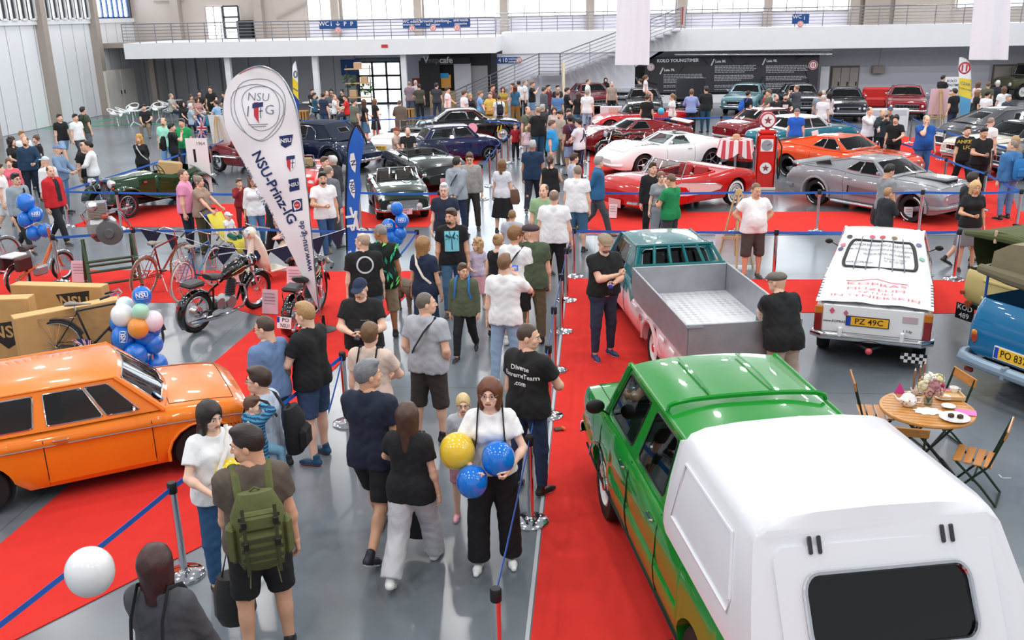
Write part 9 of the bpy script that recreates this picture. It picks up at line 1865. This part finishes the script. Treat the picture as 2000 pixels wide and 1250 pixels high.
for px,py,H,f_,l,t_,b_,h_,kw in((906,178,1.8,60,'man in white tee and jeans in the row behind the black rally coupe',('tee','#f4f4f6'),('jeans','#4a6a90'),('short','#5a4030'),dict(g=1.12)),(918,184,1.62,150,'woman with blonde hair and black jacket between white and blue shirts',('long','#222226'),('jeans','#2a2e38'),('bob','#b09870'),dict(fem=True)),(937,179,1.78,80,'man in sky blue shirt holding a paper',('tee','#7ab0e4'),('jeans','#2a5a9a'),('short','#8a6a50'),dict(arms=('phone','phone'))),(958,181,1.76,-160,'man in yellow tee and olive trousers',('tee','#e0c05a'),('trousers','#5a5230'),('short','#8a7a6a'),dict(arms=('hold','hold'))),(961,166,1.76,100,'man in rust tee at the foot of the stairs',('tee','#7a3a34'),('jeans',DJ),('short','#4a2a20'),{}),(974,187,1.66,-15,'man in white tee with black backpack in front of the stairs',('tee','#eef0f4'),('jeans','#3f6a94'),('short','#5a4638'),{}),(982,170,1.7,170,'woman in mustard patterned dress',('dress','#a8923a',.55),None,('bob','#3a2a1e'),dict(fem=True,arms=('phone','phone'))),(1002,163,1.74,-100,'woman in coral top before the stairs',('tee','#e08a6a'),('jeans',K),('short','#5a3a2a'),dict(fem=True)),(1006,168,1.72,15,'woman with auburn hair, teal top and brown wide trousers',('tee','#2a6a8a'),('wide','#8a6a3a'),('long','#5a2a20'),dict(fem=True)),(1013,159,1.74,-40,'woman with bun and white top at the stairs',('tee','#f0f0f2'),('jeans',K),('bun','#2a1e1a'),dict(fem=True)),(1025,157,1.82,90,'man in white shirt and dark trousers at the stairs',('tee','#e8eef4'),('trousers','#222a3a'),('buzz','#8a7a70'),{}),(1039,160,1.82,100,'man in black tee and denim shorts at the stairs',('tee',K),('shorts','#6a94c4'),('short','#7a5a40'),dict(arms=('face','down'))),(1062,171,1.8,60,'man in slate grey jacket in the cluster by the maroon saloon',('long','#5a646a'),('jeans','#3a4a62'),('short','#4a4038'),{}),(1070,166,1.8,120,'man in burgundy shirt in the cluster by the maroon saloon',('tee','#6a2a34'),('jeans','#4a5a70'),('short','#2a1e1a'),{}),(1089,167,1.76,150,'person in black behind the pale yellow flag',('tee','#2a2a30'),('jeans',K),('short','#2a201a'),{}),(1089,179,1.78,10,'man in denim blue tee, back turned, before the maroon saloon',('tee','#5a82b4'),('jeans','#4a6080'),('buzz','#6a4a38'),{}),(1107,172,1.82,80,'young man in black tee beside the maroon saloon',('tee',K),('jeans','#2a3c54'),('short','#3a2a22'),dict(arms=('hold','hold'))),(1130,181,1.72,10,'long-haired woman in black tee and blue jeans',('tee',K),('jeans','#4a7a9a'),('long','#4a3022'),dict(fem=True)),(1147,176,1.84,15,'tall person in white tee and pale jeans',('tee','#f0f0f2'),('jeans','#a8bcd2'),('mop','#a8a098'),{}),(1148,155,1.8,90,'man in white tee by the stair wall',('tee','#f2f2f4'),('jeans',DJ),('buzz','#5a4a40'),dict(arms=('hips','hips'))),(1183,153,1.55,175,'woman in black headscarf behind the silver estate car',('long',K),('trousers',K),('hood','#141418'),dict(fem=True)),(1195,160,1.7,170,'bald man in taupe behind the silver estate car',('tee','#a8948a'),('trousers',K),('balding','#8a7060'),{}),(1251,155,1.66,-60,'person in charcoal by the black board edge',('tee','#303840'),('jeans',K),('short','#4a3a30'),{}),(1264,186,1.78,20,'man in black tee before the muscle coupe with a girl above',('tee',K),('shorts','#2a3a5a'),('short','#4a3a30'),{}),(1314,184,1.72,-100,'woman in white tee with ponytail and a bag',('tee','#f0f0f2'),('leggings',K),('pony','#8a6a4a'),dict(fem=True)),(1351,176,1.78,10,'young man in lavender shirt before the open hood',('roll','#9aa8dc'),('trousers','#15161a'),('mop','#7a5a40'),dict(arms=('hold','hold'))),(1380,170,1.84,-15,'tall man in black with teal jeans holding a jacket',('long','#202226'),('jeans','#22506a'),('short','#2a201a'),dict(arms=('down','phone'))),(1461,179,1.72,60,'person in black with bright blue backpack by the teal coupe',('tee','#1c1e24'),('jeans',K),('short','#1e1a18'),{}),(1496,178,1.72,100,'person in red top behind the olive shirt',('tee','#c8262c'),('jeans',K),('short','#2a1c16'),{}),(1503,176,1.8,-100,'man in olive shirt and grey shorts by the black coupe',('tee','#5a6250'),('shorts','#5a5c5c'),('short','#6a5a4a'),dict(arms=('phone','phone'))),(1516,185,1.7,150,'bald bearded man in black behind the flag stick',('tee','#26262a'),('jeans',K),('balding','#7a5a4a'),dict(extra=(('beard','#5a4a40'),))),(1534,184,1.68,175,'bearded man in black tee with red print holding a leaflet',('tee',K),('trousers',K),('short','#1e1816'),dict(arms=('hold','hold'),extra=(('beard','#1e1816'),('print',[('rect',.22,.14,'#e8e0e0')],1.28,.1,'#ffffff')))),(1557,167,1.84,-40,'man in dark grey tee with cross strap taking a photo',('tee','#4a4e56'),('trousers','#3a3c40'),('balding','#8a6a58'),dict(arms=('face','face'))),(1602,180,1.72,20,'person in grey between the pale blue shirt and board',('tee','#8a92a0'),('jeans',K),('short','#5a3a2a'),{}),(1609,178,1.7,15,'man in light blue tee, back turned, by the white panel',('tee','#7a9cc8'),('shorts','#7a8494'),('short','#c0b8b0'),{}),(1609,186,1.76,40,'elderly man in white shirt and pale pink trousers',('tee','#f4eef2'),('trousers','#eec8d4'),('balding','#d8d0cc'),{}),(1621,180,1.72,-30,'dark-haired woman in light top beside the elderly man',('tee','#d8ccd0'),('jeans','#3a4a60'),('long','#241a18'),dict(fem=True)),(1557,213,1.8,20,'man in grey cap and royal blue polo beside the white roof',('polo','#2060c8'),('jeans','#3a4a66'),None,dict(extra=(('cap','#7a7478'),))),(1699,210,1.82,150,'man in white long-sleeved top with dark trousers behind the slanting barrier',('long','#e2e4ea'),('trousers','#1c1d22'),('balding','#4a4038'),dict(arms=('chin','hold'))),(1724,214,1.74,170,'bald man in dark jacket filming behind the barrier',('jacket','#2c3a40'),('trousers','#23252c'),('balding','#a08878'),dict(arms=('face','face'))),(1739,210,1.78,-170,'man in grey cap, dark suit jacket and tan trousers',('jacket','#303338'),('trousers','#8a6c3a'),None,dict(extra=(('cap','#4a5870'),))),(1751,226,1.74,-150,'slim youth in black tee pointing at the car',('tee','#101114'),('trousers','#121316'),('mop','#1a1412'),dict(arms=('down','hold'))),(1810,226,1.9,175,'stout bald man with glasses and royal blue polo, phone at his face',('polo','#1c56a8'),('jeans','#4470a4'),('balding','#9a8474'),dict(g=1.25,belly=.07,skin='p',arms=('chin','down'),extra=(('glasses','#444444'),))),(1890,244,1.8,175,'smiling man in black tee with yellow and red letters',('tee',K),('trousers',K),('short','#4a3426'),dict(legs='walk2',extra=(('print',['ANFIELD','LFC'],1.33,.13,'#e0b84a'),))),(1922,250,1.86,172,'dark-haired man in black polo looking at his phone',('polo','#111215'),('trousers','#111215'),('short','#1e1814'),dict(g=1.15,skin='m',nod=.25,arms=('phone','down'))),(1936,231,1.78,60,'bald man in white shirt behind the black polo',('tee','#f2f0ee'),('trousers','#5a5c60'),('balding','#a08070'),dict(nod=.2)),(1980,276,1.84,-20,'grey-haired man in blue denim jacket and jeans, back turned',('jacket','#3f76ac'),('jeans','#6488b4'),('buzz','#8a7a70'),dict(g=1.12,look=-40)),(1985,267,1.7,-20,'blonde woman beyond the denim jacket',('long','#9a8c7c'),('jeans',DJ),('long','#b09068'),dict(fem=True)),(1842,148,1.8,60,'man in black standing on a step beside the sponsor board',('tee','#1c1c20'),('jeans','#3a4a60'),('short','#1e1816'),dict(arms=('phone','phone'))),(1866,174,1.8,-30,'man in black tee in front of the sponsor board',('tee','#15161a'),('jeans',DJ),('short','#2a221e'),{}),(1911,160,1.74,60,'woman in pale pink top beyond the yellow flag',('tee','#e8ccd0'),('jeans',K),('bob','#6a4a3a'),dict(fem=True)),(1910,176,1.72,90,'woman in black carrying a bag beyond the yellow flag',('tee','#1c1c20'),('trousers',K),('bob','#8a6a50'),dict(fem=True)),(1931,161,1.76,30,'person in olive green before the beige door',('tee','#5a5c48'),('jeans',K),('short','#6a5440'),{}),(1929,179,1.76,60,'person in white tee with dark strap before the beige door',('tee','#f0f0f2'),('jeans',K),('short','#1c1614'),{}),(1950,158,1.82,20,'white-haired man in navy jacket by the olive off-roader',('jacket','#1c2434'),('trousers',K),('short','#e0e0e0'),{}),(1962,170,1.76,10,'woman in white tee with black backpack straps',('tee','#f2f2f4'),('jeans',K),('bob','#6a4a34'),dict(fem=True)),(1970,186,1.7,150,'grey-haired man in slate jacket near the frame edge',('jacket','#3a4656'),('jeans',K),('short','#a8a8a8'),{}),(1736,324,1.8,70,'dark-haired man in grey tee with a black shoulder bag before the silver fastback',('tee','#8c9096'),('trousers','#2a2c30'),('fade','#1e1816'),dict(skin='m',nod=.3)),(1734,370,1.4,60,'boy in dark jacket and pale shorts walking below the silver fastback',('jacket','#2a2d34',.8),('shorts','#c8ccd4'),('fade','#a8845c'),dict(cat='child',arms=('phone','down'))),(1901,334,1.84,80,'man in black polo and blue shorts behind the blonde woman',('polo','#141518'),('shorts','#4a80b8'),('fade','#2a2420'),dict(g=1.12,legs='walk2')),(1906,355,1.72,178,'blonde woman in black tee and grey skirt walking by the fastback nose',('tee','#15161a'),('skirt','#74767c',.5),('bob','#d2b078'),dict(fem=True,skin='m',nod=.15,arms=('phone','down'))),(1275,319,1.75,170,'man in black top behind the girl in grey',('long','#17181b'),('trousers',K),('fade','#4a3426'),dict(look=-12)),(1291,336,1.68,170,'girl with glasses, grey crop tee and grey joggers',('tee','#8e9299',1.0),('wide','#8a8f98'),('pony','#7a5440'),dict(fem=True,skin='p',arms=('down','chin'),extra=(('glasses','#333333'),))),(1312,342,1.76,-50,'man in green polo looking at his phone by the roadster',('polo','#14864e',.86),('trousers','#3a3c42'),('buzz','#6a5444'),dict(skin='m',nod=.3,g=1.1,arms=('phone','phone'))),(1168,303,1.82,95,'grey-haired man in blue jacket with hands behind his back',('jacket','#2a6490',.84),('trousers','#4a4c52'),('short','#9a9896'),dict(look=-170 if 0 else-40,legs='walk',arms=('back','back'),shoes=('#8a6a48','#5a4a3a'))),(1127,325,1.84,15,'man in white tee and denim shorts with wristwatch at the aisle',('tee','#f2f3f6',.84),('long shorts','#3f6686'),('buzz','#8a7a70'),dict(g=1.14,look=-40)),(1120,301,1.74,60,'young woman with short dark hair, floral tee and denim pinafore',('tee','#b8c4d8'),('jeans','#2a3a52'),('short','#4a2e22'),dict(fem=True)),(1074,306,1.72,8,'woman in black sleeveless top with burgundy wrap, phone in hand',('tank','#141418'),('leggings','#5a2430'),('pony','#4a3426'),dict(fem=True,g=1.15,arms=('phone','down'))),(1040,272,1.86,5,'grey-haired man in navy tee and navy trousers walking down the aisle',('tee','#16304e',.84),('trousers','#161f30'),('short','#b4b4b8'),dict(legs='walk',g=1.15,skin='t')),(980,313,1.7,12,'woman in white top and long black skirt with a brown shoulder bag',('tee','#dcdce4'),('skirt','#15161a',.38),('half','#7a5638'),dict(fem=True)),(917,300,1.82,178,'man in checked shirt with backpack beside the navy compact car',('shirt','#a09c98'),('trousers','#3a3532'),('short','#5a3c2c'),dict(nod=.3,extra=(('glasses','#333333'),))),(891,308,1.82,20,'person in pale grey hooded jacket with hands behind the back',('jacket','#9aa4ae',.84),('jeans','#1e2c48'),('short','#2a2420'),dict(arms=('back','back'),extra=(('strap',K,1),))),(1006,243,1.22,150,'boy in red polo in the aisle',('polo','#a81c2c'),('trousers','#17181b'),('short','#7a5a40'),dict(cat='child')),(1029,248,1.22,10,'small girl in pink top beside the man in olive',('tee','#dcc0c8'),('leggings','#b8a8ac'),('pony','#c8a878'),dict(cat='child',fem=True)),(1030,209,1.8,140,'bald man in olive tee with cross strap at the barrier corner',('tee','#6a6c5c'),('trousers','#4a4a40'),('balding','#8a6a58'),dict(extra=(('strap',K,1,1),))),(1051,210,1.86,-30,'large bald man in black tee and blue jeans, back turned',('tee','#15161a'),('jeans','#22506c'),('balding','#a08070'),dict(g=1.2,arms=('hold','hold'))),(1059,205,1.8,30,'grey-haired man in dark jacket behind the large man',('jacket','#3a3c42'),('trousers','#2a2a2e'),('short','#b0b0b0'),{}),(1082,210,1.72,170,'woman in checked blouse in the aisle group',('shirt','#c8b4b4'),('jeans',DJ),('bob','#4a3024'),dict(fem=True)),(1095,217,1.8,-120,'bearded man in beige tee in the aisle group',('tee','#b0a498'),('trousers','#6a6458'),('short','#3a2a20'),dict(extra=(('beard','#3a2a20'),),nod=.3)),(1110,214,1.82,160,'dark man with raised glasses in the aisle group',('tee','#26303c'),('trousers',K),('short','#3a2c26'),dict(extra=(('beard','#4a3a30'),),nod=.2)),(1114,226,1.84,-40,'young man in maroon tee with blue and rust backpack',('tee','#5a2430'),('shorts','#a0b4d8'),('mop','#2a1c18'),dict(skin='m',arms=('hold','down'))),(1131,233,1.8,-60,'youth in white tee with black sling at the barrier posts',('tee','#e4e2ea'),('trousers',K),('short','#2a2220'),dict(arms=('hold','hold'),extra=(('strap',K,1),))),(1077,236,1.78,100,'man in cyan tee and pale trousers in the aisle group',('tee','#2a98d8'),('trousers','#c0b4ac'),('short','#6a5242'),dict(g=1.15,belly=.04,look=-15))):
 o=P(px,py,H,f_,l,t_,b_,h_,kw.pop('shoes',SNK),**kw)
 if 'denim jacket and jeans' in l:backpack(o,'bright blue backpack on the denim jacket man','#2a78b8',.95)
 if 'maroon tee with' in l:backpack(o,'blue and rust backpack on the man in maroon tee','#4a5c8c',.95)
 if 'bright blue backpack by' in l:backpack(o,'bright blue backpack by the teal coupe','#2464c4',.9)
 if 'black backpack in front of' in l:backpack(o,'black backpack on the man in white at the stairs','#1e2430',.95)
 if 'brown shoulder bag' in l:handbag(o,'brown leather bag on the woman with long black skirt','#6a4a38',0,(.3,.12,.34),strap=.1,down=-.35)
 if 'black shoulder bag before' in l:handbag(o,'black shoulder bag with printed emblem before the fastback door','#17181c',1,(.36,.12,.4),strap=.1,down=-.2)
 if 'looking at his phone by the roadster' in l:phone(o,'phone in the hands of the man in green polo')
 if 'black polo looking at his phone' in l:phone(o,'phone held by the dark-haired man in black polo')
 if 'teal jeans holding' in l:handbag(o,'dark jacket hanging from the tall man in black','#22303a',1,(.34,.16,.5),cat='jacket',strap=.05,name='folded_jacket')
 if 'holding a leaflet' in l:phone(o,'red leaflet in the bearded man\'s hands','#c83a34',0,.3,(.2,.16,.01))
p=at(1261,162,2.2);person('child','girl in white tee riding on the shoulders before the muscle coupe',p.x,p.y,1.2,90,('tee','#f0eef0'),('shorts','#d8a8a0'),('pony','#6a4a34'),SNK,legs='hang',z=1.28,cat='child')
for px,py,hx_,l,tc,ex in((773,254,100,'seated man in red cap and beige shirt on a folding stool','#c0a89c',(('cap','#8a3a34'),)),(796,254,165,'seated man in black tee between the white and black convertibles','#17181c',())):
 p=at(px,py,1.36);person('person',l,p.x,p.y,1.78,hx_,('tee',tc),('trousers','#2a2e3a'),('balding','#6a5a50')if not ex else None,SNK,legs='sit',arms=('lap','lap'),extra=ex)
 st_=thing('camp_stool','blue folding camp stool under the '+('red cap man' if ex else 'man in black tee'),'stool',(p.x,p.y,0),R(-hx_));U(cloth('#2a6aa8')).box((0,-.05,.42),(.42,.4,.04),bev=.01).build('seat',None,st_)
 for sx_ in(-.18,.18):tube_([(sx_,-.2,0),(sx_,.15,.42)],.012,STEEL,'leg',st_,5);tube_([(sx_,.15,0),(sx_,-.2,.42)],.012,STEEL,'leg',st_,5)
